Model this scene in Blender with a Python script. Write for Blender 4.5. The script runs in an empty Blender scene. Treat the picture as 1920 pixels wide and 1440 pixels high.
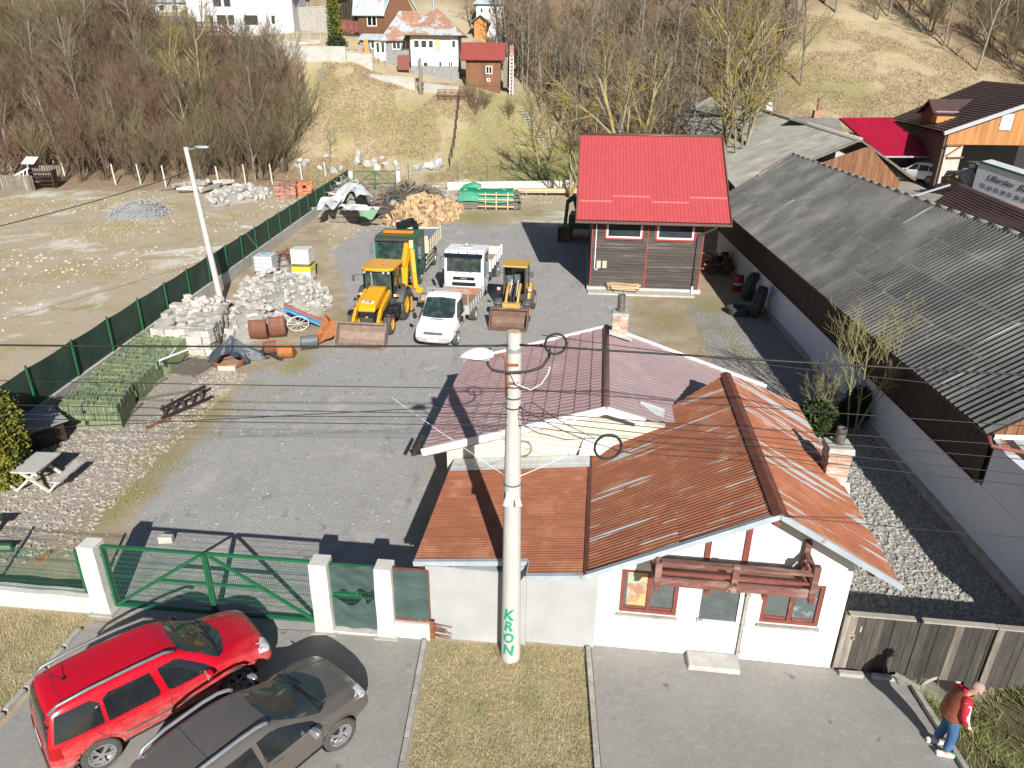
import bpy, bmesh, math, random
import numpy as np
from mathutils import Vector, Matrix, noise
from mathutils.bvhtree import BVHTree
R = math.radians
random.seed(7)
scene = bpy.context.scene
col = scene.collection

# ---------------------------------------------------------------- camera
CAM_H, CAM_TILT, CAM_ROLL, CAM_F = 11.8, 24.0, 0.6, 1331.0
_t, _r = R(CAM_TILT), R(CAM_ROLL)
_R0, _F, _U0 = Vector((1, 0, 0)), Vector((0, math.cos(_t), -math.sin(_t))), Vector((0, math.sin(_t), math.cos(_t)))
_R = _R0 * math.cos(_r) + _U0 * math.sin(_r)
_U = _U0 * math.cos(_r) - _R0 * math.sin(_r)
CAM = Vector((0, 0, CAM_H))
cd = bpy.data.cameras.new('camera')
cd.sensor_width = 36; cd.lens = CAM_F / 1920 * 36; cd.clip_start = .2; cd.clip_end = 900
cam = bpy.data.objects.new('camera', cd); col.objects.link(cam)
cam.matrix_world = Matrix(((_R.x, _U.x, -_F.x, 0), (_R.y, _U.y, -_F.y, 0), (_R.z, _U.z, -_F.z, CAM_H), (0, 0, 0, 1)))
scene.camera = cam

def P(px, py, z=0.0):
    "point of the real place on level z seen at photo pixel px,py"
    d = _F + _R * ((px - 960) / CAM_F) + _U * ((720 - py) / CAM_F)
    return CAM + d * ((z - CAM_H) / d.z)
def PY(px, py, y):
    d = _F + _R * ((px - 960) / CAM_F) + _U * ((720 - py) / CAM_F)
    return CAM + d * (y / d.y)

# ---------------------------------------------------------------- world, sun, exposure
SUN_EL, SUN_AZ = 29.0, 167.0          # azimuth: clockwise from +Y
world = bpy.data.worlds.new("World"); scene.world = world; world.use_nodes = True
wn = world.node_tree.nodes; bgn = wn['Background']
sky = wn.new('ShaderNodeTexSky'); sky.sky_type = 'NISHITA'; sky.sun_disc = False
sky.sun_elevation = R(SUN_EL); sky.sun_rotation = R(SUN_AZ); sky.altitude = 600
world.node_tree.links.new(sky.outputs[0], bgn.inputs[0]); bgn.inputs[1].default_value = .05
sd = bpy.data.lights.new('sun', 'SUN'); sd.energy = 5.0; sd.angle = R(.5); sd.color = (1, .965, .91)
so = bpy.data.objects.new('sun', sd); col.objects.link(so)
a_, e_ = R(SUN_AZ), R(SUN_EL)
SUN = Vector((math.sin(a_) * math.cos(e_), math.cos(a_) * math.cos(e_), math.sin(e_)))
so.rotation_euler = SUN.to_track_quat('Z', 'Y').to_euler(); so.location = (0, 0, 40)
scene.view_settings.view_transform = 'Standard'; scene.view_settings.look = 'None'
scene.view_settings.exposure = .52; scene.view_settings.gamma = 1
scene.render.engine = 'CYCLES'
scene.cycles.max_bounces = 6

# ---------------------------------------------------------------- materials
def lk(nt, a, b): nt.links.new(a, b)
def mixc(nt, f, a, b, mode='MIX'):
    m = nt.nodes.new('ShaderNodeMix'); m.data_type = 'RGBA'; m.blend_type = mode
    for s, v in ((m.inputs[0], f), (m.inputs[6], a), (m.inputs[7], b)):
        if hasattr(v, 'is_linked') or isinstance(v, bpy.types.NodeSocket): nt.links.new(v, s)
        elif isinstance(v, (int, float)): s.default_value = v
        else: s.default_value = (*v, 1) if len(v) == 3 else v
    return m.outputs[2]
def mth(nt, op, a, b=None, clamp=False):
    m = nt.nodes.new('ShaderNodeMath'); m.operation = op; m.use_clamp = clamp
    for i, v in enumerate((a, b)):
        if v is None: continue
        if isinstance(v, (int, float)): m.inputs[i].default_value = v
        else: nt.links.new(v, m.inputs[i])
    return m.outputs[0]
def ramp(nt, f, lo, hi):
    m = nt.nodes.new('ShaderNodeMapRange'); nt.links.new(f, m.inputs[0])
    m.inputs[1].default_value = lo; m.inputs[2].default_value = hi; return m.outputs[0]
def nz(nt, vec, sc, det=5, rough=.6, dist=0):
    n = nt.nodes.new('ShaderNodeTexNoise'); n.inputs['Scale'].default_value = sc
    n.inputs['Detail'].default_value = det; n.inputs['Roughness'].default_value = rough
    n.inputs['Distortion'].default_value = dist
    nt.links.new(vec, n.inputs['Vector']); return n.outputs['Fac']
def base(name):
    m = bpy.data.materials.new(name); m.use_nodes = True; nt = m.node_tree
    bs = nt.nodes['Principled BSDF']
    tc = nt.nodes.new('ShaderNodeTexCoord'); oi = nt.nodes.new('ShaderNodeObjectInfo')
    vm = nt.nodes.new('ShaderNodeVectorMath'); vm.operation = 'ADD'
    off = mth(nt, 'MULTIPLY', oi.outputs['Random'], 37.0)
    nt.links.new(tc.outputs['Object'], vm.inputs[0]); nt.links.new(off, vm.inputs[1])
    return m, nt, bs, vm.outputs[0], oi
def scaled(nt, vec, s):
    mp = nt.nodes.new('ShaderNodeMapping'); mp.inputs['Scale'].default_value = s; nt.links.new(vec, mp.inputs[0]); return mp.outputs[0]
def bumpit(nt, bs, h, strength, dist=.02):
    b = nt.nodes.new('ShaderNodeBump'); b.inputs['Strength'].default_value = strength; b.inputs['Distance'].default_value = dist
    nt.links.new(h, b.inputs['Height']); nt.links.new(b.outputs[0], bs.inputs['Normal'])
MATS = {}
def mat(name, c, rough=.8, c2=None, sc=5, bump=.2, metal=0, rnd=.08, st=None, lo=.35, hi=.65, c3=None, sc3=1.2, lo3=.55, hi3=.75, coat=0, fine=40, bd=.01, trans=0, spec=.5):
    if name in MATS: return MATS[name]
    m, nt, bs, vec, oi = base(name)
    if st: vec = scaled(nt, vec, st)
    if c2 is None: c2 = tuple(x * .78 for x in c)
    f = ramp(nt, nz(nt, vec, sc), lo, hi)
    out = mixc(nt, f, c, c2)
    if c3 is not None: out = mixc(nt, ramp(nt, nz(nt, vec, sc3, 6, .65), lo3, hi3), out, c3)
    fn = nz(nt, vec, fine, 3)
    k = mth(nt, 'ADD', mth(nt, 'MULTIPLY', fn, .16), .92)
    if rnd: k = mth(nt, 'MULTIPLY', k, mth(nt, 'ADD', mth(nt, 'MULTIPLY', oi.outputs['Random'], rnd * 2), 1 - rnd))
    out = mixc(nt, 1.0, out, k, 'MULTIPLY')
    lk(nt, out, bs.inputs['Base Color']); bs.inputs['Roughness'].default_value = rough; bs.inputs['Metallic'].default_value = metal
    bs.inputs['Specular IOR Level'].default_value = spec
    if coat: bs.inputs['Coat Weight'].default_value = coat; bs.inputs['Coat Roughness'].default_value = .05
    if trans: bs.inputs['Transmission Weight'].default_value = trans
    if bump: bumpit(nt, bs, mth(nt, 'ADD', mth(nt, 'MULTIPLY', fn, .5), nz(nt, vec, sc * 2.3)), bump, bd)
    MATS[name] = m; return m

# ---------------------------------------------------------------- mesh building
class MB:
    def __init__(s): s.v = []; s.f = []; s.mi = []; s.cur = 0
    def add(s, vs, fs):
        o = len(s.v); s.v.extend([tuple(v) for v in vs]); s.f.extend([tuple(i + o for i in f) for f in fs]); s.mi.extend([s.cur] * len(fs)); return s
    def box(s, c, d, rz=0, m=None, tap=1.0):
        x, y, z = d[0] / 2, d[1] / 2, d[2] / 2
        vs = [Vector((sx * x * (tap if sz > 0 else 1), sy * y * (tap if sz > 0 else 1), sz * z)) for sz in (-1, 1) for sy in (-1, 1) for sx in (-1, 1)]
        if m is not None: vs = [m @ v for v in vs]
        if rz: q = Matrix.Rotation(rz, 3, 'Z'); vs = [q @ v for v in vs]
        vs = [v + Vector(c) for v in vs]
        return s.add(vs, [(0, 2, 3, 1), (4, 5, 7, 6), (0, 1, 5, 4), (2, 6, 7, 3), (0, 4, 6, 2), (1, 3, 7, 5)])
    def bar(s, a, b, w, h=None, up=(0, 0, 1)):
        a = Vector(a); b = Vector(b); h = h or w; d = (b - a)
        if d.length < 1e-6: return s
        d.normalize(); u = Vector(up)
        if abs(d.dot(u)) > .98: u = Vector((0, 1, 0))
        x = d.cross(u).normalized() * (w / 2); y = x.cross(d).normalized() * (h / 2)
        vs = [p + i * x + j * y for p in (a, b) for i, j in ((-1, -1), (1, -1), (1, 1), (-1, 1))]
        return s.add(vs, [(3, 2, 1, 0), (4, 5, 6, 7), (0, 1, 5, 4), (1, 2, 6, 5), (2, 3, 7, 6), (3, 0, 4, 7)])
    def tube(s, pts, r, n=6, cap=True):
        pts = [Vector(p) for p in pts]; rs = r if isinstance(r, (list, tuple)) else [r] * len(pts)
        o = len(s.v); vs = []; u = None
        for i, p in enumerate(pts):
            d = (pts[min(i + 1, len(pts) - 1)] - pts[max(i - 1, 0)])
            d = d.normalized() if d.length > 1e-9 else Vector((0, 0, 1))
            if u is None: u = d.orthogonal().normalized()
            else:
                u = (u - d * u.dot(d)); u = u.normalized() if u.length > 1e-6 else d.orthogonal().normalized()
            w = d.cross(u)
            for k in range(n):
                a = 2 * math.pi * k / n; vs.append(p + (u * math.cos(a) + w * math.sin(a)) * rs[i])
        fs = [(i * n + k, i * n + (k + 1) % n, (i + 1) * n + (k + 1) % n, (i + 1) * n + k) for i in range(len(pts) - 1) for k in range(n)]
        if cap: fs += [tuple(range(n - 1, -1, -1)), tuple(range((len(pts) - 1) * n, len(pts) * n))]
        return s.add(vs, fs)
    def cyl(s, a, b, r, n=12, r2=None): return s.tube([a, b], [r, r if r2 is None else r2], n)
    def prism(s, poly, a, b, ax='z'):
        "poly 2D, extruded between a and b along axis ax"
        def m(p, h): return {'z': (p[0], p[1], h), 'y': (p[0], h, p[1]), 'x': (h, p[0], p[1])}[ax]
        n = len(poly); vs = [m(p, a) for p in poly] + [m(p, b) for p in poly]
        return s.add(vs, [tuple(range(n))[::-1], tuple(range(n, 2 * n))] + [(i, (i + 1) % n, n + (i + 1) % n, n + i) for i in range(n)])
    def slab(s, q, th):
        "quad/poly of 3D points given thickness downwards along its normal"
        q = [Vector(p) for p in q]; nrm = (q[1] - q[0]).cross(q[2] - q[0]).normalized() * th; n = len(q)
        return s.add(q + [p - nrm for p in q], [tuple(range(n)), tuple(range(2 * n - 1, n - 1, -1))] + [(i + n, (i + 1) % n + n, (i + 1) % n, i) for i in range(n)])
    def grid(s, fn, nu, nv):
        vs = [fn(i / nu, j / nv) for j in range(nv + 1) for i in range(nu + 1)]
        return s.add(vs, [(j * (nu + 1) + i, j * (nu + 1) + i + 1, (j + 1) * (nu + 1) + i + 1, (j + 1) * (nu + 1) + i) for j in range(nv) for i in range(nu)])
    def lathe(s, prof, n=20, c=(0, 0, 0), ax='z'):
        vs = []
        for r, h in prof:
            for k in range(n):
                a = 2 * math.pi * k / n; x, y = r * math.cos(a), r * math.sin(a)
                v = {'z': (x, y, h), 'y': (x, h, y), 'x': (h, x, y)}[ax]; vs.append((v[0] + c[0], v[1] + c[1], v[2] + c[2]))
        m = len(prof)
        return s.add(vs, [(i * n + k, i * n + (k + 1) % n, (i + 1) * n + (k + 1) % n, (i + 1) * n + k) for i in range(m - 1) for k in range(n)])
    def rock(s, c, d, seed=0, rot=True, sub=1):
        rr = random.Random(seed * 7919 + 13); bm = bmesh.new(); bmesh.ops.create_icosphere(bm, subdivisions=sub, radius=.5)
        q = Matrix.Rotation(rr.uniform(0, 6.28), 3, Vector((rr.gauss(0, 1), rr.gauss(0, 1), rr.gauss(0, 1))).normalized()) if rot else Matrix.Identity(3)
        vs = []
        for v in bm.verts:
            k = rr.uniform(.72, 1.15); p = Vector((v.co.x * d[0], v.co.y * d[1], v.co.z * d[2])) * k
            vs.append(q @ p + Vector(c))
        fs = [tuple(v.index for v in f.verts) for f in bm.faces]; bm.free(); return s.add(vs, fs)
    def mesh(s, name, mats, smooth=False):
        me = bpy.data.meshes.new(name); me.from_pydata(s.v, [], s.f)
        for m in (mats if isinstance(mats, (list, tuple)) else [mats]): me.materials.append(m)
        if any(s.mi): me.polygons.foreach_set('material_index', s.mi)
        if smooth: me.polygons.foreach_set('use_smooth', [True] * len(me.polygons))
        me.update(); return me
    def build(s, name, mats, parent=None, smooth=False, bevel=0, auto=False, loc=None, rz=0):
        o = bpy.data.objects.new(name, s.mesh(name, mats, smooth)); col.objects.link(o)
        if parent is not None: o.parent = parent
        if loc is not None: o.location = loc
        if rz: o.rotation_euler.z = rz
        if bevel: b = o.modifiers.new('bevel', 'BEVEL'); b.width = bevel; b.segments = 2; b.limit_method = 'ANGLE'
        if auto and smooth: sm_angle(o.data)
        return o
def sm_angle(me, ang=.6):
    bm = bmesh.new(); bm.from_mesh(me)
    for e in bm.edges:
        if len(e.link_faces) == 2 and e.calc_face_angle(0) > ang: e.smooth = False
    bm.to_mesh(me); bm.free()
def tag(o, label=None, cat=None, group=None, kind=None):
    if label: o['label'] = label
    if cat: o['category'] = cat
    if group: o['group'] = group
    if kind: o['kind'] = kind
    return o
def thing(name, label, cat, loc=(0, 0, 0), rz=0, group=None):
    o = bpy.data.objects.new(name, None); col.objects.link(o); o.empty_display_size = .3
    o.location = loc; o.rotation_euler = (0, 0, rz); return tag(o, label, cat, group)
def link(name, me, parent, loc=(0, 0, 0), rot=(0, 0, 0), sc=None):
    o = bpy.data.objects.new(name, me); col.objects.link(o); o.parent = parent; o.location = loc; o.rotation_euler = rot
    if sc: o.scale = sc
    return o
def link_m(name, me, parent, m):
    o = bpy.data.objects.new(name, me); col.objects.link(o); o.parent = parent; o.matrix_basis = m; return o
def kids(o): return [c for c in o.children]
def copy_tree(o, parent=None):
    c = o.copy(); col.objects.link(c); c.parent = parent
    for ch in list(o.children): copy_tree(ch, c)
    return c
def frame(o, x, y):
    x = Vector(x).normalized(); y = Vector(y); z = x.cross(y).normalized(); y = z.cross(x)
    return Matrix(((x.x, y.x, z.x, o[0]), (x.y, y.y, z.y, o[1]), (x.z, y.z, z.z, o[2]), (0, 0, 0, 1)))
def lerp(a, b, t): return a + (b - a) * t

# common materials
m_conc = mat('concrete', (.52, .50, .46), .9, (.40, .385, .35), 3, .3, c3=(.33, .31, .27), lo3=.62, hi3=.8)
m_concd = mat('weathered_concrete', (.42, .40, .36), .95, (.30, .28, .25), 4, .4, c3=(.22, .2, .16), lo3=.6, hi3=.8)
m_wht = mat('white_render', (.82, .81, .77), .9, (.78, .77, .73), 2, .15, c3=(.60, .585, .54), sc3=.9, lo3=.6, hi3=.85, fine=90)
m_whp = mat('white_plastic', (.82, .82, .8), .35, (.78, .78, .77), 3, 0)
m_grey = mat('grey_render', (.38, .385, .38), .92, (.335, .34, .335), 1.5, .2, c3=(.44, .44, .43), sc3=.6)
m_glass = mat('window_glass', (.03, .035, .04), .06, (.045, .05, .055), 2, 0, spec=.6)
m_black = mat('black_plastic', (.018, .018, .02), .45, bump=.05)
m_rub = mat('tyre_rubber', (.05, .048, .045), .85, (.09, .083, .075), 7, .3)
m_steel = mat('galvanised_steel', (.55, .58, .6), .38, (.48, .51, .54), 5, .05, metal=.55)
m_dksteel = mat('dark_steel', (.05, .05, .05), .6, (.09, .07, .055), 8, .2, metal=.3)
m_rust = mat('rusty_steel', (.27, .10, .045), .85, (.17, .065, .035), 6, .4, c3=(.36, .16, .07), sc3=2)
m_green = mat('green_fence_paint', (.012, .125, .05), .5, (.016, .10, .042), 6, .1, c3=(.02, .09, .04))
m_redtrim = mat('red_brown_paint', (.235, .062, .045), .6, (.17, .048, .036), 9, .2, st=(1, 1, .3), c3=(.34, .2, .15), sc3=6, lo3=.6, hi3=.75)
m_brick = mat('red_brick', (.42, .17, .10), .9, (.30, .11, .07), 8, .4, rnd=.3, c3=(.5, .3, .2), sc3=5)
m_mort = mat('mortar', (.52, .48, .42), .95, (.4, .36, .32), 10, .4)
m_wood = mat('weathered_grey_wood', (.24, .21, .17), .85, (.14, .12, .10), 14, .4, rnd=.28, st=(1.2, 1.2, .12), c3=(.36, .32, .26), sc3=3)
m_brown = mat('brown_plank_wood', (.23, .105, .045), .75, (.14, .06, .028), 9, .25, rnd=.22, st=(1.2, 1.2, .12), c3=(.3, .16, .07), sc3=3)
m_dkwood = mat('dark_stained_wood', (.045, .026, .016), .7, (.028, .017, .012), 10, .3, rnd=.25, st=(1.2, 1.2, .12))
m_new = mat('fresh_lumber', (.66, .52, .32), .8, (.55, .4, .22), 9, .2, rnd=.15, st=(.15, 1.2, 1.2))
m_cable = mat('black_cable', (.02, .02, .022), .6, bump=0)
m_wire = mat('green_wire', (.03, .16, .08), .5, bump=0)
m_stone = mat('pale_stone', (.46, .44, .405), .95, (.33, .315, .285), 5, .5, rnd=.25, c3=(.34, .3, .24), sc3=2.5)
m_boul = mat('boulder_stone', (.5, .49, .46), .95, (.36, .35, .32), 2, .6, rnd=.2)
# ---------------------------------------------------------------- terrain
def ss(t): t = max(0., min(1., t)); return t * t * (3 - 2 * t)
PROF = [(-140, [(70, 0), (85, 4), (105, 13), (125, 18), (260, 60)]),
        (-70, [(76, 0), (82, 1.5), (100, 12.5), (112, 14.5), (130, 20), (260, 70)]),
        (-45, [(77, 0), (82, 1), (96.6, 12), (99.5, 14.4), (104, 15.6), (114, 16.6), (130, 21), (260, 72)]),
        (-21, [(78, 0), (83, 1.2), (96.6, 11.9), (99.5, 13.6), (103.5, 15.6), (114, 16.4), (128, 20), (260, 74)]),
        (-15.5, [(78, 0), (84, 1.1), (94, 9.6), (98.5, 11.0), (103, 13), (112, 15), (130, 21), (260, 76)]),
        (-6, [(79, 0), (84, 1.1), (93.4, 8.8), (97, 9.8), (103, 11), (112, 13), (130, 20), (260, 78)]),
        (0, [(80, 0), (91, 2.4), (95.5, 8.0), (102, 9.6), (118, 12), (140, 24), (260, 80)]),
        (5, [(80, 0), (96, 2.6), (101, 4.6), (106, 7.2), (120, 12), (140, 24), (260, 80)]),
        (14, [(70, 0), (84, 1), (98, 3.6), (112, 9), (130, 19), (260, 80)]),
        (24, [(50, .3), (62, 1.6), (75, 3), (86, 5.5), (103, 12), (125, 25), (260, 85)]),
        (34, [(42, .8), (55, 2.6), (66, 3.2), (76, 5), (84, 8), (104, 17.4), (118, 25), (260, 88)]),
        (48, [(40, 1.4), (55, 2.9), (70, 3.8), (80, 6.5), (104, 18), (116, 25), (260, 90)]),
        (75, [(40, 2), (55, 3.2), (74, 5), (90, 12), (110, 22), (260, 92)]),
        (160, [(40, 3), (70, 6), (90, 14), (110, 24), (260, 100)])]
def prof(p, y):
    if y <= p[0][0]:
        z0 = p[0][1]; return 0 if z0 == 0 else z0 * ss((y - 22) / max(p[0][0] - 22, 1))
    for (a, za), (b, zb) in zip(p, p[1:]):
        if y <= b: return lerp(za, zb, (y - a) / (b - a))
    return p[-1][1]
def _h0(x, y):
    for (xa, pa), (xb, pb) in zip(PROF, PROF[1:]):
        if x <= xb: return lerp(prof(pa, y), prof(pb, y), ss((x - xa) / (xb - xa)) if x > xa else 0)
    return prof(PROF[-1][1], y)
DA, DB = Vector((9.25, 11.6)), Vector((11.4, 6.6))
def ditch(x, y):
    if x < 8.3 or x > 15 or (y > 11.35 and not (abs(x - 9.28) < .6 and y < 12.4)): return 0
    if y > 11.35: return -.95
    p = Vector((x, y)); d = DB - DA; t = (p - DA).dot(d) / d.dot(d); q = DA + d * t
    r = (p - q).length; side = 1 if (p - q).x > 0 else -1
    w = .55 if side < 0 else .9
    k = math.exp(-(r / w) ** 2)
    edge = ss((x - 8.35 - .0) / .35)
    return (-1.0 * k + (.18 * ss((x - 10.4) / 1.2))) * edge
def H(x, y):
    z = (_h0(x, y) + _h0(x, y - 1.2) + _h0(x, y + 1.2)) / 3
    if y > 78 or (x > 20 and y > 40):
        k = min(1, z / 3)
        z += k * (.55 * noise.noise(Vector((x * .11, y * .11, 3))) + .22 * noise.noise(Vector((x * .4, y * .4, 7))))
    elif x < 14 and y > 14: z += .02 * noise.noise(Vector((x * .5, y * .5, 1)))
    return z + ditch(x, y)
def G(px, py):
    "ground point seen at a photo pixel"
    d = _F + _R * ((px - 960) / CAM_F) + _U * ((720 - py) / CAM_F)
    lo = None; t = 5.0
    while t < 260:
        p = CAM + d * t
        if p.z < H(p.x, p.y):
            a, b = t - 1.0, t
            for _ in range(14):
                m = (a + b) / 2; q = CAM + d * m
                if q.z < H(q.x, q.y): b = m
                else: a = m
            p = CAM + d * b; return Vector((p.x, p.y, H(p.x, p.y)))
        t += 1.0
    p = CAM + d * 150; return p
def seg(a, b, s): n = max(1, int(round((b - a) / s))); return [a + (b - a) * i / n for i in range(n)]
xs = seg(-150, -60, 2.5) + seg(-60, -22, .7) + seg(-22, 15, .25) + seg(15, 60, .7) + seg(60, 160, 2.5) + [160]
ys = seg(3, 14, .2) + seg(14, 45, .3) + seg(45, 80, .5) + seg(80, 120, .7) + seg(120, 262, 3) + [262]
nx, ny = len(xs), len(ys)
gv = [(x, y, H(x, y)) for y in ys for x in xs]
gf = [(j * nx + i, j * nx + i + 1, (j + 1) * nx + i + 1, (j + 1) * nx + i) for j in range(ny - 1) for i in range(nx - 1)]
gme = bpy.data.meshes.new('ground'); gme.from_pydata(gv, [], gf); gme.polygons.foreach_set('use_smooth', [True] * len(gf))
VX = np.array([v[0] for v in gv]); VY = np.array([v[1] for v in gv]); VZ = np.array([v[2] for v in gv])
def sdist(poly):
    "signed distance (positive inside) of all ground vertices to a polygon"
    poly = [(p[0], p[1]) for p in poly]; ins = np.zeros(len(VX), bool); dm = np.full(len(VX), 1e9)
    for (x1, y1), (x2, y2) in zip(poly, poly[1:] + poly[:1]):
        c = ((y1 > VY) != (y2 > VY)) & (VX < (x2 - x1) * (VY - y1) / ((y2 - y1) if y2 != y1 else 1e-9) + x1); ins ^= c
        dx, dy = x2 - x1, y2 - y1; L = dx * dx + dy * dy + 1e-9
        t = np.clip(((VX - x1) * dx + (VY - y1) * dy) / L, 0, 1); dm = np.minimum(dm, np.hypot(VX - x1 - t * dx, VY - y1 - t * dy))
    return np.where(ins, dm, -dm)
def soft(poly, w): return np.clip(.5 + sdist(poly) / (2 * w), 0, 1)
def px(*pts): return [P(*p) for p in pts]
yard = soft(px((150, 1150), (230, 1010), (330, 860), (400, 800), (470, 700), (590, 660), (655, 600), (640, 520), (620, 470), (690, 425), (800, 418), (1000, 420), (1090, 450), (1110, 545), (1180, 560), (1180, 640), (900, 700), (800, 900), (760, 1180), (600, 1200)), 1.0)
pale = soft(px((0, 560), (200, 500), (430, 330), (600, 345), (650, 345), (300, 600), (40, 740), (-200, 900)), 2.5) * .9
pale = np.maximum(pale, soft([(-60, 40), (-19, 22), (-19, 74), (-48, 74)], 3) * .95)
pale = np.maximum(pale, soft(px((590, 400), (720, 330), (1090, 350), (1090, 430), (690, 430), (620, 540), (590, 560)), 2.0) * .75)
gv_l = soft([(7.0, 11.4), (12.6, 11.4), (13.6, 36), (9.5, 38), (8.6, 26), (8.2, 18)], .3)
rubg = soft(px((0, 900), (120, 800), (360, 690), (430, 720), (330, 820), (190, 960), (0, 1090), (-150, 1090)), 1.2) * .9
lawn = np.maximum(soft([(-1.9, 2), (-1.75, 12.2), (1.75, 12.1), (1.4, 2)], .15), soft([(-30, 2), (-30, 13.6), (-12.2, 13.35), (-9.7, 12.85), (-10.1, 10), (-10.3, 2)], .2))
ditchg = soft([(8.45, 11.3), (8.4, 3), (30, 3), (30, 11.3)], .15)
garden = soft([(-5, 82), (-6, 92), (-3, 97), (6, 98), (14, 92), (14, 80), (10, 79), (-3, 79)], 1.5)
nzv = np.array([noise.noise(Vector((x * .16, y * .16, 5))) for x, y in zip(VX, VY)])
hill = np.clip((VZ - .3) / 1.5, 0, 1) * np.clip((VY - 60) / 8, 0, 1)
green = np.clip(.2 + nzv * 1.1, 0, 1) * (1 - yard) * (1 - .75 * pale) * .5
green = np.maximum(green, garden * .95)
greens = [((780, 240), 5), ((720, 225), 3), ((600, 165), 4), ((520, 170), 4), ((880, 300), 5), ((1520, 150), 6), ((1590, 175), 5), ((1500, 60), 5), ((650, 240), 3)]
for (a, b), r_ in greens:
    g_ = G(a, b); green = np.maximum(green, np.exp(-((VX - g_.x) ** 2 + ((VY - g_.y) * .8) ** 2) / r_ ** 2) * .75)
for (a, b), r_ in [((770, 400), 2.5), ((900, 405), 4), ((1000, 400), 4), ((300, 860), 1.6), ((380, 780), 1.5), ((560, 680), 1.2), ((1250, 600), 2), ((1330, 570), 2), ((200, 960), 1.2), ((260, 920), 1), ((650, 590), 1)]:
    g_ = P(a, b); green = np.maximum(green, np.exp(-((VX - g_.x) ** 2 + ((VY - g_.y) * .6) ** 2) / r_ ** 2) * .62)
wood = np.zeros(len(VX))
for poly in ([(-140, 74), (-20, 76.5), (-21, 80), (-27, 88), (-32, 97), (-45, 99), (-60, 110), (-140, 120)], [(-2, 118), (6, 102), (8, 96), (14, 88), (15, 70), (27, 60), (30, 90), (33, 106), (45, 109), (52, 106), (54, 96), (60, 84), (140, 70), (160, 260), (-20, 260), (-10, 135)], [(-150, 132), (160, 132), (160, 262), (-150, 262)]):
    wood = np.maximum(wood, soft(poly, 3))
court = soft([(28, 40), (60, 38), (60, 72), (28, 70)], 2)
def setattr_(name, arrs):
    at = gme.color_attributes.new(name, 'FLOAT_COLOR', 'POINT'); d = np.ones((len(VX), 4), np.float32)
    for i, a in enumerate(arrs): d[:, i] = a
    at.data.foreach_set('color', d.ravel())
setattr_('zone_a', (yard, pale, gv_l, green)); setattr_('zone_b', (lawn, np.maximum(hill, ditchg * .4), wood, rubg))
earthy = np.clip(soft(px((560, 190), (700, 140), (900, 190), (960, 230), (870, 300), (720, 240)), 3) + soft(px((960, 190), (1020, 230), (980, 270), (900, 250)), 2), 0, 1)
setattr_('zone_c', (ditchg, earthy, court, garden))
gm, nt, bs, vec, oi = base('ground_mix')
geo = nt.nodes.new('ShaderNodeNewGeometry').outputs['Position']
def att(n):
    a = nt.nodes.new('ShaderNodeAttribute'); a.attribute_name = n; s = nt.nodes.new('ShaderNodeSeparateColor'); lk(nt, a.outputs['Color'], s.inputs[0]); return s.outputs[0], s.outputs[1], s.outputs[2], a.outputs['Alpha']
ya, pa, ga, gr = att('zone_a'); la, hi_, wo, ru = att('zone_b'); di, ea, co, ga2 = att('zone_c')
n1, n2, n3, n4 = nz(nt, geo, .55, 8, .65), nz(nt, geo, 3.5, 6, .7), nz(nt, geo, 16, 5, .7), nz(nt, geo, 60, 3, .6)
vo = nt.nodes.new('ShaderNodeTexVoronoi'); vo.inputs['Scale'].default_value = 14; lk(nt, geo, vo.inputs['Vector'])
vo2 = nt.nodes.new('ShaderNodeTexVoronoi'); vo2.inputs['Scale'].default_value = 34; lk(nt, geo, vo2.inputs['Vector'])
nn = mth(nt, 'ADD', mth(nt, 'MULTIPLY', n1, .5), mth(nt, 'ADD', mth(nt, 'MULTIPLY', n2, .3), mth(nt, 'MULTIPLY', n3, .2)))
def msk(w, soft_=.12):   # weight broken up by noise
    return ramp(nt, mth(nt, 'SUBTRACT', w, mth(nt, 'SUBTRACT', 1.0, mth(nt, 'ADD', nn, 0.0))), -soft_ , soft_)
earth = mixc(nt, ramp(nt, n2, .3, .7), (.40, .32, .22), (.30, .225, .145))
earth = mixc(nt, ramp(nt, n1, .45, .65), earth, (.45, .39, .29))
dry = mixc(nt, ramp(nt, n2, .3, .7), (.42, .34, .21), (.29, .225, .13)); dry = mixc(nt, ramp(nt, n3, .35, .7), dry, (.43, .37, .25))
dry = mixc(nt, ramp(nt, n1, .52, .7), dry, (.30, .235, .13))
c = earth
palec = mixc(nt, ramp(nt, n3, .35, .65), (.62, .52, .375), (.50, .41, .285)); palec = mixc(nt, ramp(nt, n4, .5, .75), palec, (.40, .34, .25)); palec = mixc(nt, ramp(nt, vo.outputs['Distance'], .0, .5), palec, (.44, .37, .27))
palec = mixc(nt, ramp(nt, nz(nt, geo, .22, 7, .7), .48, .60), palec, (.40, .33, .20)); palec = mixc(nt, ramp(nt, nz(nt, geo, .13, 6, .65, .6), .54, .62), palec, (.64, .60, .53)); palec = mixc(nt, ramp(nt, n1, .56, .66), palec, (.33, .30, .15))
c = mixc(nt, msk(pa), c, palec)
grey = mixc(nt, ramp(nt, n2, .3, .7), (.375, .365, .35), (.30, .292, .28)); grey = mixc(nt, ramp(nt, n3, .45, .75), grey, (.48, .465, .44))
grey = mixc(nt, ramp(nt, nz(nt, geo, 1.9, 5, .7, .8), .60, .70), grey, (.17, .16, .145)); grey = mixc(nt, ramp(nt, n4, .5, .8), grey, (.22, .21, .20)); grey = mixc(nt, ramp(nt, n1, .56, .7), grey, (.46, .43, .38))
grey = mixc(nt, ramp(nt, nz(nt, scaled(nt, geo, (1.6, .5, 1)), .9, 4, .6), .56, .78), grey, (.25, .24, .225))
c = mixc(nt, msk(ya), c, grey)
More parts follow.
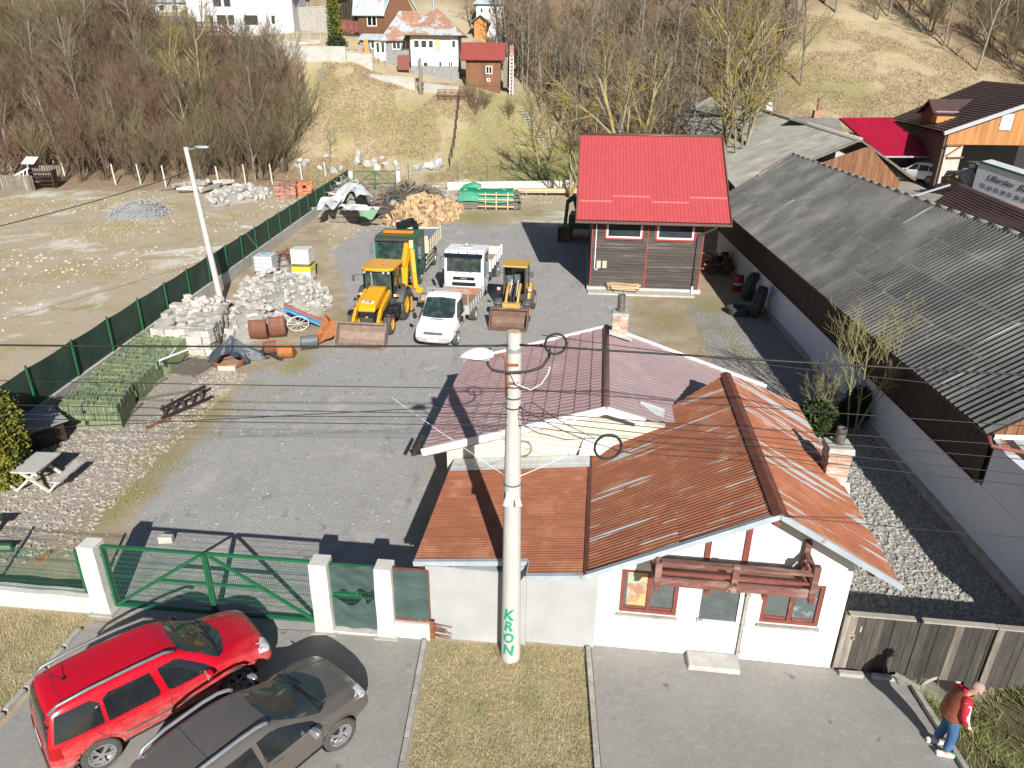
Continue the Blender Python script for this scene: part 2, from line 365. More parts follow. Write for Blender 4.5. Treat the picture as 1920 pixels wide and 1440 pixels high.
rubc = mixc(nt, ramp(nt, vo.outputs['Distance'], .05, .55), (.48, .44, .38), (.2, .165, .12)); rubc = mixc(nt, mth(nt, 'MULTIPLY', vo2.outputs['Color'], .5), rubc, (.6, .57, .52))
c = mixc(nt, msk(ru), c, rubc)
whc = mixc(nt, ramp(nt, vo.outputs['Distance'], .1, .6), (.50, .49, .455), (.24, .23, .205)); whc = mixc(nt, ramp(nt, n1, .5, .68), whc, (.27, .24, .17))
c = mixc(nt, msk(ga, .06), c, whc)
c = mixc(nt, hi_, c, dry)
c = mixc(nt, mth(nt, 'MULTIPLY', ea, .8), c, mixc(nt, n2, (.50, .43, .31), (.36, .29, .19)))
grn = mixc(nt, ramp(nt, n3, .3, .7), (.23, .215, .09), (.31, .27, .14)); grn = mixc(nt, ramp(nt, n2, .5, .75), grn, (.36, .30, .17))
c = mixc(nt, msk(gr, .16), c, grn)
lw = mixc(nt, ramp(nt, n3, .3, .7), (.45, .38, .23), (.31, .25, .13)); lw = mixc(nt, ramp(nt, n2, .5, .8), lw, (.18, .19, .07))
c = mixc(nt, la, c, lw)
leaf = mixc(nt, ramp(nt, n3, .3, .7), (.23, .15, .085), (.12, .08, .045)); leaf = mixc(nt, ramp(nt, n2, .5, .7), leaf, (.32, .24, .15))
c = mixc(nt, mth(nt, 'MULTIPLY', wo, .85), c, leaf)
c = mixc(nt, co, c, mixc(nt, n2, (.36, .33, .28), (.27, .25, .21)))
c = mixc(nt, mth(nt, 'MULTIPLY', di, .9), c, mixc(nt, ramp(nt, n2, .3, .7), (.13, .10, .055), (.06, .07, .03)))
lk(nt, c, bs.inputs['Base Color']); bs.inputs['Roughness'].default_value = .95; bs.inputs['Specular IOR Level'].default_value = .2
bumpit(nt, bs, mth(nt, 'ADD', mth(nt, 'MULTIPLY', n3, .7), mth(nt, 'ADD', mth(nt, 'MULTIPLY', n2, .6), mth(nt, 'MULTIPLY', n4, .25))), .55, .05)
gme.materials.append(gm); go = bpy.data.objects.new('ground', gme); col.objects.link(go); tag(go, kind='structure')

# ---------------------------------------------------------------- paved surfaces
def paving(name, poly, m, z=.02, th=.1, step=.4):
    o = MB().prism([(p[0], p[1]) for p in poly], z - th, z).build(name, m); return tag(o, kind='structure')
m_asph, nt, bs, vec, oi = base('asphalt')
geo = nt.nodes.new('ShaderNodeNewGeometry').outputs['Position']
q1, q2, q3 = nz(nt, geo, .8, 6, .6), nz(nt, geo, 6, 5, .7), nz(nt, geo, 70, 3, .7)
c = mixc(nt, ramp(nt, q1, .35, .7), (.265, .252, .23), (.205, .193, .175)); c = mixc(nt, ramp(nt, q2, .5, .8), c, (.35, .335, .31))
c = mixc(nt, ramp(nt, q3, .4, .75), c, (.36, .345, .32)); c = mixc(nt, ramp(nt, nz(nt, geo, 1.7, 3), .66, .74), c, (.14, .13, .12))
lk(nt, c, bs.inputs['Base Color']); bs.inputs['Roughness'].default_value = .9; bumpit(nt, bs, q3, .4, .01)
paving('driveway', [(-10.05, 2.5), (-1.98, 2.5), (-1.83, 12.35), (-3.0, 12.42), (-9.62, 12.72), (-9.72, 12.4)], m_asph)
paving('forecourt', [(1.5, 2.5), (8.38, 2.5), (8.38, 11.25), (6.9, 11.55), (1.83, 12.14)], m_asph)
def kerb(pts, w=.1, h=.07, n='kerb_stone', lab='low grey concrete kerb along the paving edge', ln=.5):
    th_ = thing('kerb', lab, 'kerb', pts[0]); me = MB().box((0, 0, 0), (w, ln - .012, h + .1)).mesh('kerb_stone', m_concd)
    for a, b in zip(pts, pts[1:]):
        a, b = Vector(a), Vector(b); d = b - a; k = max(1, int(d.length / ln)); ang = math.atan2(-d.x, d.y)
        for i in range(k):
            p = a + d * ((i + .5) / k) - Vector(pts[0]); link('kerb_stone', me, th_, (p.x, p.y, h / 2 - .02 + random.uniform(-.006, .006)), (0, 0, ang + random.uniform(-.01, .01)))
kerb([(-1.9, 12.2, 0), (-2.05, 3.5, 0)], lab='grey kerb between the cars\' driveway and the middle lawn strip')
kerb([(1.75, 12.05, 0), (1.44, 3.5, 0)], lab='grey kerb between the middle lawn strip and the forecourt of the house')
kerb([(6.95, 11.38, .02), (8.3, 11.22, .02), (8.45, 11.05, 0), (8.42, 3.5, 0)], lab='grey kerb turning the corner below the wooden gate beside the ditch')
kerb([(-9.75, 12.45, 0), (-10.1, 9, 0), (-10.2, 3.5, 0)], lab='grey kerb between the left lawn and the driveway')
# ---------------------------------------------------------------- building helpers
def sheet_corr(w, l, pitch=.076, amp=.011, nl=2, trap=False, th=0):
    n = max(1, round(w / pitch)); seq = [(0, 0), (.5, 0), (.62, 1), (.88, 1)] if trap else [(0, 0), (.25, .5), (.5, 1), (.75, .5)]
    X = [((i + a) * w / n, z * amp) for i in range(n) for a, z in seq] + [(w, 0)]
    m = MB(); m.grid(lambda u, v: (X[int(round(u * (len(X) - 1)))][0], l * v, X[int(round(u * (len(X) - 1)))][1]), len(X) - 1, nl); return m
def sheet_tile(w, l, pitch=.2, amp=.028, step=.38, rise=.022):
    n = max(1, round(w / pitch)); k = max(1, round(l / step)); sg = 5
    ys = []
    for j in range(k): ys += [(l * j / k, 0), (l * (j + 1) / k - .006, rise)]
    m = MB(); X = [(w * i / (n * sg), amp * (.5 - .5 * math.cos(2 * math.pi * i / sg))) for i in range(n * sg + 1)]
    vs = [(x, y, z + zz) for y, zz in ys for x, z in X]; c = len(X)
    return m.add(vs, [(j * c + i, j * c + i + 1, (j + 1) * c + i + 1, (j + 1) * c + i) for j in range(len(ys) - 1) for i in range(c - 1)])
def clip_mb(mb, mtx, planes):
    "cuts a mesh (local) by planes given in the parent's space; keeps the side the normal points to"
    bm = bmesh.new(); vv = [bm.verts.new(mtx @ Vector(v)) for v in mb.v]
    for f in mb.f: bm.faces.new([vv[i] for i in f])
    for co, no in planes:
        bmesh.ops.bisect_plane(bm, geom=bm.verts[:] + bm.edges[:] + bm.faces[:], plane_co=co, plane_no=no, clear_inner=True)
    bm.verts.index_update(); inv = mtx.inverted(); o = MB(); o.v = [tuple(inv @ v.co) for v in bm.verts]; o.f = [tuple(v.index for v in f.verts) for f in bm.faces]; o.mi = [0] * len(o.f)
    bm.free(); return o
def roof_sheets(parent, o, xd, yd, W, L, sw, maker, m, planes=(), name='roof_sheet', rows=1, lap=.06, jit=.004, smooth=False):
    nx_ = max(1, round(W / sw)); sw = W / nx_; M0 = frame(o, xd, yd); rl = L / rows; cache = None
    for r in range(rows):
        for i in range(nx_):
            mb = maker(sw + .02, rl + (lap if rows > 1 else 0))
            M1 = M0 @ Matrix.Translation((i * sw, r * rl, (rows - 1 - r) * 0.004 + random.uniform(0, jit))) @ Matrix.Rotation(random.uniform(-.0015, .0015), 4, 'Z') @ Matrix.Rotation(-.012 if rows > 1 else 0, 4, 'X')
            if planes:
                pts = [M1 @ Vector(p) for p in ((0, 0, 0), (sw, 0, 0), (0, rl, 0), (sw, rl, 0))]
                if all(all((p - Vector(co)).dot(Vector(no)) < 0 for p in pts) for co, no in planes[:1]) : continue
                if any((p - Vector(co)).dot(Vector(no)) < .05 for p in pts for co, no in planes):
                    mb = clip_mb(mb, M1, planes)
                    if not mb.f: continue
                    link_m(name, mb.mesh(name, m, smooth), parent, M1); continue
            if cache is None: cache = mb.mesh(name, m, smooth)
            link_m(name, cache, parent, M1)
def wall_open(mb, a, b, z0, z1, t0, t1, ops=(), ax='x'):
    "wall from a to b (along ax) with openings (u0,u1,z0,z1)"
    us = sorted({a, b, *[o[0] for o in ops], *[o[1] for o in ops]}); zs = sorted({z0, z1, *[o[2] for o in ops], *[o[3] for o in ops]})
    for u0, u1 in zip(us, us[1:]):
        for w0, w1 in zip(zs, zs[1:]):
            if any(o[0] <= u0 and u1 <= o[1] and o[2] <= w0 and w1 <= o[3] for o in ops): continue
            c = ((u0 + u1) / 2, (t0 + t1) / 2, (w0 + w1) / 2); d = (u1 - u0, t1 - t0, w1 - w0)
            if ax == 'y': c = (c[1], c[0], c[2]); d = (d[1], d[0], d[2])
            mb.box(c, d)
def window(parent, u0, u1, z0, z1, t, fm, gm_=None, mull=1, name='window', w=.07, ax='x', dep=.06, label=None, inward=1):
    "window frame with glass panes; t = face plane; looks towards -t"
    gm_ = gm_ or m_glass; f = MB()
    def bx(a, b, c, d, ta, tb, mb):
        ce = ((a + b) / 2, (ta + tb) / 2, (c + d) / 2); di = (b - a, tb - ta, d - c)
        if ax == 'y': ce = (ce[1], ce[0], ce[2]); di = (di[1], di[0], di[2])
        mb.box(ce, di)
    t1 = t + dep * inward
    bx(u0, u1, z0, z0 + w, min(t, t1), max(t, t1), f); bx(u0, u1, z1 - w, z1, min(t, t1), max(t, t1), f)
    bx(u0, u0 + w, z0 + w, z1 - w, min(t, t1), max(t, t1), f); bx(u1 - w, u1, z0 + w, z1 - w, min(t, t1), max(t, t1), f)
    n = mull + 1; us = [u0 + w + (u1 - u0 - 2 * w) * i / n for i in range(n + 1)]
    for q in us[1:-1]: bx(q - w / 2, q + w / 2, z0 + w, z1 - w, min(t, t1) - .004, max(t, t1), f)
    o = f.build(name, fm, parent)
    if label: o['label'] = label
    for i in range(n):
        g = MB(); ta = t + .035 * inward; bx(us[i] + (w / 2 if i else 0), us[i + 1] - (w / 2 if i < n - 1 else 0), z0 + w, z1 - w, ta, ta + .008, g); g.build('pane', gm_, o)
    return o
m_brickp = mat('pale_mottled_brick', (.40, .20, .13), .9, (.46, .33, .25), 5, .4, rnd=.3, c3=(.52, .45, .38), sc3=3, lo3=.5, hi3=.6)
def chimney(parent, c, w, z0, z1, rz=0, brick=m_brickp, cap=.1, pipe=.5, name='chimney', pr=.11, rows=None, capm=m_concd, off=.05):
    "chimney of real brick courses; returns the part"
    core = MB().box((c[0], c[1], (z0 + z1) / 2), (w - .03, w - .03, z1 - z0), rz).build(name, m_mort, parent)
    k = rows or max(2, int((z1 - z0) / .09)); h = (z1 - z0) / k; n = 2; me = MB().box((0, 0, 0), (w / n - .012, w / n - .012, h - .014)).mesh('brick', brick)
    me2 = MB().box((0, 0, 0), (w / n * .55, w / n - .012, h - .014)).mesh('brick', brick)
    for r in range(k):
        for i in range(n):
            for j in range(n):
                if r % 2 == 0 or True:
                    x = (i + .5) * w / n - w / 2; y = (j + .5) * w / n - w / 2; jx = random.uniform(-.01, .012)
                    q = Matrix.Rotation(rz, 3, 'Z') @ Vector((x * (1.0 + jx) + (.02 if r % 2 else -.0) * (1 if i else -1) * .3, y * (1 + jx), 0))
                    link('brick', me, core, (c[0] + q.x, c[1] + q.y, z0 + (r + .5) * h), (0, 0, rz + random.uniform(-.03, .03)))
    MB().box((c[0], c[1], z1 + cap / 2), (w + off * 2, w + off * 2, cap), rz, tap=.93).build('cap', capm, core)
    if pipe: MB().lathe([(pr, z1 + cap), (pr, z1 + cap + pipe), (pr - .012, z1 + cap + pipe), (pr - .012, z1 + cap + .02)], 16, (c[0], c[1], 0)).build('flue_pipe', m_steelpipe, core, smooth=True, auto=True)
    return core
m_steelpipe = mat('sooty_flue_steel', (.26, .24, .22), .5, (.13, .11, .10), 6, .1, metal=.5)
m_mort = mat('lime_mortar', (.56, .50, .44), .95, (.42, .35, .3), 10, .4)

# rusted corrugated iron with stripes of bare zinc left between the waves
def rustroof(name, thr, sx=7.0, sy=.35, tone=1.0):
    m, nt, bs, vec, oi = base(name)
    a = nz(nt, scaled(nt, vec, (sx, sy, 1)), 1.0, 3, .5); b = nz(nt, vec, 1.4, 6, .7); c_ = nz(nt, scaled(nt, vec, (12, 1.2, 1)), 1.2, 5, .7)
    r1 = mixc(nt, ramp(nt, c_, .3, .7), (.325 * tone, .120 * tone, .058 * tone), (.21 * tone, .07 * tone, .035 * tone)); r1 = mixc(nt, ramp(nt, b, .5, .7), r1, (.38 * tone, .165 * tone, .088 * tone))
    zinc = mixc(nt, ramp(nt, c_, .4, .7), (.38, .41, .43), (.33, .30, .28))
    f = ramp(nt, mth(nt, 'ADD', a, mth(nt, 'MULTIPLY', b, .18)), thr, thr + .025)
    c = mixc(nt, f, r1, zinc); lk(nt, c, bs.inputs['Base Color']); bs.inputs['Roughness'].default_value = .72
    bumpit(nt, bs, c_, .25, .01); return m
m_rust_l = rustroof('rusty_corrugated_iron', .705, 8, .30)
m_rust_r = rustroof('streaked_rusty_corrugated_iron', .65, 4.5, .22, 1.15)
m_rust_s = rustroof('evenly_rusted_corrugated_iron', .84, 7, .3, .95)
m_zinc = mat('zinc_flashing', (.50, .56, .60), .45, (.40, .45, .49), 3, .08, metal=.25, c3=(.33, .14, .06), sc3=2.5, lo3=.63, hi3=.7)
m_zincw = mat('bright_zinc_sheet', (.58, .60, .60), .5, (.48, .5, .5), 3, .08, metal=.15, c3=(.36, .2, .1), sc3=1.6, lo3=.62, hi3=.74, st=(.5, 3, 3))
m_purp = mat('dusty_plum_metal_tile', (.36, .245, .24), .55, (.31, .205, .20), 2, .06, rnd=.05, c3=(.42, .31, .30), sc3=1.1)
m_purp2 = mat('sunlit_plum_metal_tile', (.41, .30, .30), .55, (.37, .265, .265), 2, .06, rnd=.04, c3=(.46, .36, .35), sc3=1.1)  # paler copy of the plum tile, sunlight on the slope put into its colour
m_ridge = mat('dark_brown_ridge_metal', (.10, .06, .05), .45, (.13, .08, .07), 4, .05)
m_wtrim = mat('white_painted_board', (.78, .78, .76), .6, (.7, .7, .68), 5, .1)
m_cream = mat('cream_render', (.62, .58, .49), .9, (.55, .51, .43), 2, .15)

# ---------------------------------------------------------------- front house (rusty roof)
FL = Vector((1.89, 12.16, 0)); FRZ = R(-6.66)
house = thing('house', 'white house with a rusty corrugated gable roof, red framed windows and a wooden balcony', 'house', FL, FRZ)
w = MB(); wall_open(w, 0, 5.08, -.1, 2.42, 0, .3, [(.48, 1.70, 1.03, 2.17), (3.43, 4.63, 1.08, 2.17), (2.07, 3.15, .0, 2.12)])
w.prism([(0, 2.42), (5.08, 2.42), (5.08, 3.05), (3.27, 4.08), (.0, 2.44)], 0, .3, 'y')
w.box((4.93, 3.2, 1.5), (.28, 5.8, 3.0)); wall = w.build('wall', m_wht, house)
for s_, z0, z1 in ((2.17, 2.6, 3.5), (2.93, 2.6, 3.85)): MB().box((s_, -.015, (z0 + z1) / 2), (.11, .06, z1 - z0)).build('gable_post', m_redtrim, house)
w = MB(); wall_open(w, -3.72, -1.62, -.1, 1.98, -.22 + .0, .06); w.box((-.81, -.0, 1.05), (1.62, .16, 2.3)); w.box((-1.6, -.06, 1.05), (.16, .3, 2.2))
w.box((-3.58, 2.15, .97), (.28, 4.4, 2.05)); o = w.build('annex_wall', m_grey, house, ); o['label'] = 'unpainted grey plaster wall of the lean-to'
m_pane1 = mat('misty_window_glass', (.085, .10, .10), .12, (.12, .14, .14), 3, 0, c3=(.2, .23, .23), sc3=4, lo3=.6, hi3=.8)
m_poster = mat('faded_poster', (.42, .46, .36), .5, (.50, .40, .17), 1.6, 0, c3=(.42, .2, .14), sc3=2.2, lo3=.5, hi3=.6, lo=.42, hi=.52)
m_plast = mat('crumpled_plastic_film', (.10, .13, .13), .2, (.3, .34, .34), 5, .6, bd=.03, lo=.5, hi=.7)
w1 = window(house, .48, 1.70, 1.03, 2.17, .02, m_redtrim, m_pane1, 1, w=.085, dep=.07)
MB().box((.83, .052, 1.62), (.42, .006, .88)).build('poster', m_poster, w1)
MB().box((1.09, .0, .99), (1.3, .16, .05)).build('sill', m_concd, w1)
w2 = window(house, 3.43, 4.63, 1.08, 2.17, .02, m_redtrim, m_pane1, 1, w=.085, dep=.07)
MB().box((4.31, .05, 1.55), (.42, .006, .8)).build('plastic_film', m_plast, w2); MB().box((4.03, .0, 1.04), (1.28, .16, .05)).build('sill', m_concd, w2)
for ww, (a, b) in ((w1, (.48, 1.70)), (w2, (3.43, 4.63))):
    for c_ in ((a * 3 + b) / 4 + .02, (a + b * 3) / 4 - .02): MB().box((c_, .045, 1.03 + .14 + (.05 if ww is w2 else 0)), (.42, .035, .05)).build('glazing_bar', m_redtrim, ww)
d = MB(); d.box((2.13, .05, 1.06), (.1, .08, 2.1)).box((3.02, .05, 1.06), (.1, .08, 2.1)).box((2.575, .05, 2.06), (.79, .08, .1)).box((2.575, .06, .07), (.79, .08, .12))
door = d.build('door', m_whp, house); MB().box((2.575, .05, .50), (.78, .05, .74)).build('door_panel', m_whp, door)
MB().box((2.575, .06, 1.44), (.78, .02, 1.13)).build('door_glass', m_pane1, door); MB().box((2.575, .055, .93), (.78, .07, .1)).build('door_rail', m_whp, door)
MB().box((2.21, -.02, 1.0), (.14, .02, .025)).box((2.16, .0, 1.0), (.03, .05, .14)).build('handle', m_steel, door)
d = MB().box((3.10, -.02, 1.05), (.05, .06, 2.1)); [d.box((3.12, -.05, z), (.09, .05, .06)) for z in (.25, 1.0, 1.8)]; d.build('gate_rail', m_concd, door)
MB().box((2.57, -.24, .06), (1.1, .46, .16), tap=.97).build('doorstep', m_conc, house, bevel=.01)
# balcony
bal = MB().box((2.59, -.38, 2.53), (3.0, .72, .05)).build('balcony', m_redtrim, house)
m_balw = mat('peeling_red_painted_wood', (.20, .085, .065), .75, (.14, .06, .048), 8, .35, st=(.25, 1, 1), c3=(.34, .22, .18), sc3=5, lo3=.48, hi3=.66)
MB().box((2.59, -.77, 2.56), (3.12, .05, .2)).build('fascia_board', m_balw, bal); MB().box((1.06, -.38, 2.56), (.05, .74, .18)).build('fascia_board', m_balw, bal); MB().box((4.12, -.38, 2.56), (.05, .74, .18)).build('fascia_board', m_balw, bal)
for s_, z1 in ((1.12, 3.0), (2.59, 3.06), (4.07, 3.2)): MB().box((s_, -.76, (2.5 + z1) / 2 - .02), (.13, .13, z1 - 2.44)).build('baluster_post', m_balw, bal, bevel=.012)
for s_, hh in ((1.12, .45), (4.07, .78)): MB().box((s_, -.07, 2.5 + hh / 2), (.12, .12, hh)).build('baluster_post', m_balw, bal)
MB().box((2.59, -.76, 3.02), (2.86, .11, .06)).build('top_rail', m_balw, bal); MB().box((4.07, -.41, 3.02), (.1, .58, .06)).build('top_rail', m_balw, bal); MB().box((1.12, -.41, 3.02), (.1, .58, .06)).build('top_rail', m_balw, bal)
MB().box((2.59, -.75, 2.77), (2.86, .05, .05)).build('middle_rail', m_redtrim, bal); MB().box((4.07, -.41, 2.79), (.05, .58, .09)).build('middle_rail', m_redtrim, bal)
for i in range(2): MB().box((2.59, -.2 - .3 * i, 2.575), (2.96, .28, .03)).build('deck_board', m_balw, bal)
MB().bar((2.45, -.8, 2.47), (2.59, -.8, 2.68), .05).bar((2.73, -.8, 2.47), (2.59, -.8, 2.68), .05).build('bracket', m_balw, bal)
for s_ in (1.12, 2.1, 3.2, 4.07): MB().box((s_, -.42, 2.42), (.1, .86, .1)).build('joist_end', m_redtrim, bal)
for s_ in (.15,): MB().box((s_, -.12, 2.28), (.1, .22, .1)).build('rafter_end', m_redtrim, house)
MB().box((3.27, -.25, 3.93), (.12, .5, .12)).build('ridge_beam', m_redtrim, house); MB().box((5.2, -.25, 2.93), (.12, .5, .1)).build('rafter_end', m_redtrim, house)
MB().box((5.2, 2, 2.92), (.1, 4.2, .1)).build('wall_plate', m_redtrim, house)
# roof
rz_, rl_, rr_ = 4.2, 2.4, 2.8
deck = MB(); deck.slab([(3.27, -.56, rz_ - .06), (3.27, 6.1, rz_ - .06), (-.25, 4.3, rl_ - .06), (-.25, -.56, rl_ - .06)], .03)
deck.slab([(3.27, -.56, rz_ - .06), (5.68, -.56, rr_ - .06), (5.5, 7.2, rr_ + .05), (3.27, 6.1, rz_ - .06)], .03)
deck.slab([(-.3, -.05, rl_ - .07), (-.3, 4.2, rl_ - .07), (-3.9, 4.1, 1.92), (-3.85, -.2, 1.92)], .03)
roof = deck.build('roof', m_dkwood, house)
Ls = math.hypot(3.54, 1.8); Lr = math.hypot(2.45, 1.4)
back = [((-.43, 4.45, 0), (.375, -.93 / 1.0, 0))]   # skewed rear edge of the left slope
nb = Vector((1.75, -3.75, 0)).normalized(); back = [((-.4, 4.42, 0), tuple(nb))]
nb2 = Vector((-1.2, -2.2, 0)).normalized()
roof_sheets(roof, (3.27, -.62, rz_), (0, 1, 0), (-3.54, 0, -1.8), 7.2, Ls, .8, lambda a, b: sheet_corr(a, b, .105, .026), m_rust_l, back, rows=2)
roof_sheets(roof, (3.27, 7.6, rz_), (0, -1, 0), (2.45, 0, -1.4), 8.22, Lr, .8, lambda a, b: sheet_corr(a, b, .105, .016), m_rust_r, [((3.3, 6.2, 0), (.5, -.87, 0))] if False else [((3.3, 6.25, 0), tuple(Vector((1.15, -2.1, 0)).normalized()))])
roof_sheets(roof, (-.27, -.62, rl_ - .01), (0, 1, 0), (-1.24, 0, -.15), .5, 1.25, .5, lambda a, b: sheet_corr(a, b, .088, .022), m_rust_s)
roof_sheets(roof, (-.27, -.12, rl_ - .01), (0, 1, 0), (-3.73, 0, -.43), 4.25, 3.76, .85, lambda a, b: sheet_corr(a, b, .088, .022), m_rust_s)
roof_sheets(roof, (-.3, 3.68, rl_ + .035), (0, 1, 0), (-3.73, 0, -.43), .62, 3.7, .62, lambda a, b: sheet_corr(a, b, .31, .01, trap=True), m_zincw, name='zinc_sheet')
MB().slab([(-.05, 4.18, 2.5), (.5, 4.5, 2.86), (-.5, 4.36, 2.86), (-.6, 4.2, 2.45)], .01).build('flashing', m_zincw, roof)
m_ridgecap = mat('rusted_ridge_cap', (.17, .055, .03), .7, (.11, .04, .025), 5, .2)
MB().slab([(3.27, -.66, rz_ + .05), (3.27, 6.22, rz_ + .05), (3.12, 6.18, rz_ - .02), (3.12, -.66, rz_ - .02)], .008).slab([(3.27, -.66, rz_ + .05), (3.42, -.66, rz_ - .02), (3.42, 6.3, rz_ - .02), (3.27, 6.22, rz_ + .05)], .008).build('ridge_cap', m_ridgecap, roof)
def vfl(a, b, h=.12, w=.1, t=-.64):   # zinc verge flashing
    return MB().bar((a[0], t, a[1] - .02), (b[0], t, b[1] - .02), .02, h).bar((a[0], t + .05, a[1] + .022), (b[0], t + .05, b[1] + .022), w, .012).build('verge_flashing', m_zinc, roof)
vfl((3.27, 4.2), (-.3, 2.4)); vfl((3.27, 4.2), (5.75, 2.79)); vfl((-.3, 2.39), (-1.5, 2.25)); vfl((-1.52, 2.25), (-4.0, 1.98), t=-.16)
MB().slab([(-1.5, -.64, 2.27), (-1.5, -.1, 2.27), (-1.52, -.1, 2.05), (-1.52, -.64, 2.05)], .02).build('verge_flashing', m_zinc, roof)
MB().slab([(-.24, -.6, 2.45), (-.24, 4.3, 2.45), (-.33, 4.3, 2.425), (-.33, -.6, 2.425)], .01).build('seam_flashing', m_ridgecap, roof)
ch = chimney(house, (5.5, 3.25, 0), .52, 2.3, 3.62, 0, pipe=.42, rows=13, cap=.16, capm=mat('pale_concrete', (.5, .48, .44), .95), off=.04)
MB().box((5.5, 3.0, 2.62), (.66, .3, .42), m=Matrix.Rotation(-.5, 3, 'X')).build('lead_flashing', m_zincw, ch)

# ---------------------------------------------------------------- rear house (plum metal tile roof)
h2 = thing('house', 'low house behind with a plum coloured metal tile roof and white verge boards', 'house', FL, FRZ)
w = MB(); w.prism([(-4.2, 0), (4.9, 0), (4.9, 2.5), (0.03, 3.75), (-4.2, 2.42)], 4.42, 4.7, 'y'); w.prism([(-4.2, 0), (4.9, 0), (4.9, 2.5), (0.03, 3.75), (-4.2, 2.42)], 9.5, 9.75, 'y')
w.box((-4.08, 7.1, 1.2), (.24, 4.8, 2.4)); w.box((4.78, 7.1, 1.2), (.24, 4.8, 2.4)); w.build('wall', m_cream, h2)
dk = MB().slab([(0.03, 3.88, 3.93), (.03, 10.1, 3.93), (-4.75, 9.95, 2.42), (-4.6, 3.8, 2.42)], .05).slab([(0.03, 3.88, 3.93), (.9, 3.95, 3.65), (1.6, 5.2, 3.45), (5.2, 5.4, 2.35), (5.2, 9.6, 2.42), (.03, 10.1, 3.93)], .05)
r2 = dk.build('roof', m_wtrim, h2); L2 = math.hypot(4.75, 1.5)
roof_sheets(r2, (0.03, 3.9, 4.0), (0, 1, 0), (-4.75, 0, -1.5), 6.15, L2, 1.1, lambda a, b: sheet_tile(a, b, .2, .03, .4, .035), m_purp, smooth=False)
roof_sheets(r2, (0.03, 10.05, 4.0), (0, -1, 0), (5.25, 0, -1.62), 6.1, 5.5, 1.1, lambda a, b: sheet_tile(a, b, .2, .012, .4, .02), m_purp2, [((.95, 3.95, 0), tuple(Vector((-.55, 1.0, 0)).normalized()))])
MB().tube([(.03, 3.85, 4.03), (.03, 10.1, 4.03)], .09, 8).build('ridge_cap', m_ridge, r2, smooth=True)
def brd(a, b, h=.2, w=.06, n='verge_board'): return MB().bar(a, b, w, h).build(n, m_wtrim, r2)
brd((.03, 3.84, 4.0), (-4.72, 3.74, 2.48)); brd((.03, 3.84, 4.0), (1.0, 3.92, 3.7)); brd((.03, 10.12, 4.03), (-4.78, 10.12, 2.52), .12); brd((.03, 10.12, 4.03), (5.3, 9.6, 2.42), .12)
MB().bar((-4.72, 3.74, 2.36), (.03, 3.86, 3.9), .03, .05).build('soffit_trim', m_brown, r2)
MB().box((-4.98, 4.4, 2.32), (.12, 1.1, .04), m=Matrix.Rotation(.5, 3, 'Y')).build('loose_gutter', m_dksteel, r2)
MB().slab([(.85, 4.3, 3.55), (1.5, 4.35, 3.55), (1.6, 4.9, 3.62), (.95, 5.0, 3.78)], .01).build('flashing', m_zincw, r2)
chimney(h2, (.45, 9.75, 0), .5, 3.7, 4.62, 0, pipe=.55, rows=8, cap=.08, off=.02, pr=.12)
MB().slab([(.12, 9.25, 4.08), (.85, 9.25, 3.88), (.85, 9.6, 3.92), (.12, 9.6, 4.12)], .01).build('flashing', m_zincw, h2)

# ---------------------------------------------------------------- long shed
SL = Vector((12.64, 17.58, 0)); SRZ = R(-2.78)
shed = thing('shed', 'long shed with a grey corrugated fibre cement roof, dark boarding and a white base wall', 'shed', SL, SRZ)
m_blue = mat('pale_blue_white_render', (.70, .73, .78), .9, (.66, .69, .74), 2, .12)
wl = MB().box((.15, 12.1, .85), (.3, 39, 1.72)).box((.15, -4.6, 1.45), (.28, 6.6, 3.0)).build('wall', m_blue, shed)
MB().box((-.06, 11.5, .02), (.2, 40, .42)).build('plinth', m_concd, shed)
MB().box((.2, 16, 2.55), (.12, 34.0, 1.6)).build('inner_wall', m_dkwood, shed)
bd_me = MB().box((0, 0, 0), (.03, .29, 1.72)).mesh('board', m_dkwood)
for i in range(115): link('board', bd_me, shed, (.02 + random.uniform(-.006, .006), -.93 + .3 * i, 2.56))
MB().box((-.02, 15.9, 1.70), (.05, 34, .03)).build('trim', m_redtrim, shed)
k_ = .65; rx, rzz = 4.75, 3.4 + .65 * 4.9; SLn = math.hypot(4.9, 4.9 * k_)
dk = MB().slab([(-.15, -1.3, 3.32), (-.15, 33.3, 3.32), (rx, 33.3, rzz - .08), (rx, -1.3, rzz - .08)], -.04).slab([(rx, -1.3, rzz - .08), (rx, 33.3, rzz - .08), (9.8, 33.3, 3.32), (9.8, -1.3, 3.32)], -.04)
r3 = dk.build('roof', m_dkwood, shed)
m_fib, nt, bs, vec, oi = base('grey_fibre_cement')
geo = nt.nodes.new('ShaderNodeNewGeometry').outputs['Position']
f1, f2, f3 = nz(nt, scaled(nt, vec, (9, .5, 1)), 1, 4, .6), nz(nt, geo, .5, 5, .6), nz(nt, vec, 22, 4, .7)
c = mixc(nt, ramp(nt, f1, .3, .7), (.112, .112, .106), (.066, .066, .062)); c = mixc(nt, ramp(nt, f2, .45, .7), c, (.17, .165, .148))
c = mixc(nt, ramp(nt, f3, .55, .75), c, (.24, .23, .195)); c = mixc(nt, ramp(nt, nz(nt, scaled(nt, vec, (5, .15, 1)), 1.0, 2), .68, .72), c, (.36, .355, .34))
c = mixc(nt, 1.0, c, mth(nt, 'ADD', mth(nt, 'MULTIPLY', oi.outputs['Random'], .3), .85), 'MULTIPLY')
lk(nt, c, bs.inputs['Base Color']); bs.inputs['Roughness'].default_value = .9; bumpit(nt, bs, f3, .4, .01)
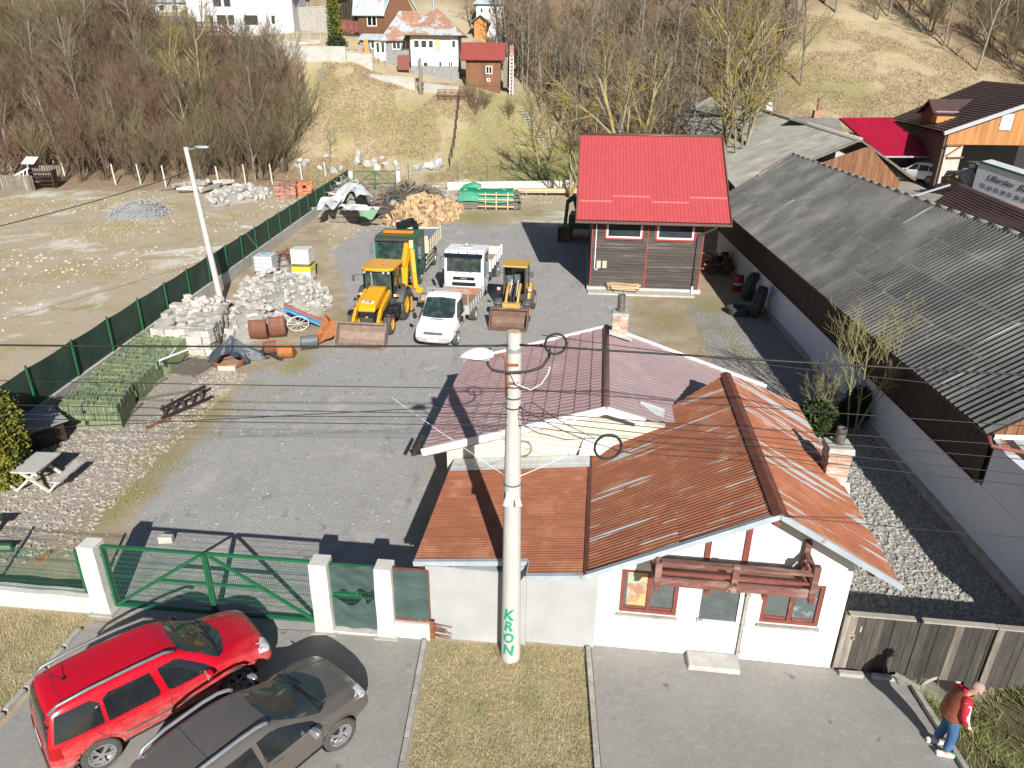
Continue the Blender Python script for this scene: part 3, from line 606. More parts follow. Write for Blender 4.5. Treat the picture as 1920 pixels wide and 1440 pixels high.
roof_sheets(r3, (rx, -1.35, rzz), (0, 1, 0), (-4.95, 0, -4.95 * k_), 34.65, SLn + .05, 1.0, lambda a, b: sheet_corr(a, b, .225, .095), m_fib, rows=4, lap=.14, jit=.02)
m_lich = mat('lichen_ridge_tile', (.34, .32, .28), .95, (.24, .23, .2), 8, .4, c3=(.5, .33, .07), sc3=4, lo3=.58, hi3=.64)
me = MB().tube([(0, 0, -.03), (0, .98, -.025)], [.115, .125], 7).mesh('ridge_tile', m_lich, True)
for i in range(35): link('ridge_tile', me, r3, (rx, -1.35 + i * .99, rzz + .03))
gut = MB()
for i in range(14):
    a = math.pi + math.pi * i / 13; b = math.pi + math.pi * (i + 1) / 13
    if i < 13: gut.add([(-.27 + .07 * math.cos(a), -1.4, 3.3 + .07 * math.sin(a)), (-.27 + .07 * math.cos(b), -1.4, 3.3 + .07 * math.sin(b)), (-.27 + .07 * math.cos(b), 33.3, 3.3 + .07 * math.sin(b)), (-.27 + .07 * math.cos(a), 33.3, 3.3 + .07 * math.sin(a))], [(0, 1, 2, 3)])
gut.build('gutter', m_ridge, shed)
MB().tube([(-.27, -1.35, 3.26), (-.2, -1.5, 3.02), (1.2, -1.9, 2.93)], .06, 8).build('downpipe', m_redtrim, shed, smooth=True)
# front end of the shed: boarded gable and a small metal roofed annex
gb = MB().box((0, 0, 0), (.26, .03, .7)).mesh('gable_board', m_brown)
for i in range(14):
    x = .2 + .28 * i; h = min(2.9, .25 + .62 * x); link('gable_board', MB().box((0, 0, 0), (.26, .03, h)).mesh('gable_board', m_brown), shed, (x, -1.05, 3.02 + h / 2))
ax = thing('annex', 'low annex at the near end of the long shed with a patchy rusty zinc roof', 'annex', SL, SRZ)
m_patch = rustroof('patchy_zinc_roof', .50, 2.2, .6, 1.1)
MB().slab([(.05, -1.15, 3.0), (.05, -8, 1.9), (6, -8, 1.9), (6, -1.15, 3.0)], -.05).build('roof_deck', m_dkwood, ax)
roof_sheets(ax, (.02, -1.12, 3.06), (1, 0, 0), (0, -6.9, -1.1), 6, 7, .5, lambda a, b: sheet_corr(a, b, .5, .025, trap=True), m_patch)
for c_ in ax.children:
    if c_.name.startswith('roof_sheet'): c_.rotation_euler
MB().box((2.4, -1.12, 3.1), (4.7, .03, .14)).build('flashing', m_wtrim, ax)

# ---------------------------------------------------------------- timber cabin with the red roof
CL = Vector((4.46, 40.19, 0)); CRZ = R(-4.9)
cab = thing('cabin', 'dark boarded cabin with a bright red metal tile roof and two white windows', 'cabin', CL, CRZ)
ops = [(.70, 2.88, 2.98, 4.1), (3.52, 5.74, 2.98, 4.1)]
w = MB(); wall_open(w, .04, 6.18, .2, 4.3, .03, .2, ops); w.box((.12, 5, 2.3), (.18, 9.6, 4.6)); w.box((6.1, 5, 2.3), (.18, 9.6, 4.6)); w.prism([(.2, 2.2), (4.3, 2.2), (4.3, 2.3), (.2, 2.3)], 0.1, .11, 'y')
w.add([(.03, .03, 4.3), (.03, 10, 4.3), (.03, 5, 7.6), (6.19, .03, 4.3), (6.19, 10, 4.3), (6.19, 5, 7.6)], [(0, 1, 2), (3, 5, 4)])
m_cabw = mat('charcoal_stained_boards', (.082, .068, .06), .8, (.054, .045, .04), 6, .35, st=(.18, 1, 2.2), rnd=.22, c3=(.16, .145, .13), sc3=2.2, lo3=.55, hi3=.7)
w.build('wall', m_cabw, cab)
for i in range(23):
    z = .22 + .18 * i
    for j, (a, b) in enumerate(((0, 3.1), (3.14, 6.2))):
        for (c0, c1) in ([(a, b)] if not (z > 2.85) else ([(a, ops[j][0]), (ops[j][1], b)])):
            MB().box(((c0 + c1) / 2, .0 + random.uniform(-.004, .004), z), (c1 - c0 - .01, .035, .165)).build('board', m_cabw, cab)
for s_, in ((.0,), (3.12,), (6.2,)): MB().box((s_, -.025, 2.1), (.05, .03, 4.0)).build('red_trim', m_redtrim2 if 'm_redtrim2' in globals() else mat('red_painted_trim', (.42, .05, .03), .6), cab)
mrt = mat('red_painted_trim', (.42, .05, .03), .6)
for a, b, c0, c1 in ops:
    ww = window(cab, a + .1, b - .1, 3.08, 4.0, -.03, m_whp, m_glass, 0, w=.09)
    f = MB().box(((a + b) / 2, -.02, 3.03), (b - a, .06, .09)).box((a + .05, -.02, 3.5), (.09, .06, 1.0)).box((b - .05, -.02, 3.5), (.09, .06, 1.0)); f.build('surround', mrt, ww)
MB().box((3.1, 5, .1), (6.5, 10.2, .24)).build('foundation', m_conc, cab)
MB().box((2.9, -.55, .03), (6.0, .8, .12)).build('foundation_ledge', m_conc, cab)
ez, rz2 = 4.15, 8.15
dk = MB().slab([(-.92, -.72, ez - .1), (7.45, -.72, ez - .1), (7.45, 5.1, rz2 - .1), (-.92, 5.1, rz2 - .1)], .12).slab([(-.92, 5.1, rz2 - .1), (7.45, 5.1, rz2 - .1), (7.45, 10.9, ez - .1), (-.92, 10.9, ez - .1)], .12)
r4 = dk.build('roof', m_dkwood, cab)
m_redr = mat('bright_red_metal_tile', (.44, .074, .078), .5, (.40, .064, .068), 3, .03, rnd=.02)
LC = math.hypot(5.8, 4.0)
roof_sheets(r4, (7.45, 5.1, rz2), (-1, 0, 0), (0, -5.8, -4.0), 8.37, LC, 1.1, lambda a, b: sheet_tile(a, b, .22, .03, .35, .022), m_redr, smooth=False)
roof_sheets(r4, (-.92, 5.1, rz2), (1, 0, 0), (0, 5.8, -4.0), 8.37, LC, 1.1, lambda a, b: sheet_tile(a, b, .22, .03, .35, .022), m_redr)
for x in (-.95, 7.48): MB().bar((x, -.76, ez - .02), (x, 5.1, rz2 - .0), .06, .22).build('verge_trim', m_ridge, r4)
MB().tube([(-.95, 5.1, rz2 + .04), (7.48, 5.1, rz2 + .04)], .09, 8).build('ridge_cap', m_ridge, r4, smooth=True)
MB().box((3.26, -.82, ez - .06), (8.5, .13, .13)).build('gutter', m_ridge, r4)
m_snow = mat('pale_red_snow_guard', (.55, .16, .15), .5)
for a, b, f in ((.15, 1.95, .80), (-1.0 + 2.95, 4.05, .74), (4.12, 6.2, .795), (6.22, 8.3, .735)):
    y = 5.1 - 5.8 * f; z = rz2 - 4.0 * f + .07
    MB().bar((a - .92, y, z), (b - .92, y, z), .05, .09).build('snow_guard', m_snow, r4)
MB().tube([(6.7, -.8, 4.05), (6.65, -.7, 3.9), (5.98, -.12, 3.4), (5.9, -.1, 3.2), (5.86, -.1, .4)], .055, 8).build('downpipe', m_ridge, cab, smooth=True)
MB().tube([(5.86, -.1, .42), (5.86, -.2, .1), (5.86, -.7, -.02)], .07, 8).build('drain_pipe', m_whp, cab, smooth=True)
mb_ = mat('beige_plastic', (.5, .46, .36), .5)
for x in (.45, .78): MB().box((x, -.1, 1.55), (.26, .16, .42)).build('meter_box', mb_, cab, bevel=.02)
MB().tube([(.22, -.06, 3.95), (.22, -.06, 1.3), (.32, -.06, 1.2), (.45, -.06, 1.32)], .03, 6).build('cable_conduit', m_whp, cab)
# ---------------------------------------------------------------- skin figures
def skin(name, verts, edges, rad, m, parent=None, sub=2, root=0, smooth=True, flat=None):
    me = bpy.data.meshes.new(name); me.from_pydata([Vector(v) for v in verts], edges, []); o = bpy.data.objects.new(name, me); col.objects.link(o)
    sk = o.modifiers.new('skin', 'SKIN'); sk.use_smooth_shade = True
    for i, d in enumerate(me.skin_vertices[0].data):
        r = rad[i]; d.radius = r if isinstance(r, tuple) else (r, r); d.use_root = (i == root)
    sb = o.modifiers.new('sub', 'SUBSURF'); sb.levels = sub; sb.render_levels = sub
    dg = bpy.context.evaluated_depsgraph_get(); nm = bpy.data.meshes.new_from_object(o.evaluated_get(dg)); bpy.data.objects.remove(o)
    o = bpy.data.objects.new(name, nm); col.objects.link(o); o.parent = parent; nm.materials.clear()
    for q in (m if isinstance(m, (list, tuple)) else [m]): nm.materials.append(q)
    return o
def text_mesh(s, size, depth=.002, bevel=0, shear=0, spacing=1.0, align='CENTER'):
    c = bpy.data.curves.new('lettering', 'FONT'); c.body = s; c.size = size; c.extrude = depth; c.align_x = align; c.align_y = 'CENTER'; c.shear = shear; c.space_character = spacing; c.offset = bevel
    o = bpy.data.objects.new('lettering', c); col.objects.link(o); dg = bpy.context.evaluated_depsgraph_get()
    me = bpy.data.meshes.new_from_object(o.evaluated_get(dg)); bpy.data.objects.remove(o); return me
def lettering(s, size, m, parent, mtx, name='lettering', **k):
    me = text_mesh(s, size, **k); me.materials.clear(); me.materials.append(m); o = bpy.data.objects.new(name, me); col.objects.link(o); o.parent = parent; o.matrix_basis = mtx; return o

# ---------------------------------------------------------------- front boundary
GL = Vector((-9.51, 12.97, 0)); GRZ = R(-5.6)
m_pil = mat('pale_cast_concrete', (.60, .585, .54), .9, (.52, .50, .45), 4, .3, c3=(.42, .40, .35), sc3=1.5, lo3=.6, hi3=.8)
def pillar(lab, s, w=.42, h=1.9):
    t = thing('gate_pillar', lab, 'pillar', GL + Matrix.Rotation(GRZ, 3, 'Z') @ Vector((s, .18, 0)), GRZ, 'concrete gate pillars')
    m = MB(); k = 8
    def f(u, v):
        a = [(-1, -1), (1, -1), (1, 1), (-1, 1), (-1, -1)][int(round(u * 4))]; tp = 1 - .06 * v
        return (a[0] * w / 2 * tp + .006 * math.sin(9 * v + a[0]), a[1] * w / 2 * tp, v * h)
    m.grid(f, 4, k); m.box((0, 0, h), (w * .95, w * .95, .02)); m.build('shaft', m_pil, t, bevel=.012)
    MB().box((0, 0, .01), (w + .16, w + .16, .08)).build('footing', m_concd, t); return t
pillar('white concrete pillar left of the green double gate', -.02); pillar('white concrete pillar between the double gate and the torn tarp gate', 5.34); pillar('white concrete pillar right of the torn tarp gate', 6.78, .40)
lw_ = thing('low_wall', 'low pale concrete wall topped by green wire mesh at the left edge', 'wall', GL, GRZ)
mb = MB()
mb.grid(lambda u, v: (lerp(-8, -.24, u), [(.0), (-.0), (.28), (.28)][int(round(v * 3))], [(-.1), (.47), (.47), (-.1)][int(round(v * 3))] + (.012 * math.sin(u * 37) if 0 < v < 1 else 0)), 30, 3)
mb.build('wall', m_pil, lw_)
def wiremesh(parent, x0, x1, z0, z1, y=0, dx=.05, dz=.2, name='wire_mesh', r=.0028, kinks=True, m=None):
    mb = MB(); n = int((x1 - x0) / dx)
    for i in range(n + 1): x = x0 + (x1 - x0) * i / n; mb.bar((x, y, z0), (x, y, z1), r * 2, r * 2)
    k = max(1, int((z1 - z0) / dz))
    for i in range(k + 1):
        z = z0 + (z1 - z0) * i / k
        for q in ((0, .03, -.03) if kinks and i in (0, k // 2, k) else (0,)): mb.bar((x0, y, z + q), (x1, y, z + q), r * 2.2, r * 2.2)
    o = mb.build(name, m or m_wire, parent); o['kind'] = 'stuff'; return o
wiremesh(lw_, -8, -.3, .47, 1.62, .14)
for x in (-.42, -3.1, -5.6): MB().box((x, .17, 1.05), (.06, .06, 1.25)).build('post', m_green, lw_)
# double gate
gt = thing('double_gate', 'green steel double gate with wire mesh between the concrete pillars', 'gate', GL + Matrix.Rotation(GRZ, 3, 'Z') @ Vector((0, .18, 0)), GRZ)
for a, b, lab in ((.24, 2.64, -1), (2.70, 5.10, 1)):
    lf = MB(); z0, z1 = .16, 1.84; w_ = .06
    lf.bar((a, 0, z0), (b, 0, z0), w_).bar((a, 0, z1), (b, 0, z1), w_).bar((a, 0, z0), (a, 0, z1), w_).bar((b, 0, z0), (b, 0, z1), w_)
    inn, out = (b, a) if lab == -1 else (a, b); lf.bar((out, 0, z0), (inn, 0, z1), w_)
    lf.bar((lerp(out, inn, .5), 0, 1.0), (inn, 0, 1.0), w_ * .9); leaf_ = lf.build('gate_leaf', m_green, gt)
    wiremesh(leaf_, a + .03, b - .03, z0, z1, .035, .052, .14, r=.0026)
    for z in (.45, 1.6): MB().box((out - lab * -.05 * 1, 0, z), (.1, .05, .06)).build('hinge', m_dksteel, leaf_)
MB().box((2.67, -.045, 1.0), (.05, .03, 1.7)).build('centre_latch', m_green, gt)
m_tarp = mat('dark_green_tarp', (.045, .075, .068), .4, (.07, .105, .098), 2.5, .35, bd=.03, st=(.4, 1, 2))
# torn tarp gate
tg = thing('pedestrian_gate', 'narrow gate covered with a torn dark green tarpaulin', 'gate', GL + Matrix.Rotation(GRZ, 3, 'Z') @ Vector((0, .14, 0)), GRZ)
MB().bar((5.58, 0, .16), (6.55, 0, .16), .05).bar((5.58, 0, 1.86), (6.55, 0, 1.86), .05).bar((5.58, 0, .16), (5.58, 0, 1.86), .05).bar((6.55, 0, .16), (6.55, 0, 1.86), .05).bar((5.6, 0, 1.05), (6.2, 0, 1.05), .05).bar((6.0, 0, 1.3), (6.3, 0, .9), .05).build('frame', m_green, tg)
wiremesh(tg, 5.6, 6.53, .2, 1.84, .03, .05, .14)
def tarp(parent, lo, hi, y=-.05):
    mb = MB(); mb.grid(lambda u, v: (lerp(5.58, 6.57, u), y + .022 * math.sin(u * 11 + v * 5) * math.sin(v * 7 + 1), lerp(lo(u), hi(u), v)), 22, 14); o = mb.build('tarpaulin', m_tarp, parent, smooth=True); return o
tarp(tg, lambda u: 1.16 + .10 * u - .05 * math.sin(u * 17), lambda u: 1.88)
tarp(tg, lambda u: .14, lambda u: 1.04 - .26 * math.sin(min(u * 1.35, 1) * math.pi) ** 1.3 if u < .75 else .80 + (u - .75) * 1.1)
MB().box((6.07, .02, .04), (1.1, .32, .1)).build('threshold', m_conc, tg)
fp = thing('tarp_fence_panel', 'fence panel covered with dark green tarpaulin on a low plinth beside the grey wall', 'fence', GL + Matrix.Rotation(GRZ, 3, 'Z') @ Vector((0, .14, 0)), GRZ)
MB().grid(lambda u, v: (lerp(6.98, 7.76, u), -.04 + .015 * math.sin(u * 8 + v * 2), lerp(.5, 1.87, v)), 16, 16).build('tarpaulin', m_tarp, fp, smooth=True)
MB().bar((6.98, 0, 1.86), (7.76, 0, 1.86), .05).bar((7.76, 0, .4), (7.76, 0, 1.86), .04).bar((6.96, -.03, .5), (7.85, -.03, .5), .04, .06).build('frame', m_redtrim, fp)
MB().box((7.35, .04, .18), (.82, .3, .56)).build('plinth', m_pil, fp)
rb = MB(); rb.box((7.80, -.02, .28), (.12, .1, .5))
for i in range(9): z = .1 + .045 * i; rb.bar((7.7, -.03, z), (7.95 + random.random() * .35, -.1, z + random.uniform(-.06, .06)), .012)
rb.bar((7.76, -.06, .1), (7.8, -.08, .85), .01).build('rebar', m_rust, fp)
# ---------------------------------------------------------------- utility pole
PX, PYy = .03, 11.80
m_pole = mat('spun_concrete_pole', (.48, .47, .44), .85, (.43, .42, .39), 3, .25, st=(2, 2, .35), c3=(.42, .40, .36), sc3=1.4, lo3=.6, hi3=.8)
pole = thing('utility_pole', 'tall tapered concrete pole with green graffiti in front of the grey wall', 'pole', (PX, PYy, 0))
PH = 7.55
mb = MB(); mb.lathe([(.215 - .085 * i / 12, PH * i / 12 - .0) for i in range(13)], 28); mb.tube([(0, 0, -.3), (0, 0, .0)], .215, 28); mb.build('shaft', m_pole, pole, smooth=True)
m_lich2 = mat('lichen_covered_concrete', (.5, .47, .40), .95, (.46, .25, .05), 18, .3, lo=.46, hi=.54)
MB().lathe([(.131, PH - .28), (.129, PH - .02), (.10, PH + .01), (0, PH + .012)], 28).build('pole_top', m_lich2, pole, smooth=True, auto=True)
MB().lathe([(.142, PH - .36), (.145, PH - .35), (.145, PH - .28), (.14, PH - .27)], 24).build('steel_band', m_steel, pole)
for z in (6.53, 6.30, 6.1, 4.46): r_ = .215 - .085 * z / PH + .006; MB().lathe([(r_, z - .015), (r_ + .004, z), (r_, z + .015)], 24).build('cable_clamp', m_dksteel, pole)
for z in (6.98, 6.62): MB().box((-.02, -.15, z), (.2, .02, .045)).build('rust_strap', m_rust, pole)
for q, x in ((0, -.09), (1, .09)):
    MB().tube([(x, -.2, 4.23), (x * 1.4, -.3, 4.1)], [.05, .07], 8).build('spotlight', m_whp, pole)
MB().box((0, -.2, 4.28), (.24, .05, .14)).build('spotlight_box', m_whp, pole)
# graffiti wrapped round the shaft
m_gra = mat('green_spray_paint', (.02, .36, .21), .6, (.02, .28, .17), 9, 0)
for ch_, z, sz, zz in (('K', 1.32, .34, 0), ('R', 1.02, .31, 0), ('O', .70, .29, 0), ('N', .36, .32, 0)):
    me = text_mesh(ch_, sz, 0, .012); bm = bmesh.new(); bm.from_mesh(me); bmesh.ops.subdivide_edges(bm, edges=[e for e in bm.edges if e.calc_length() > .05], cuts=2)
    bmesh.ops.triangulate(bm, faces=bm.faces[:])
    for v in bm.verts:
        a, h = v.co.x + v.co.y * .15, v.co.y * 1.15
        zc = z + h; rr = .215 - .085 * zc / PH + .004; th_ = -math.pi / 2 + (a + random.uniform(-.006, .006)) / rr - .25
        v.co = Vector((rr * math.cos(th_), rr * math.sin(th_), zc))
    bm.to_mesh(me); bm.free(); me.materials.clear(); me.materials.append(m_gra); o = bpy.data.objects.new('graffiti_letter', me); col.objects.link(o); o.parent = pole
# lamp
lamp = MB(); lamp.tube([(-.13, -.1, 6.35), (-.14, -.1, 7.05), (-.2, -.12, 7.16), (-.42, -.22, 7.19)], .025, 8).build('lamp_bracket', m_rust, pole, smooth=True)
lh = MB(); lh.grid(lambda u, v: (-.36 - .58 * u, -.26 + (.14 * math.sin(math.pi * min(1, max(.02, u)) ** .8) + .03) * math.cos(math.pi * v) * -1, 7.2 + .15 * math.sin(math.pi * min(1, .12 + u * .88)) ** .7 * math.sin(math.pi * v) - .02 * u), 16, 12)
lh.build('lamp_head', m_whp, pole, smooth=True)
MB().tube([(-.42, -.26, 7.17), (-.9, -.26, 7.15)], [.08, .05], 8).build('lamp_lens', mat('frosted_lens', (.4, .42, .4), .3), pole, smooth=True)
# rusty crossbar, insulators, fuse box and loose leads
MB().bar((.12, -.02, 7.3), (.5, -.05, 7.33), .03).build('anchor_rod', m_rust, pole); MB().bar((-.12, -.05, 7.33), (-.35, -.08, 7.31), .03).build('anchor_rod', m_rust, pole)
mb = MB(); mb.tube([(-.42, -.1, 7.28), (-.48, -.12, 7.15), (-.46, -.15, 6.98), (-.38, -.2, 6.9), (-.1, -.22, 6.86), (.25, -.2, 6.88), (.5, -.15, 6.95), (.62, -.1, 7.12), (.63, -.1, 7.28)], .025, 6); mb.build('jumper_cable', m_cable, pole, smooth=True)
def coil(parent_loc, rad, lab, n=5, tilt=0, th=.022, r0=.012):
    t = MB(); rr = random.Random(5)
    for i in range(n):
        r_ = rad * rr.uniform(.93, 1.03); ph = rr.uniform(-.1, .1); t.tube([(r_ * math.cos(a), ph * .1 + rr.uniform(-.003, .003), r_ * math.sin(a)) for a in [2 * math.pi * k / 28 for k in range(29)]], r0, 5)
    o = t.build('cable_coil', m_cable, None, smooth=True, loc=parent_loc); o.rotation_euler = (tilt, 0, .1); return tag(o, lab, 'coil')
coil(PY(1042, 645, 11.5), .19, 'upper black cable coil hanging from the thick cable right of the pole')
coil(PY(1140, 838, 10.8), .24, 'thick black coil of spare cable hanging over the rusty roof', 9)
wn_ = [0]
def wire(a, b, lab, sag=.25, r=.008, m=m_cable, n=18, ext=0, cat='cable'):
    a, b = Vector(a), Vector(b)
    if ext: b = a + (b - a) * ext; 
    pts = [a.lerp(b, i / n) - Vector((0, 0, sag * 4 * (i / n) * (1 - i / n))) for i in range(n + 1)]
    o = MB().tube(pts, r, 5).build('overhead_wire', m, None, smooth=True); wn_[0] += 1; return tag(o, lab, cat, 'overhead wires at the concrete pole')
def att(y, dx=0): return Vector((PX + dx, PYy - .16, PY(955, y, PYy).z))
T1 = Vector((PX - .1, PYy - .1, 7.33)); T2 = Vector((PX + .1, PYy - .1, 7.35))
wire(T1, PY(0, 643, 12.2), 'thickest black cable running from the pole top to the left edge', 0.05, .019, ext=1.5)
wire(T2, PY(1920, 700, 10.9), 'thickest black cable running from the pole top to the right edge', .03, .019, ext=1.5)
for y0, y1, l_ in ((722, 712, 'topmost of the thin wires left of the pole'), (750, 805, 'thin wire left of the pole dropping to the lowest place at the left edge'), (770, 757, 'second thin wire left of the pole, crossing the tile stacks'), (775, 775, 'third thin wire left of the pole, crossing the tile stacks'), (790, 783, 'thin wire left of the pole ending near the yellow green bush')):
    wire(att(y0, -.1), PY(0, y1, 12.0), l_, .02, .008, ext=1.5)
for y0, y1, l_ in ((722, 795, 'topmost thin wire right of the pole, crossing the plum roof'), (765, 832, 'second thin wire from the top right of the pole'), (770, 858, 'third thin wire from the top right of the pole'), (778, 886, 'fourth thin wire right of the pole, crossing the rusty roof'), (790, 907, 'lowest long thin wire right of the pole, crossing the brick chimney')):
    wire(att(y0, .1), PY(1920, y1, 10.6), l_, .04, .008, ext=1.5)
wire(PY(1015, 628, 11.7), PY(1920, 727, 10.6), 'slack thin wire just below the thick cable on the right', .1, .007, ext=1.4)
wire(PY(1470, 968, 11.0), PY(1920, 1006, 10), 'thin wire leaving the gable peak of the rusty roof towards the right', .03, .007, ext=1.5)
wire(att(885, .12), PY(1100, 835, 12.6), 'white wire from the pole across the rusty roof', .02, .008, m_whp, cat='wire')
wire(att(885, -.12), PY(800, 790, 12.0), 'white wire from the pole down towards the plum roof edge', .02, .004, m_steel, ext=1.5)
wire(att(755, .1), PY(1185, 850, 11), 'short drooping lead from the pole to the cable coil', .12, .009)
mb = MB().tube([PY(*p) for p in ((985, 757, 11.4), (978, 775, 11.4), (985, 800, 11.3), (1010, 812, 11.2), (1060, 824, 11.1), (1115, 822, 10.9), (1060, 795, 11.1), (1020, 770, 11.3), (1000, 755, 11.4), (985, 757, 11.4))], .009, 5).build('loose_cable_loop', m_cable, smooth=True); tag(mb, 'loose loop of black cable drooping right of the pole', 'cable')
mb = MB().tube([PY(*p) for p in ((957, 697, 11.6), (968, 720, 11.55), (995, 731, 11.5), (1015, 720, 11.5), (1028, 700, 11.5), (1031, 688, 11.5))], .009, 5).build('loose_white_cable', m_whp, smooth=True); tag(mb, 'white cable end curling off the pole over the plum roof', 'cable')

# ---------------------------------------------------------------- wooden gate and fence on the right
WL = Vector((6.99, 11.57, 0)); WRZ = R(-6.66)
def plank_fence(lab, s0, s1, h, cat, n, extra=None):
    t = thing('plank_fence' if cat == 'fence' else 'wooden_gate', lab, cat, WL, WRZ); x = s0
    ws = [random.uniform(.14, .2) for _ in range(n)]; k = (s1 - s0) / sum(ws)
    for i, w_ in enumerate(ws):
        w_ *= k; hh = h + random.uniform(-.02, .02); zb = -.0 if x < 1.5 else (-.25 if (x > 1.9 and x < 3.2) else -.1)
        if 1.85 < x + w_ / 2 < 2.75: zb = -.03
        MB().box((x + w_ / 2, random.uniform(-.008, .008), (hh + zb) / 2 + .0), (w_ - .008, .028, hh - zb)).build('plank', m_wood2 if random.random() < .93 else m_wood, t); x += w_
    for z in (.35, h - .3): MB().box(((s0 + s1) / 2, .045, z), (s1 - s0, .06, .09)).build('cross_rail', m_wood, t)
    return t
m_wood2 = mat('dark_weathered_plank', (.068, .060, .05), .85, (.038, .033, .027), 8, .4, rnd=.35, st=(3, 3, .25), c3=(.15, .132, .108), sc3=2, lo3=.55, hi3=.75)
m_capb = mat('lichen_spotted_board', (.40, .37, .31), .9, (.30, .28, .24), 5, .3, c3=(.46, .28, .05), sc3=5, lo3=.62, hi3=.68, st=(.6, 1, 1))
g1 = plank_fence('weathered wooden gate with a small handle attached to the white house corner', .13, 1.48, 1.46, 'gate', 8)
MB().box((.72, .0, 1.52), (1.3, .14, .03)).build('cap_board', m_capb, g1); MB().box((.06, 0, .74), (.12, .05, 1.5)).build('gate_post', m_wood, g1)
MB().box((.36, -.025, 1.15), (.04, .02, .14)).build('handle', m_steel, g1); MB().box((.2, -.03, .98), (.16, .03, .03)).build('bolt', m_steel, g1)
MB().box((.26, -.04, .9), (.05, .03, .07)).build('padlock', mat('orange_brass', (.6, .2, .05), .4), g1)
g2 = plank_fence('weathered plank fence with a lichen spotted top board behind the person', 1.5, 6.5, 1.45, 'fence', 30)
for a, b in ((1.52, 2.95), (2.97, 4.6), (4.62, 6.5)): MB().box(((a + b) / 2, 0, 1.50 + random.uniform(-.01, .01)), (b - a, .14, .03)).build('cap_board', m_capb, g2)
MB().box((3.02, -.05, .66), (.13, .04, 1.62), m=Matrix.Rotation(.0, 3, 'Y')).build('batten', m_wood, g2)
# culvert pipe under the fence
cu = MB(); cc = Vector((9.28, 11.33, -.42)); oR, iR = .50, .42
prof_ = [(iR, 0), (iR, 1.2), (iR * .02, 1.21)]
cu.lathe([(iR, 1.4), (iR, -.02), (oR, -.02), (oR, 1.4)], 28, tuple(cc), 'y')
c_ = cu.build('culvert_pipe', m_concd, None, smooth=True, auto=True); tag(c_, 'mouth of a round concrete drain pipe under the plank fence beside the person', 'pipe')
bank = MB().prism([(8.45, -.9), (8.8, -.9), (8.8, .03), (8.45, .03)], 11.42, 11.5, 'y').prism([(9.76, -.9), (12.4, -.9), (12.4, .03), (9.76, .03)], 11.42, 11.5, 'y').build('bank', mat('earth_bank', (.16, .13, .09), .95, (.09, .075, .05), 6, .5)); tag(bank, kind='structure')

# ---------------------------------------------------------------- person at the ditch
per = thing('person', 'person in a brown vest, red striped sleeves and jeans looking down into the ditch', 'person', (8.22, 9.56, .03), R(-12))
m_skin = mat('skin_tone', (.52, .30, .22), .6, (.46, .25, .18), 9, .05); m_hair = mat('cropped_grey_hair', (.32, .24, .2), .9, (.42, .29, .23), 30, .3)
m_jean = mat('blue_denim', (.055, .145, .30), .9, (.035, .095, .21), 7, .4, bd=.02, c3=(.10, .21, .38), sc3=3); m_vest = mat('rust_brown_quilted_vest', (.30, .085, .042), .75, (.22, .06, .03), 6, .5, bd=.03, st=(1, 1, 2.5))
m_redj = mat('red_sleeve_cloth', (.50, .010, .03), .75, (.40, .008, .022), 6, .3); m_shoe = mat('white_shoe_leather', (.75, .75, .72), .6); m_shoeg = mat('green_shoe_toe', (.08, .45, .2), .6)
# x forward (towards the ditch), y left, z up; feet apart
L_, R_ = .15, -.13
bv = [(0, 0, .93), (.0, 0, 1.08), (.03, 0, 1.25), (.07, 0, 1.40), (.13, 0, 1.48), (.19, 0, 1.54), (.255, 0, 1.60), (.28, 0, 1.675),
      (-.0, .10, .88), (.03, .13, .50), (-.06, L_, .10), (.06, L_, .04), (0, -.10, .88), (.05, -.12, .50), (.03, R_, .10), (.14, R_, .04),
      (.07, .20, 1.40), (.06, .27, 1.13), (.20, .25, .93), (.07, -.20, 1.40), (.05, -.285, 1.13), (.19, -.27, .93)]
be = [(0, 1), (1, 2), (2, 3), (3, 4), (4, 5), (5, 6), (6, 7), (0, 8), (8, 9), (9, 10), (10, 11), (0, 12), (12, 13), (13, 14), (14, 15), (3, 16), (16, 17), (17, 18), (3, 19), (19, 20), (20, 21)]
brd_ = [(.13, .16), .15, .15, .12,   .06, .07, .105, .085, .09, .065, .045, .035, .09, .065, .045, .035, .06, .045, .03, .06, .045, .03]
body = skin('body', bv, be, brd_, m_skin, per, 2, 0)
MBh = MB(); MBh.grid(lambda u, v: (.245 + .112 * math.cos(2 * math.pi * u) * math.cos(v * 1.45), .098 * math.sin(2 * math.pi * u) * math.cos(v * 1.45), 1.655 + .105 * math.sin(v * 1.45)), 20, 8); MBh.build('hair', m_hair, per, smooth=True)
MB().rock((.375, 0, 1.59), (.05, .035, .05), 3, False).build('nose', m_skin, per, smooth=True)
for s_ in (-1, 1): MB().rock((.255, s_ * .102, 1.61), (.045, .02, .065), 4 + s_, False).build('ear', m_skin, per, smooth=True); MB().rock((.356, s_ * .036, 1.615), (.014, .026, .012), 5, False).build('eye', m_black, per)
MB().box((.352, 0, 1.555), (.012, .045, .01)).build('mouth', m_redtrim, per)
skin('jeans', [(0, 0, .96), (.0, .10, .88), (.04, .13, .5), (-.05, L_, .11), (0, -.10, .88), (.065, -.12, .5), (.04, R_, .11)], [(0, 1), (1, 2), (2, 3), (0, 4), (4, 5), (5, 6)], [(.13, .15), .115, .092, .075, .118, .092, .075], m_jean, per, 2, 0)
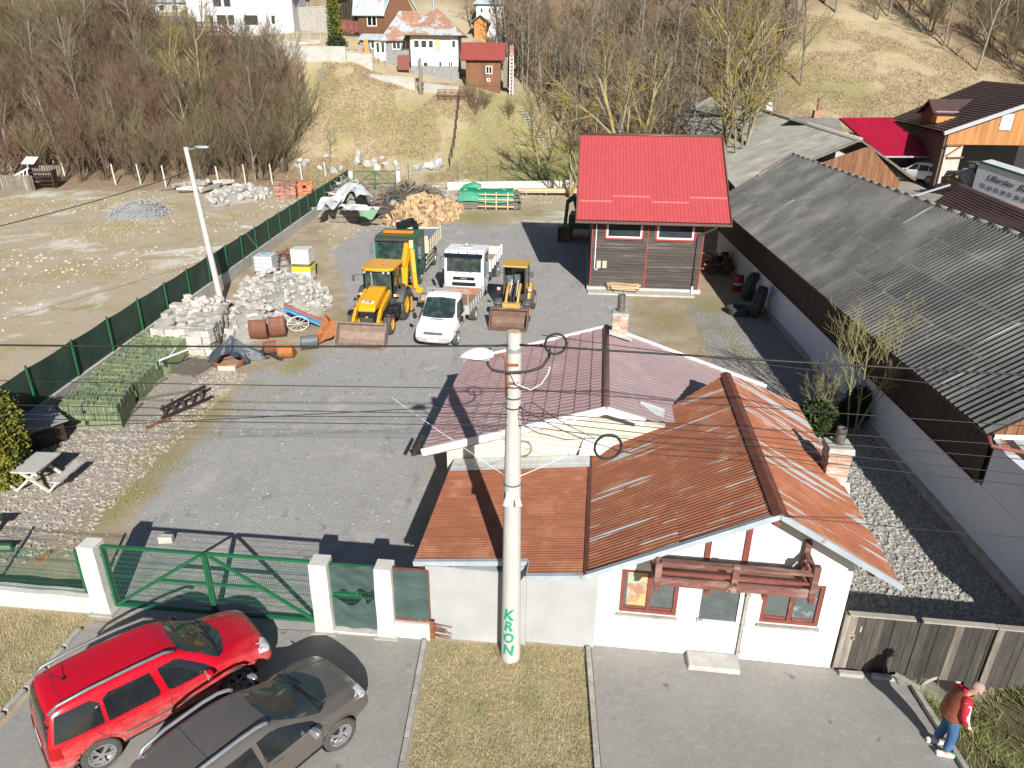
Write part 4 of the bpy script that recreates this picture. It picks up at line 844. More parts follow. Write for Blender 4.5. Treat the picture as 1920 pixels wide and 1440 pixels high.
def loft(name, rings, m, n=24, quilt=0):
    "rings: (x, z, rx, ry) ellipses"
    mb = MB(); K = 6
    def f(u, v):
        t = v * (len(rings) - 1); i = min(int(t), len(rings) - 2); q = ss(t - i) * .4 + (t - i) * .6; a, b = rings[i], rings[i + 1]
        x, z, rx, ry = [lerp(a[k], b[k], q) for k in range(4)]; w_ = 1 + quilt * abs(math.sin(v * math.pi * 7))
        return (x + rx * w_ * math.cos(2 * math.pi * u), ry * w_ * math.sin(2 * math.pi * u), z)
    mb.grid(f, n, (len(rings) - 1) * K); return mb.build(name, m, per, smooth=True)
loft('vest', [(.0, .90, .19, .215), (.0, .93, .21, .23), (.02, 1.0, .228, .242), (.03, 1.1, .225, .24), (.035, 1.25, .20, .235), (.055, 1.37, .165, .22), (.09, 1.45, .13, .165), (.125, 1.50, .10, .11)], m_vest, quilt=.035)
for i, z in enumerate((.98, 1.1, 1.22, 1.33)):
    pass
for s_, hx in ((1, 0), (-1, 0)):
    sl = skin('sleeve', [(.08, s_ * .06, 1.45), (.07, s_ * .19, 1.40), (.05, s_ * .27, 1.14), (.15, s_ * .27, .95)], [(0, 1), (1, 2), (2, 3)], [.09, .105, .086, .062], m_redj, per, 2, 0)
    MB().grid(lambda u, v: ((lerp(.09, .085, v) if v < .55 else lerp(.085, .19, (v - .55) / .45)) + (u - .5) * .05, s_ * (lerp(.265, .345, min(1, v * 2)) if v < .5 else lerp(.345, .312, (v - .5) * 2)), lerp(1.42, .93, v)), 2, 8).build('sleeve_stripe', m_shoe, per, smooth=True)
    hx0 = Vector((.20, s_ * .25, .925)); palm = Vector((.24, s_ * .24, .875))
    hv = [hx0, palm]; he = [(0, 1)]; hr = [.026, (.034, .02)]
    for f_, (dy, ln) in enumerate(((.028, .06), (.01, .07), (-.008, .065), (-.026, .05))):
        b0 = len(hv); hv += [palm + Vector((.02, dy * s_, -.03)), palm + Vector((.035, dy * s_, -.03 - ln * .5)), palm + Vector((.025, dy * s_, -.03 - ln))]; he += [(1, b0), (b0, b0 + 1), (b0 + 1, b0 + 2)]; hr += [.0095, .0085, .007]
    b0 = len(hv); hv += [hx0 + Vector((.03, -.03 * s_, -.02)), hx0 + Vector((.06, -.035 * s_, -.06))]; he += [(0, b0), (b0, b0 + 1)]; hr += [.011, .009]
    skin('hand', hv, he, hr, m_skin, per, 1, 1)
skin('collar', [(.05, 0, 1.46), (.12, 0, 1.53)], [(0, 1)], [.09, .078], m_redj, per, 2, 0)
for y, dx in ((L_, -.06), (R_, .03)):
    sh = MB(); sh.grid(lambda u, v: (dx - .12 + .30 * v, y + .052 * (1 - .25 * abs(v - .55)) * math.cos(2 * math.pi * u), .045 + (.055 - .03 * v) * math.sin(2 * math.pi * u)), 12, 6); s0 = sh.build('shoe', m_shoe, per, smooth=True)
    MB().rock((dx + .15, y, .045), (.13, .10, .075), 2, False, 2).build('toe_cap', m_shoeg, s0, smooth=True); MB().rock((dx - .11, y, .05), (.09, .09, .10), 2, False, 2).build('heel_cap', m_shoe, s0, smooth=True)
    MB().box((dx + .02, y, .012), (.32, .1, .024)).build('sole', m_whp, s0, bevel=.01)
# camera bird's eye: jacket pocket seam
# ---------------------------------------------------------------- vehicles: shared helpers
def carpaint(name, c, dust=(.45, .38, .3), flake=0, dlo=.1, dhi=.75, rough=.22):
    m, nt, bs, vec, oi = base(name)
    tc = nt.nodes.new('ShaderNodeTexCoord'); s = nt.nodes.new('ShaderNodeSeparateXYZ'); lk(nt, tc.outputs['Object'], s.inputs[0])
    low = ramp(nt, s.outputs[2], dhi, dlo); n = nz(nt, scaled(nt, vec, (3, 3, 7)), 1.6, 7, .75)
    f = mth(nt, 'MULTIPLY', low, ramp(nt, n, .33, .62), True); f = mth(nt, 'ADD', f, mth(nt, 'MULTIPLY', ramp(nt, nz(nt, vec, 55, 3), .62, .75), .10), True)
    lk(nt, mixc(nt, mth(nt, 'MULTIPLY', f, .75), c, dust), bs.inputs['Base Color'])
    lk(nt, mth(nt, 'ADD', mth(nt, 'MULTIPLY', f, .5), rough), bs.inputs['Roughness']); bs.inputs['Metallic'].default_value = flake
    bs.inputs['Coat Weight'].default_value = .35; bs.inputs['Coat Roughness'].default_value = .12; return m
m_cglass = mat('dark_car_glass', (.012, .015, .017), .05, (.02, .024, .026), 2, 0, rnd=0, spec=.7, c3=(.07, .075, .07), sc3=28, lo3=.7, hi3=.76)
m_wshield = mat('windshield_glass', (.022, .032, .032), .04, (.04, .055, .05), 2, 0, rnd=0, spec=.8)
m_plas = mat('grey_unpainted_plastic', (.075, .075, .075), .6, (.13, .12, .11), 4, .1)
m_alloy = mat('alloy_rim', (.46, .46, .47), .35, (.34, .34, .35), 9, .05, metal=.6); m_rail = mat('brushed_roof_rail', (.55, .56, .58), .3, metal=.7, bump=0)
m_lamp = mat('headlamp_glass', (.42, .45, .48), .1, (.7, .72, .74), 14, .1, spec=.7); m_tail = mat('tail_lamp_red', (.35, .008, .01), .2, bump=0); m_amber = mat('amber_lamp', (.75, .22, .02), .25, bump=0)
m_under = mat('underbody', (.015, .015, .015), .9)
def eval_mods(o):
    dg = bpy.context.evaluated_depsgraph_get(); nm = bpy.data.meshes.new_from_object(o.evaluated_get(dg)); o.modifiers.clear(); o.data = nm; return o
def body_loft(name, st, m, parent, arches=(), arch_r=.37, arch_d=(.55, 1.05), sub=2, zc=.34):
    "st: (xl, xt, zb, zs, zbelt, ztop, wb, ws, wm, wt) per station, tail to nose"
    rings = []
    for xl, xt, zb, zs, zn, zt, wb, ws, wm, wt in st:
        def X(z): return lerp(xl, xt, (z - zb) / (zt - zb))
        h = [(0, zb), (wb * .6, zb), (wb, zb + .01), (ws, zs), (wm, zn - .035), (wm - .012, zn + .012), (wt + .035, zt - .075), (wt - .05, zt - .012), (wt * .45, zt), ]
        r = [(X(z), y, z) for y, z in h] + [(X(zt), 0, zt + .012)] + [(X(z), -y, z) for y, z in h[::-1]][:-1]
        rings.append(r)
    n = len(rings[0]); mb = MB(); mb.v = [p for r in rings for p in r]
    mb.f = [(i * n + k, i * n + (k + 1) % n, (i + 1) * n + (k + 1) % n, (i + 1) * n + k) for i in range(len(rings) - 1) for k in range(n)]
    mb.f += [tuple(range(n))[::-1], tuple(range((len(rings) - 1) * n, len(rings) * n))]; mb.mi = [0] * len(mb.f)
    # close the ends with quads
    mb.f = mb.f[:-2]
    for base_, flip in ((0, True), ((len(rings) - 1) * n, False)):
        hl = n // 2
        for k in range(hl):
            q = (base_ + k, base_ + k + 1, base_ + (n - k - 1) % n, base_ + (n - k) % n)
            q = tuple(dict.fromkeys(q)); mb.f.append(q[::-1] if not flip else q)
    mb.mi = [0] * len(mb.f)
    o = mb.build(name, m, parent, smooth=True); bm = bmesh.new(); bm.from_mesh(o.data); bmesh.ops.recalc_face_normals(bm, faces=bm.faces[:]); bm.to_mesh(o.data); bm.free()
    for p in o.data.polygons: p.use_smooth = True
    s = o.modifiers.new('s', 'SUBSURF'); s.levels = sub; s.render_levels = sub; eval_mods(o)
    cut = []
    for ax_ in arches:
        for sd_ in (-1, 1):
            c = MB().tube([(ax_, sd_ * arch_d[0], zc), (ax_, sd_ * (arch_d[1] + .2), zc)], arch_r, 28).build('cut', m_under, parent); b = o.modifiers.new('b', 'BOOLEAN'); b.operation = 'DIFFERENCE'; b.object = c; b.solver = 'EXACT'; cut.append(c)
    if cut: bpy.context.view_layer.update(); eval_mods(o); [bpy.data.objects.remove(c) for c in cut]; sm_angle(o.data, .55)
    return o
def bvh_of(o):
    bm = bmesh.new(); bm.from_mesh(o.data); t = BVHTree.FromBMesh(bm); bm.free(); return t
def decal(parent, name, m, bvh, poly, org, U, V, off=.006, step=.07, maxd=6, smooth=True):
    "a piece of sheet laid on the body: polygon in the plane (org,U,V), cast along U x V reversed"
    org, U, V = Vector(org), Vector(U), Vector(V); D = -(U.cross(V)).normalized(); bm = bmesh.new(); vs = [bm.verts.new((p[0], p[1], 0)) for p in poly]; bm.faces.new(vs)
    x0, x1 = min(p[0] for p in poly), max(p[0] for p in poly); y0, y1 = min(p[1] for p in poly), max(p[1] for p in poly)
    for k in range(1, int((x1 - x0) / step) + 1): bmesh.ops.bisect_plane(bm, geom=bm.verts[:] + bm.edges[:] + bm.faces[:], plane_co=(x0 + (x1 - x0) * k / (int((x1 - x0) / step) + 1), 0, 0), plane_no=(1, 0, 0))
    for k in range(1, int((y1 - y0) / step) + 1): bmesh.ops.bisect_plane(bm, geom=bm.verts[:] + bm.edges[:] + bm.faces[:], plane_co=(0, y0 + (y1 - y0) * k / (int((y1 - y0) / step) + 1), 0), plane_no=(0, 1, 0))
    for v in bm.verts:
        p = org + U * v.co.x + V * v.co.y; h = bvh.ray_cast(p, D, maxd)
        if h[0] is None: h = bvh.find_nearest(p + D * 1.5)
        v.co = h[0] - D * off
    me = bpy.data.meshes.new(name); bmesh.ops.recalc_face_normals(bm, faces=bm.faces[:]); bm.to_mesh(me); bm.free(); me.materials.append(m)
    if smooth: me.polygons.foreach_set('use_smooth', [True] * len(me.polygons))
    o = bpy.data.objects.new(name, me); col.objects.link(o); o.parent = parent; return o
def side(parent, name, m, bvh, poly, sd_, W=1.6, **k):
    if sd_ > 0: return decal(parent, name, m, bvh, [(-x, z) for x, z in poly], (0, W, 0), (-1, 0, 0), (0, 0, 1), **k)
    return decal(parent, name, m, bvh, poly, (0, -W, 0), (1, 0, 0), (0, 0, 1), **k)
def strip(pts, w):
    "polyline -> closed polygon of width w"
    out, back = [], []
    for i, p in enumerate(pts):
        a = Vector(pts[max(0, i - 1)]); b = Vector(pts[min(len(pts) - 1, i + 1)]); d = (b - a).normalized(); n = Vector((-d.y, d.x)) * w / 2
        out.append(tuple(Vector(p) + n)); back.append(tuple(Vector(p) - n))
    return out + back[::-1]
_wheel_cache = {}
def wheel(parent, loc, r=.345, w=.225, rim=None, spokes=5, sd_=1, steer=0, rimr=.66, lugs=0, kind='alloy', key=None):
    key = (key or '', r, w, kind); rim = rim or m_alloy
    if key not in _wheel_cache:
        t = MB(); rr = r * rimr; t.lathe([(rr, -w * .42), (rr * 1.06, -w * .5), (r * .93, -w * .5), (r, -w * .38), (r, w * .38), (r * .93, w * .5), (rr * 1.06, w * .5), (rr, w * .42)], 40, ax='y')
        if lugs:
            for k in range(lugs):
                a = 2 * math.pi * k / lugs
                for s_ in (-1, 1):
                    aa = a + (math.pi / lugs if s_ > 0 else 0); p = Vector((math.cos(aa) * r, s_ * w * .26, math.sin(aa) * r)); q = Vector((math.cos(aa + .18) * r, s_ * w * .02, math.sin(aa + .18) * r)); t.bar(p, q, r * .07, r * .09, up=p)
        g = MB(); g.lathe([(rr, -w * .42), (rr * .97, -w * .3), (rr * .95, w * .28), (rr, w * .42), (rr * 1.03, w * .46), (rr * .93, w * .43), (rr * .9, w * .2), (.02, w * .16)], 36, ax='y')
        if kind == 'alloy':
            for k in range(spokes):
                a = 2 * math.pi * k / spokes
                for da in (-.13, .13):
                    g.bar((math.cos(a + da * .6) * rr * .15, w * .37, math.sin(a + da * .6) * rr * .15), (math.cos(a + da) * rr * .93, w * .43, math.sin(a + da) * rr * .93), rr * .15, w * .12, up=(0, 1, 0))
            g.lathe([(rr * .22, w * .2), (rr * .22, w * .42), (rr * .1, w * .45), (.001, w * .45)], 16, ax='y')
        else: g.lathe([(rr * .9, w * .2), (rr * .72, w * .34), (rr * .45, w * .36), (rr * .3, w * .2), (rr * .28, w * .42), (.001, w * .44)], 24, ax='y')
        b = MB().lathe([(rr * .9, w * .19), (.001, w * .18)], 24, ax='y')  # black disc standing in for the shade behind the spokes
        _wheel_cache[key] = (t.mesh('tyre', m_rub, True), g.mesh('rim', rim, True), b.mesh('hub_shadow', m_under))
        for q in _wheel_cache[key][:2]: sm_angle(q, .5)
    a, g, b = _wheel_cache[key]
    o = bpy.data.objects.new('wheel', a); col.objects.link(o); o.parent = parent; o.location = loc; o.rotation_euler = (0, random.uniform(0, 6), steer + (math.pi if sd_ < 0 else 0))
    link('rim', g, o); 
    if kind == 'alloy': link('spoke_shade', b, o)
    return o

def suv(name, lab, cat, loc, rz, paint, st, wb, glass, spec):
    t = thing(name, lab, cat, loc, rz); wr = spec['wr']; zc = wr
    arches = (-wb / 2 + spec['dx'], wb / 2 + spec['dx']); b = body_loft('body', st, paint, t, arches, wr + .045, (.58, 1.0), 2, zc + .005); bv = bvh_of(b)
    MB().box((0 + spec['dx'], 0, .38), (3.5, 1.5, .26)).build('underbody', m_under, t)
    for x in arches:
        for s_ in (-1, 1): MB().lathe([(wr + .035, .57), (wr + .035, .80)], 28, (x, 0, zc), 'y').build('wheel_well', m_under, t).scale = (1, s_, 1)
    for i, x in enumerate(arches):
        for s_ in (-1, 1): wheel(t, (x, s_ * spec['tr'], zc), wr, .225, m_alloy, 5, s_, spec['steer'] if i else 0, key=name)
    for s_ in (-1, 1):
        for poly in glass['side']: side(t, 'side_window', m_cglass, bv, poly, s_)
        for poly in spec.get('trimside', []): side(t, 'side_trim', m_plas, bv, poly, s_, off=.012)
        for poly in spec.get('seams', []): side(t, 'door_seam', m_under, bv, strip(poly, .009), s_, off=.003)
        for x, z in spec['handles']: side(t, 'door_handle', spec.get('handle_m', paint), bv, [(x - .09, z - .015), (x + .09, z - .015), (x + .09, z + .02), (x - .09, z + .02)], s_, off=.03)
        # flared wheel arch lips
        for x in arches:
            arc = [(x + (wr + .075) * math.cos(a), zc + (wr + .075) * math.sin(a)) for a in [math.pi * k / 14 for k in range(-1, 16)]]
            side(t, 'arch_trim', spec['archm'], bv, strip(arc, .06), s_, off=.008, step=.05)
        side(t, 'sill_trim', m_plas, bv, spec['sill'], s_, off=.012)
        # mirror
        mx, my, mz = spec['mirror']; mm = MB(); mm.rock((mx, s_ * my, mz), (.14, .26, .17), 3, False, 2); mo = mm.build('mirror', spec.get('mirror_m', paint), t, smooth=True)
        MB().box((mx - .05, s_ * my, mz), (.02, .19, .12)).build('mirror_glass', m_steel, mo); MB().bar((mx, s_ * (my - .18), mz - .05), (mx, s_ * my, mz - .05), .05).build('mirror_arm', m_black, mo)
        # roof rail
        rp = spec['rail']; pts = [(x, s_ * y, z) for x, y, z in rp]; MB().tube([pts[0]] + pts[1:-1] + [pts[-1]], spec['railr'], 8).build('roof_rail', spec['railm'], t, smooth=True)
    f = decal(t, 'windshield', m_wshield, bv, glass['front'], (3, 0, 0), (0, 1, 0), (0, 0, 1), off=.008)
    decal(t, 'rear_window', m_cglass, bv, [(-y, z) for y, z in glass['rear']][::-1], (-3, 0, 0), (0, -1, 0), (0, 0, 1), off=.008)
    top = lambda n, m, poly, **k: decal(t, n, m, bv, poly, (0, 0, 2.5), (1, 0, 0), (0, 1, 0), **k)
    top('wiper_cowl', m_black, glass['cowl'], off=.006)
    for s in spec.get('topseams', []): top('panel_seam', m_under, strip(s, .009), off=.003)
    for s_ in (-1, 1):
        decal(t, 'headlight', m_lamp, bv, [(s_ * y, z) for y, z in spec['head']][::s_], (3, 0, 0), (0, 1, 0), (0, 0, 1), off=.008, step=.05)
        decal(t, 'tail_light', m_tail, bv, [(s_ * y, z) for y, z in spec['tail']][::s_], (-3, 0, 0), (0, -1, 0), (0, 0, 1), off=.008, step=.05)
        side(t, 'headlight', m_lamp, bv, spec['headside'], s_, off=.008, step=.05); side(t, 'tail_light', m_tail, bv, spec['tailside'], s_, off=.008, step=.05)
    decal(t, 'front_bumper', m_plas, bv, [(-.75, .3), (.75, .3), (.72, .46), (-.72, .46)], (3, 0, 0), (0, 1, 0), (0, 0, 1), off=.012)
    decal(t, 'grille', m_black, bv, spec['grille'], (3, 0, 0), (0, 1, 0), (0, 0, 1), off=.008)
    decal(t, 'rear_bumper', m_plas, bv, [(-.88, .32), (.88, .32), (.88, .60), (-.88, .60)], (-3, 0, 0), (0, -1, 0), (0, 0, 1), off=.014)
    decal(t, 'number_plate', m_whp, bv, [(-.26, .64), (.26, .64), (.26, .75), (-.26, .75)], (-3, 0, 0), (0, -1, 0), (0, 0, 1), off=.02, step=.3)
    MB().bar(spec['wiper'][0], spec['wiper'][1], .02).build('wiper', m_black, t); MB().bar(spec['wiper'][2], spec['wiper'][3], .02).build('wiper', m_black, t)
    return t, b, bv
yst = [(-2.12, -1.98, .44, .70, .98, 1.36, .66, .76, .74, 0.507), (-2.10, -1.93, .38, .70, 1.02, 1.54, .78, .85, .82, 0.561), (-2.03, -1.80, .33, .70, 1.03, 1.625, .82, .885, .855, 0.593), (-1.6, -1.45, .27, .70, 1.03, 1.665, .84, .895, .875, 0.611), (-.8, -.8, .24, .70, 1.02, 1.685, .84, .895, .875, 0.624), (-.05, -.05, .24, .70, 1.0, 1.68, .84, .895, .875, 0.615),
       (.38, .30, .24, .70, .99, 1.63, .84, .895, .875, 0.597), (.75, .66, .24, .69, .985, 1.42, .84, .895, .872, 0.593), (1.08, 1.02, .26, .68, .97, 1.12, .84, .895, .862, .68), (1.30, 1.28, .28, .68, .94, 1.05, .84, .895, .85, .64), (1.70, 1.70, .30, .67, .88, .99, .83, .885, .82, .56), (1.98, 1.96, .32, .60, .80, .91, .80, .85, .76, .52), (2.09, 2.06, .36, .55, .70, .80, .70, .77, .70, .48), (2.12, 2.09, .42, .55, .64, .70, .58, .64, .6, .4)]
m_yeti = carpaint('red_car_paint', (.50, .004, .018), (.46, .36, .29), 0, .30, 1.02); m_dust = carpaint('taupe_grey_metallic_paint', (.20, .178, .16), (.40, .36, .30), .5, .1, .6, .30)
A_, B_ = Vector((-7.35, 9.35, 0)), Vector((-5.25, 10.82, 0))
def place_car(pr, pf, zc, wb, tr, dx):
    "rear and front right wheel centres in the picture -> location and heading"
    a, b = P(*pr, zc), P(*pf, zc); d = (b - a).normalized(); n = Vector((-d.y, d.x, 0)); c = (a + b) / 2 + n * tr - d * dx; return Vector((c.x, c.y, .02)), math.atan2(d.y, d.x), (b - a).length
loc_, rz_c, ln_ = place_car((194, 1419), (449, 1281), .36, 2.58, .88, -.02); print('red wheelbase seen', ln_)
yeti, yb, ybv = suv('parked_car', 'bright red dusty estate style SUV parked facing right in front of the green gate', 'car', loc_, rz_c, m_yeti, yst, 2.58,
    dict(side=[[(-1.93, 1.06), (-1.12, 1.04), (-1.12, 1.42), (-1.24, 1.52), (-1.80, 1.50)], [(-1.05, 1.03), (-.18, 1.02), (-.13, 1.08), (-.22, 1.50), (-.95, 1.515), (-1.05, 1.45)], [(.0, 1.06), (.08, 1.015), (.82, 1.0), (.80, 1.08), (.33, 1.46), (.22, 1.50), (-.08, 1.50)]],
         front=[(-.70, 1.07), (0, 1.06), (.70, 1.07), (.56, 1.50), (.49, 1.56), (0, 1.60), (-.49, 1.56), (-.56, 1.50)], rear=[(-.74, 1.05), (.74, 1.05), (.64, 1.47), (.5, 1.53), (-.5, 1.53), (-.64, 1.47)],
         cowl=[(1.02, -.70), (1.14, -.62), (1.20, -.3), (1.22, 0), (1.20, .3), (1.14, .62), (1.02, .70), (1.08, 0)]),
    dict(wr=.345, tr=.765, dx=-.02, steer=-.1, handles=[(-.93, .93), (.12, .93)], rail=[(-1.86, .58, 1.56), (-1.7, .605, 1.68), (-1.2, .62, 1.735), (-.4, .63, 1.75), (.1, .62, 1.73), (.28, .60, 1.64)], railr=.033, railm=m_plas2 if 'm_plas2' in globals() else m_rail,
         mirror=(.72, 1.01, 1.06), sill=[(-.85, .27), (.85, .27), (.85, .36), (-.85, .36)], trimside=[[(-.85, .58), (.80, .58), (.80, .63), (-.85, .63)]], seams=[[(.0, .36), (.0, 1.5)], [(-1.08, .62), (-1.02, .36), (0, .36), (.9, .36), (.93, .9), (.85, 1.0)], [(-1.08, .62), (-1.28, .95), (-1.1, 1.04), (-1.12, 1.5)]],
         topseams=[[(-1.62, -.62), (-1.64, 0), (-1.62, .62)]], archm=m_yeti, head=[(.45, .70), (.76, .68), (.78, .84), (.50, .86)], headside=[(1.78, .76), (2.02, .66), (2.02, .80), (1.80, .88)], tail=[(.62, .78), (.88, .76), (.88, .98), (.64, 1.0)], tailside=[(-2.1, .76), (-1.85, .74), (-1.87, .99), (-2.1, 1.0)],
         grille=[(-.42, .68), (.42, .68), (.48, .82), (-.48, .82)], wiper=[(1.12, -.5, 1.10), (.98, .1, 1.2), (1.15, .1, 1.12), (1.0, .6, 1.2)]))
for c in yeti.children:
    if c.name.startswith('roof_rail'): c.data.materials[0] = mat('grey_roof_rail', (.24, .25, .26), .4, bump=0, metal=.3)
MB().bar((-1.45, 0, 1.67), (-1.72, 0, 2.02), .012).bar((-1.45, 0, 1.68), (-1.50, 0, 1.70), .05).build('antenna', m_black, yeti)
MB().bar((-2.03, .1, 1.02), (-1.98, -.25, 1.2), .02).build('rear_wiper', m_black, yeti)
for s_ in (-1, 1): decal(yeti, 'bonnet_crease', m_yeti, ybv, strip([(1.15, s_ * .48), (1.6, s_ * .43), (1.98, s_ * .34)], .03), (0, 0, 2.5), (1, 0, 0), (0, 1, 0), off=.012)
dst = [(-2.17, -2.02, .46, .72, 1.02, 1.36, .66, .76, .74, 0.489), (-2.14, -1.94, .38, .72, 1.05, 1.52, .80, .87, .83, 0.543), (-2.0, -1.72, .33, .72, 1.07, 1.60, .84, .90, .865, 0.579), (-1.5, -1.35, .30, .72, 1.06, 1.645, .85, .905, .875, 0.606), (-.8, -.8, .28, .72, 1.04, 1.665, .84, .90, .88, 0.615), (-.30, -.32, .28, .72, 1.02, 1.655, .84, .90, .88, 0.606),
       (.16, .04, .28, .71, 1.01, 1.60, .84, .90, .88, 0.588), (.60, .48, .28, .71, 1.005, 1.39, .84, .90, .878, 0.588), (1.08, 1.02, .30, .71, 1.0, 1.14, .85, .905, .87, .68), (1.32, 1.30, .30, .71, .98, 1.10, .86, .91, .865, .66), (1.72, 1.72, .32, .69, .93, 1.05, .85, .90, .85, .64), (2.02, 2.0, .34, .64, .84, .97, .82, .87, .80, .58), (2.14, 2.10, .38, .58, .74, .84, .74, .80, .74, .52), (2.17, 2.13, .45, .58, .68, .74, .6, .66, .64, .45)]
fr = P(642, 1377, .37); hd = R(51.5); d_ = Vector((math.cos(hd), math.sin(hd), 0)); n_ = Vector((-d_.y, d_.x, 0)); dl = fr - d_ * 1.28 + n_ * .85
dust, db, dbv = suv('parked_car', 'dusty taupe grey SUV with silver roof rails, cut off by the bottom edge', 'car', (dl.x, dl.y, .02), hd, m_dust, dst, 2.673,
    dict(side=[[(-1.88, 1.12), (-1.28, 1.10), (-1.30, 1.40), (-1.62, 1.40)], [(-1.2, 1.08), (-.30, 1.05), (-.36, 1.47), (-1.0, 1.475), (-1.2, 1.40)], [(-.20, 1.05), (.86, 1.03), (.82, 1.10), (.20, 1.40), (.0, 1.46), (-.26, 1.47)]],
         front=[(-.71, 1.09), (0, 1.08), (.71, 1.09), (.55, 1.46), (.47, 1.53), (0, 1.57), (-.47, 1.53), (-.55, 1.46)], rear=[(-.7, 1.1), (.7, 1.1), (.6, 1.43), (.46, 1.48), (-.46, 1.48), (-.6, 1.43)],
         cowl=[(1.02, -.71), (1.14, -.66), (1.24, -.35), (1.27, 0), (1.24, .35), (1.14, .66), (1.02, .71), (1.08, 0)]),
    dict(wr=.355, tr=.785, dx=-.02, steer=-.12, handles=[(-1.0, .95), (-.02, .95)], rail=[(-1.72, .55, 1.55), (-1.6, .57, 1.66), (-1.2, .60, 1.72), (-.5, .61, 1.74), (-.2, .605, 1.72), (-.02, .59, 1.66), (.06, .58, 1.59)], railr=.036, railm=m_rail,
         mirror=(.70, 1.02, 1.10), mirror_m=m_rail, sill=[(-.9, .29), (.9, .29), (.9, .42), (-.9, .42)], trimside=[[(.93, .5), (1.0, .5), (1.06, .86), (.96, .92)]], seams=[[(-.25, .42), (-.22, 1.47)], [(-1.1, .62), (-1.05, .42), (0, .42), (.9, .42), (.92, .9), (.88, 1.02)]],
         topseams=[[(-1.0, -.6), (-1.02, 0), (-1.0, .6)]], archm=m_dust, head=[(.48, .80), (.82, .78), (.84, .92), (.55, .92)], headside=[(1.86, .84), (2.08, .76), (2.06, .90), (1.88, .95)], tail=[(.66, .86), (.88, .84), (.86, 1.04), (.68, 1.06)], tailside=[(-2.12, .84), (-1.96, .84), (-1.97, 1.05), (-2.1, 1.06)],
         grille=[(-.5, .70), (.5, .70), (.5, .86), (-.5, .86)], wiper=[(1.14, -.5, 1.13), (.98, .1, 1.22), (1.18, .1, 1.15), (1.0, .6, 1.23)]))
for s_ in (-1, 1): decal(dust, 'bonnet_crease', m_dust, dbv, strip([(1.2, s_ * .55), (1.6, s_ * .50), (2.0, s_ * .46)], .035), (0, 0, 2.5), (1, 0, 0), (0, 1, 0), off=.014)
dust.scale = (.96, .95, .96)
yeti.scale = (.98, .97, .98)
# ---------------------------------------------------------------- yard vehicles (x forward, y left)
m_jy = mat('construction_yellow', (.72, .36, .012), .4, (.64, .31, .012), 5, .05, rnd=0, coat=.2, c3=(.45, .30, .12), sc3=3, lo3=.64, hi3=.8)
m_cy = mat('faded_machine_yellow', (.60, .36, .08), .55, (.48, .29, .075), 6, .1, rnd=0, c3=(.36, .23, .1), sc3=3)
m_bkt = mat('worn_bucket_steel', (.32, .24, .19), .7, (.24, .17, .13), 4, .3, rnd=.1, c3=(.42, .37, .32), sc3=1.8, metal=.2)
m_bkt2 = mat('brown_bucket_steel', (.20, .12, .085), .75, (.14, .085, .06), 4, .3, c3=(.30, .24, .2), sc3=2)
m_tw = mat('white_truck_paint', (.80, .80, .80), .35, (.74, .74, .73), 3, .02, rnd=0, coat=.2, c3=(.62, .60, .56), sc3=1.2, lo3=.66, hi3=.85)
m_tg = mat('green_truck_paint', (.006, .11, .045), .35, (.006, .085, .036), 4, .02, rnd=0, coat=.2, c3=(.10, .11, .05), sc3=3, lo3=.6, hi3=.75)
m_bed = mat('cream_dump_body', (.60, .54, .40), .6, (.50, .45, .33), 5, .1, c3=(.3, .2, .12), sc3=3, lo3=.64, hi3=.75)
m_bedg = mat('grey_blue_steel_sheet', (.20, .25, .28), .5, (.16, .2, .23), 3, .05, c3=(.3, .27, .2), sc3=1.2)
m_rbed = mat('rusty_load_bed', (.36, .19, .11), .8, (.26, .12, .065), 4, .3, c3=(.48, .34, .26), sc3=1.5)
m_tgl = mat('truck_glass', (.02, .035, .035), .05, (.05, .075, .07), 2.4, 0, rnd=0, spec=.8, lo=.45, hi=.6)
m_blk = mat('dark_grey_chassis', (.04, .04, .04), .7, (.07, .06, .05), 6, .1)
m_gr = mat('grey_fender', (.10, .105, .11), .6)
m_mir = mat('blue_grey_mirror', (.16, .19, .22), .4)
def bucket(name, parent, m, w, prof, loc, th=.03, teeth=0):
    "curved shell: prof = (x,z) from lip to top, width w along y, with side plates"
    mb = MB(); n = len(prof)
    for a, b in zip(prof, prof[1:]): mb.add([(a[0], -w / 2, a[1]), (b[0], -w / 2, b[1]), (b[0], w / 2, b[1]), (a[0], w / 2, a[1])], [(0, 1, 2, 3)])
    for y in (-w / 2, w / 2): mb.prism(prof, y - .02, y + .02, 'y')
    bar = prof[0]; mb.box((bar[0], 0, bar[1] + .01), (.16, w + .04, .03)); tp = prof[-1]; mb.box((tp[0], 0, tp[1]), (.08, w + .04, .07))
    o = mb.build(name, m, parent, loc=loc)
    for i in range(teeth): MB().bar((bar[0] - .02, -w / 2 + w * (i + .5) / teeth, bar[1] + .01), (bar[0] + .14, -w / 2 + w * (i + .5) / teeth, bar[1] + .01), .06, .03).build('tooth', m, o)
    s = o.modifiers.new('s', 'SOLIDIFY'); s.thickness = th; return o
